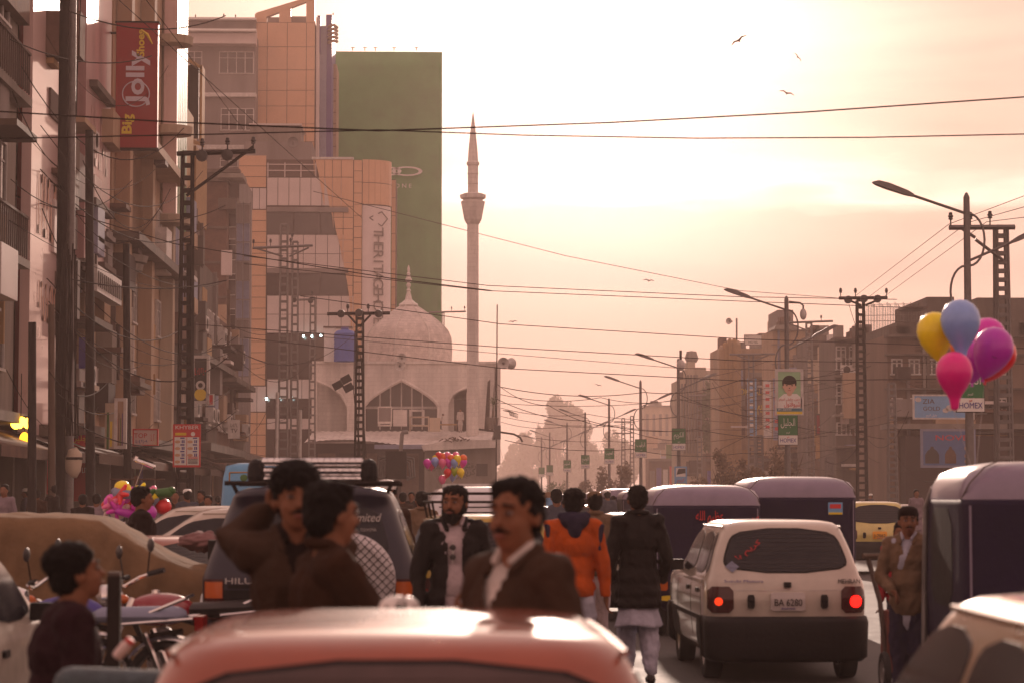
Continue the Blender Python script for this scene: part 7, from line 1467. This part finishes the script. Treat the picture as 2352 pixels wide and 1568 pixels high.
    if open_: ct = lambda p: p.y > .03 and abs(p.x - .01) < (.055 + max(0, 1.15 - p.z) * .12 + max(0, (p.z - 1.35)) * .5) and p.z < 1.6
    elif shirt: ct = lambda p: p.y > .02 and p.z > 1.28 and abs(p.x) < (p.z - 1.28) * .42
    skinned(b, max(vox, .012), tp, 'jacket' if top not in ('orange',) else 'sweater', t, fold=.016, fs=10, clip=hem, cut=ct, seed=seed)
    if top in ('black', 'brown', 'olive', 'tan') and hi:
        b = MB(); 
        for e in (-1, 1): b.cap(Vector((0, -.075, 1.50)) + L_(1.5), Vector((e * .075, -.02, 1.49)) + L_(1.5), .026, .026, 8).cap(Vector((e * .075, -.02, 1.49)) + L_(1.5), Vector((e * .065, .085, 1.42)) + L_(1.4), .026, .02, 8)
        skinned(b, .010, tp, 'jacket_collar', t)
    if hood:
        b = MB(); b.ell((0, -.075, 1.46), .12, .085, .075, 16, 10); b.cap((-.09, -.04, 1.50), (.09, -.04, 1.50), .04, .04); b.ell((0, -.12, 1.40), .07, .04, .08)
        skinned(b, .011, K[hood], 'hood', t, fold=.01)
        for e in (-1, 1): b = MB(); b.cap((e * .235, -.05, 1.41), (e * .225, -.07, 1.24), .03, .02, 8); b.build('sleeve_panel', K[hood], t, smooth=2)
    if shawl:
        b = MB(); b.ell((0, 0, 1.36), .23, .165, .13); b.ell((.05, .02, 1.15), .22, .17, .18); b.cap((0, -.02, 1.5), (0, -.02, 1.47), .09, .1); skinned(b, .014, K[shawl], 'shawl', t, fold=.03)
    for ch in t.children:
        for v in ch.data.vertices:
            if v.co.z < 1.5: v.co.x *= .84 if v.co.z < 1.4 else .84 + .16 * (v.co.z - 1.4) / .1
    return t
def px(u, y): return at(u, 1142, y).x
person('man in a black jacket and pale blue shalwar walking away beside the cream-white hatchback', px(1465, 19.4), 19.4, .02, 1.70, 'black', 'bluew', dict(le=(-.27, -.03, 1.12), lw=(-.26, .10, .92), re=(.27, -.03, 1.12), rw=(.26, .10, .92), lh=False, rh=False), stride=.22, kurta=True, hem=.69, face=False, w=1.04, seed=3)
person('man in an orange sweater with a navy hood walking away', px(1318, 18), 18, .03, 1.67, 'orange', 'bluew', dict(le=(-.26, -.03, 1.12), lw=(-.27, .02, .88), re=(.26, -.03, 1.12), rw=(.29, .0, .86)), hood='navy', stride=.15, hem=.86, face=False, w=1.05, seed=5, turn=-.1)
bd = person('bearded man in an open black jacket over a pale kameez with sunglasses at his chest', px(1043, 15.6), 15.6, PI + .12, 1.68, 'black', 'pale', dict(le=(-.26, -.03, 1.12), lw=(-.22, .14, 1.0), re=(.27, -.02, 1.12), rw=(.28, .06, .88)), beard=2, open_='pale', kurta=True, hem=.74, turn=-.45, w=1.08, vox=.008, seed=8)
b = MB()
for e in (0, 1): b.lathe([(0, .006), (.020, .004), (.022, 0), (.020, -.004), (0, -.006)], 14, (.03, .172, 1.27 - .062 * e), axis='Y')
g_ = thing('sunglasses', 'dark sunglasses hanging from the bearded man kameez', 'sunglasses', bd.location, PI + .12)
for e in (0, 1): MB().lathe([(0, .006), (.019, .004), (.021, 0), (.019, -.004), (0, -.006)], 14, (.03, .176, 1.27 - .064 * e), axis='Y').build('lens', M_['blackp'], g_)
MB().tube([(.03, .176, 1.30), (.03, .176, 1.17)], .004).build('bridge', M_['chrome'], g_); MB().tube([(.052, .17, 1.28), (.055, .16, 1.20)], .003).build('temple', M_['chrome'], g_)
person('moustached man raising a hand behind his head, in a dark jacket', px(680, 8.6), 8.6, PI + .12, 1.71, 'olive', 'dark', dict(re=(.25, -.10, 1.43), rw=(.10, -.12, 1.56), rh=(-.6, -.2, .4), le=(-.26, -.03, 1.12), lw=(-.25, .05, .9)), beard=1, hairs=1.14, turn=.05, tilt=-.06, vox=.008, seed=11, shirt='dark', w=1.0)
person('man in a brown jacket seen from behind, turned to the right with one hand out', px(757, 8.2), 8.2, -1.25, 1.655, 'brown', 'dark', dict(re=(.26, .16, 1.14), rw=(.26, .42, 1.22), rh=(-.1, .8, .6), le=(-.27, -.04, 1.12), lw=(-.24, .08, .9)), beard=1, vox=.008, seed=14, hairs=1.03, turn=.25)
person('moustached man in a grey-brown jacket and open white collar passing close by', px(1188, 7.2), 7.2, PI - .8, 1.66, 'olive', 'dark', dict(le=(-.26, -.03, 1.12), lw=(-.27, .07, .9), lh=None), beard=1, hairs=1.0, turn=.2, vox=.008, shirt='white', seed=17, w=1.0)
person('boy in a dark maroon fleece working at the vendor cart', px(142, 8.2), 8.2, -1.25, 1.43, 'maroon', 'dark', dict(re=(.25, .06, 1.06), rw=(.20, .36, 1.02), rh=(-.2, 1, -.25), le=(-.25, .05, 1.08), lw=(-.12, .33, 1.0), lh=(.2, 1, -.2)), hairs=1.06, turn=.1, tilt=-.25, lean=.10, vox=.008, seed=20, w=1.08)
j = thing('jar', 'red-lidded glass jar held in the boy hand', 'jar', (px(287, 7.9), 7.9, 1.09)); j.scale = (.6, .6, .6); j.rotation_euler = (.2, .7, 0); MB().lathe([(0, -.06), (.03, -.06), (.033, -.04), (.033, .03), (.025, .05)], 14).build('glass', M_['pinkish'], j, smooth=True); MB().lathe([(.028, .05), (.028, .07), (0, .072)], 14).build('lid', M_['redp'], j)
person('man in a black sweater with short hair standing behind the covered car', px(325, 23), 23, -1.3, 1.71, 'dark', 'dark', beard=1, vox=.011, seed=23, w=1.05)
person('man in a white prayer cap and brown shawl right of the off-road car', px(888, 20.5), 20.5, PI - .5, 1.75, 'brown', 'pale', cap=M_['white'], beard=1, vox=.011, seed=26, shawl='brown', w=1.05, turn=.2)
person('child in a white cap just behind the near maroon car', px(918, 7.2), 7.2, .2, 1.29, 'mauve', 'pale', cap=M_['white'], vox=.012, seed=27, face=False)
person('man with a wrapped head scarf half hidden behind the orange sweater', px(1366, 24), 24, .1, 1.66, 'tan', 'pale', cap=K['tan'], vox=.016, seed=29, face=False)
person('man in a grey-blue jacket walking away down the middle of the road', px(1278, 33), 33, .1, 1.72, 'grey', 'dark', vox=.016, seed=30, face=False)
person('man in a tan jacket beside the trolley, looking to the left', px(2086, 17.2), 17.2, PI - .4, 1.53, 'tan', 'navy' if 'navy' in K else 'dark', dict(re=(.27, .06, 1.14), rw=(.10, .24, 1.02), le=(-.25, -.02, 1.14), lw=(-.2, .15, .95)), beard=1, vox=.010, seed=32, turn=.3, shirt='bluew', cap=K['dark'])
person('person in a red shawl behind the man in the tan jacket', px(2070, 19.6), 19.6, PI - .2, 1.40, 'red', 'navy', vox=.014, seed=33, shawl='red', face=False)
person('man with dark hair and tan shirt standing left of the white van', px(968, 30), 30, .2, 1.68, 'tan', 'pale', vox=.016, seed=34, face=False)
person('man in a white robe standing in the mosque roof doorway', px(1057, 164.2), 164.2, PI, 1.7, 'white', 'white', vox=.022, seed=35, face=False, z=at(1057, 992, 164).z, kurta=True)
person('man bending over on the mosque roof beside the rope bed', px(1012, 163), 163, -1.5, 1.1, 'white', 'grey', vox=.03, seed=36, face=False, z=at(1012, 985, 163).z, lean=.5)
# passers-by under the shops: four builds, copied
base = [person('passer-by model', 0, -30, 0, 1.70, tp_, lo_, vox=.024, seed=40 + i, face=False, cap=c_, kurta=ku, stride=.12) for i, (tp_, lo_, c_, ku) in enumerate((('dark', 'pale', None, True), ('brown', 'dark', None, False), ('grey', 'pale', M_['white'], True), ('mauve', 'mauve', None, True)))]
spots = [(10, 44, 3, 2.9, 'person wrapped in a pale mauve shawl at the left edge'), (85, 50, 1, .3, 'man in brown near the left pipe pole'), (120, 52, 0, 1.2, 'man in black by the kiosk'), (190, 42, 0, .2, 'dark figure left of the grey robed person'), (222, 44, 3, .1, 'grey robed person beside the toy bundle'), (255, 47, 2, 3.0, 'white-capped man behind the toy bundle'), (402, 46, 1, 3.3, 'man in brown looking out beside the menu poster'),
         (430, 45, 2, .4, 'man in a grey jacket bending under the menu poster'), (462, 50, 0, 2.6, 'dark figure right of the menu poster'), (478, 44, 1, 3.0, 'shorter man in brown by the white parked cars'), (60, 58, 2, 1.5, 'white-capped man deep under the yellow lamps'), (145, 60, 1, 2.0, 'brown figure between the kiosk panels'), (275, 62, 0, .9, 'dark figure under the striped posters'), (352, 64, 3, .6, 'mauve figure under the pink hoarding'), (500, 70, 0, .5, 'far dark figure by the blue pickup'),
         (925, 48, 1, .2, 'man in brown past the white-capped man'), (945, 60, 0, 3.0, 'small bald-looking figure by the mosque shops'), (1395, 58, 2, .1, 'white-capped man by the hazy rickshaws'), (1408, 66, 0, .3, 'small dark figure by the hazy rickshaws'), (2105, 66, 3, 3.2, 'mauve figure on the far right footway'), (1960, 95, 0, 1.0, 'dark figure on the far footway below the balconies'), (2000, 100, 2, 2.0, 'white-capped figure on the far footway'), (1210, 80, 1, 0, 'tiny figure in brown between distant cars'), (1340, 75, 0, .2, 'tiny dark figure in the carriageway')]
used = set()
for u, y, k, rz, lb in spots:
    o = base[k] if k not in used else copy_tree(base[k]); used.add(k); o.location = (px(u, y), y, .13 if abs(px(u, y)) > 8 else 0); o.rotation_euler.z = rz; o['label'] = lb; o['group'] = 'passers-by along the street'; q = rnd.uniform(.95, 1.04); o.scale = (q, q, q)
# ---------------------------------------------------------------- balloons
def bal_mesh(sx, neck, name='balloon'):
    prof = [(0, 1.0), (.35, .94), (.68, .75), (.9, .45), (1.0, .1), (.97, -.2), (.85, -.55), (.64, -.9), (.42, -1.18)]
    prof += [(.30, -1.4), (.25, -1.6), (.22, -1.85), (.12, -1.95), (0, -1.96)] if neck else [(.24, -1.36), (.1, -1.46), (.05, -1.5), (.09, -1.58), (0, -1.58)]
    b = MB(); b.lathe([(r * sx, z) for r, z in prof], 24); return b
def balloon(label, p, r, m, tilt=0, neck=False, face=False, group=None, sx=.92, string=None, tz=0):
    t = thing('balloon', label, 'balloon', p, 0, group); t.rotation_euler = (0, tilt, tz); t.scale = (r, r, r); bal_mesh(sx, neck).build('envelope', m, t, smooth=2)
    if not neck: MB().lathe([(.05, -1.55), (.11, -1.62), (.03, -1.66), (0, -1.66)], 8).build('knot', m, t)
    if face:
        for e in (-1, 1): MB().ell((e * .22, -.80, .05), .07, .03, .1, 8, 6).build('printed_eye', M_['blackp'], t, smooth=2)
        b = MB(); b.tube([(.34 * math.cos(a), -.80 + .06 * abs(math.cos(a)), -.28 + .2 * math.sin(a)) for a in [PI + PI * k / 10 for k in range(11)]], .02, 4, False); b.build('printed_smile', M_['blackp'], t)
    if string:
        d = Vector(string) - Vector(p); b = MB(); b.tube([(0, 0, -1.6 if not neck else -1.95), tuple(Matrix.Rotation(-tilt, 3, 'Y') @ (d / r))], .012, 3, False); b.build('string', M_['frame'], t)
    return t
def rubberm(n, c):
    m = mat(n, c, .32, var=.06, bump=0, coat=.25); p = m.node_tree.nodes['Principled BSDF']; p.inputs['Subsurface Weight'].default_value = .5; p.inputs['Subsurface Radius'].default_value = (.3, .3, .3); p.inputs['Subsurface Scale'].default_value = .3; return m
RB = dict(yellow=rubberm('yellow_rubber', (.92, .72, .01)), blue=rubberm('blue_rubber', (.28, .42, .78)), magenta=rubberm('magenta_rubber', (.70, .03, .48)), purple=rubberm('purple_rubber', (.50, .03, .46)), pink=rubberm('hot_pink_rubber', (.80, .01, .28)), red=rubberm('red_rubber', (.75, .02, .03)), orange=rubberm('orange_rubber', (.85, .16, .01)),
          lime=rubberm('lime_rubber', (.42, .60, .02)), rose=rubberm('rose_rubber', (.80, .16, .35)))
hd = at(2240, 1100, 15.4)
gn = 'near bunch of balloons'
for lb, u, v, y, pxr, m, tl, nk, fc in (('large yellow balloon on the left of the near bunch', 2148, 762, 15.0, 46, 'yellow', -.12, False, False), ('pale blue balloon at the top of the near bunch', 2206, 737, 14.8, 50, 'blue', -.02, True, False), ('magenta balloon at the back right of the near bunch', 2268, 775, 15.6, 46, 'magenta', .1, False, False), ('purple balloon with a printed face on the right of the near bunch', 2282, 800, 15.1, 50, 'purple', .35, False, True),
        ('hot pink long-necked balloon hanging lowest in the near bunch', 2192, 852, 14.6, 46, 'pink', .0, True, False), ('red balloon behind the purple one', 2292, 815, 15.5, 46, 'red', .45, False, False), ('orange balloon hidden in the middle of the near bunch', 2218, 790, 15.7, 40, 'orange', .2, False, False), ('plum balloon low in the middle of the near bunch', 2238, 822, 15.5, 40, 'purple', .1, False, False)):
    p = at(u, v, y); balloon(lb, p, pxr * y / FPX, RB[m], tl, nk, fc, gn, string=hd if m in ('yellow', 'red') else None)
gn = 'far bunch of balloons'; hd2 = at(1030, 1150, 64); k = 0
names = {'rose': 'pink', 'orange': 'orange', 'yellow': 'yellow', 'blue': 'pale blue', 'red': 'red', 'magenta': 'magenta', 'lime': 'lime green'}
far = [(1008, 1046, 'red'), (1018, 1049, 'orange'), (1028, 1046, 'rose'), (1047, 1046, 'rose'), (1036, 1052, 'orange'), (1050, 1053, 'yellow'), (1064, 1052, 'orange'), (1001, 1053, 'yellow'), (1014, 1055, 'red'), (981, 1062, 'magenta'), (999, 1058, 'blue'), (1016, 1062, 'rose'), (1030, 1060, 'magenta'), (1044, 1061, 'blue'), (1064, 1060, 'magenta'), (990, 1066, 'rose'), (1036, 1075, 'blue'), (1028, 1084, 'red'), (1044, 1079, 'lime'), (1058, 1083, 'yellow'), (1016, 1099, 'rose'), (1040, 1091, 'blue')]
row = lambda v: 'top' if v < 1050 else 'upper' if v < 1057 else 'middle' if v < 1070 else 'lower' if v < 1088 else 'lowest'
for i, (u, v, m) in enumerate(far):
    y = 64 + (.25 if i in (0, 1, 2, 3, 7, 8, 15, 16, 21) else -.1 * (i % 2)); sd_ = ['left end', 'left of centre', 'centre', 'right of centre', 'right end'][min(4, max(0, int((u - 972) / 21)))]
    balloon('%s balloon in the %s row of the far bunch, %s' % (names[m], row(v), sd_), at(u, v, y), 9.6 * y / FPX, RB[m], rnd.uniform(-.2, .2), False, i in (11, 18, 19, 20), gn, sx=.95, string=hd2 if i % 5 == 0 else None)
# bundle of inflatable toys in plastic
tk = set(); gt = 'inflatable toys in the hanging bundle'
for i in range(26):
    u = 250 + rnd.random() * 125; v = 1120 + rnd.random() * 62 + (0 if u > 280 else 12); y = 31 + rnd.random() * .5; m = [RB['magenta'], RB['rose'], RB['yellow'], RB['red'], M_['bluegrey'], M_['gpanel'], RB['purple'], M_['pinkish']][i % 8]
    nmz = ['magenta', 'rose pink', 'yellow', 'red', 'grey blue', 'green', 'purple', 'pale pink'][i % 8]; shp = i % 3
    while (nmz, shp, u > 300, i % 2) in tk: shp = (shp + 1) % 3; u = u + 30 if shp == i % 3 else u
    tk.add((nmz, shp, u > 300, i % 2))
    t = thing('inflatable_toy', '%s %s inflatable toy in the bundle, %s%s' % (nmz, ['round', 'long', 'star-shaped'][shp], 'front layer, ' if i % 2 else '', ['near the man in black', 'right of the man in black'][u > 342] if u > 300 else ['low at the left side', 'high at the left side', 'in the middle'][0 if v > 1155 else 1 if u < 275 else 2]), 'toy', at(u, v, y), rnd.random() * 3, gt); b = MB()
    if shp == 0: b.ell((0, 0, 0), .12, .12, .11, 12, 8).ell((.08, 0, .1), .05, .05, .05, 8, 6)
    elif shp == 1: b.cap((-.14, 0, -.06), (.14, .03, .08), .05, .07).ell((.17, .03, .13), .06, .05, .05, 8, 6)
    else:
        for a in range(5): b.cap((0, 0, 0), (.13 * math.cos(a * 1.257 + .3), 0, .13 * math.sin(a * 1.257 + .3)), .05, .025)
    t.rotation_euler = (rnd.random(), rnd.random(), rnd.random() * 3); b.build('envelope', m, t, smooth=2)
t = thing('toy_rack', 'vendor pole with crossbars carrying the inflatable toys', 'vendor pole', (px(312, 31.6), 31.6, 0)); MB().tube([(0, 0, 0), (0, 0, 1.9)], .025).build('pole', M_['wood'], t)
for z_ in (1.4, 1.65, 1.85): MB().tube([(-.35, 0, z_), (.38, 0, z_)], .012).build('crossbar', M_['wood'], t)
t = thing('toy_plane', 'shiny silver inflatable aeroplane floating above the toy bundle', 'toy', at(330, 1063, 31.5), .5); t.rotation_euler = (0, .35, .3); MB().cap((-.12, 0, 0), (.14, 0, 0), .03, .035).build('fuselage', M_['chrome'], t, smooth=2); MB().box(-.03, .05, -.16, .16, -.008, .01).build('wing', M_['chrome'], t); MB().box(-.15, -.11, -.07, .07, .0, .05).build('tail', M_['chrome'], t); MB().tube([(0, 0, 0), (.0, 0, -.4)], .004).build('string', M_['frame'], t)
# ---------------------------------------------------------------- the evening haze over the street
hz = MB().box(-200, 300, -6, 1100, -1, 72)
hm = bpy.data.materials.new('haze'); hm.use_nodes = True; t = hm.node_tree; t.nodes.clear()
pv = nn(t, 'ShaderNodeVolumePrincipled'); pv.inputs['Color'].default_value = (.98, .75, .68, 1); pv.inputs['Density'].default_value = HAZE_D; pv.inputs['Anisotropy'].default_value = .3
t.links.new(pv.outputs[0], nn(t, 'ShaderNodeOutputMaterial').inputs['Volume'])
hm.cycles.homogeneous_volume = True if hasattr(hm, 'cycles') and hasattr(hm.cycles, 'homogeneous_volume') else None
tag(hz.build('haze', hm), kind='stuff', label='warm dusty evening haze hanging in the air over the street')
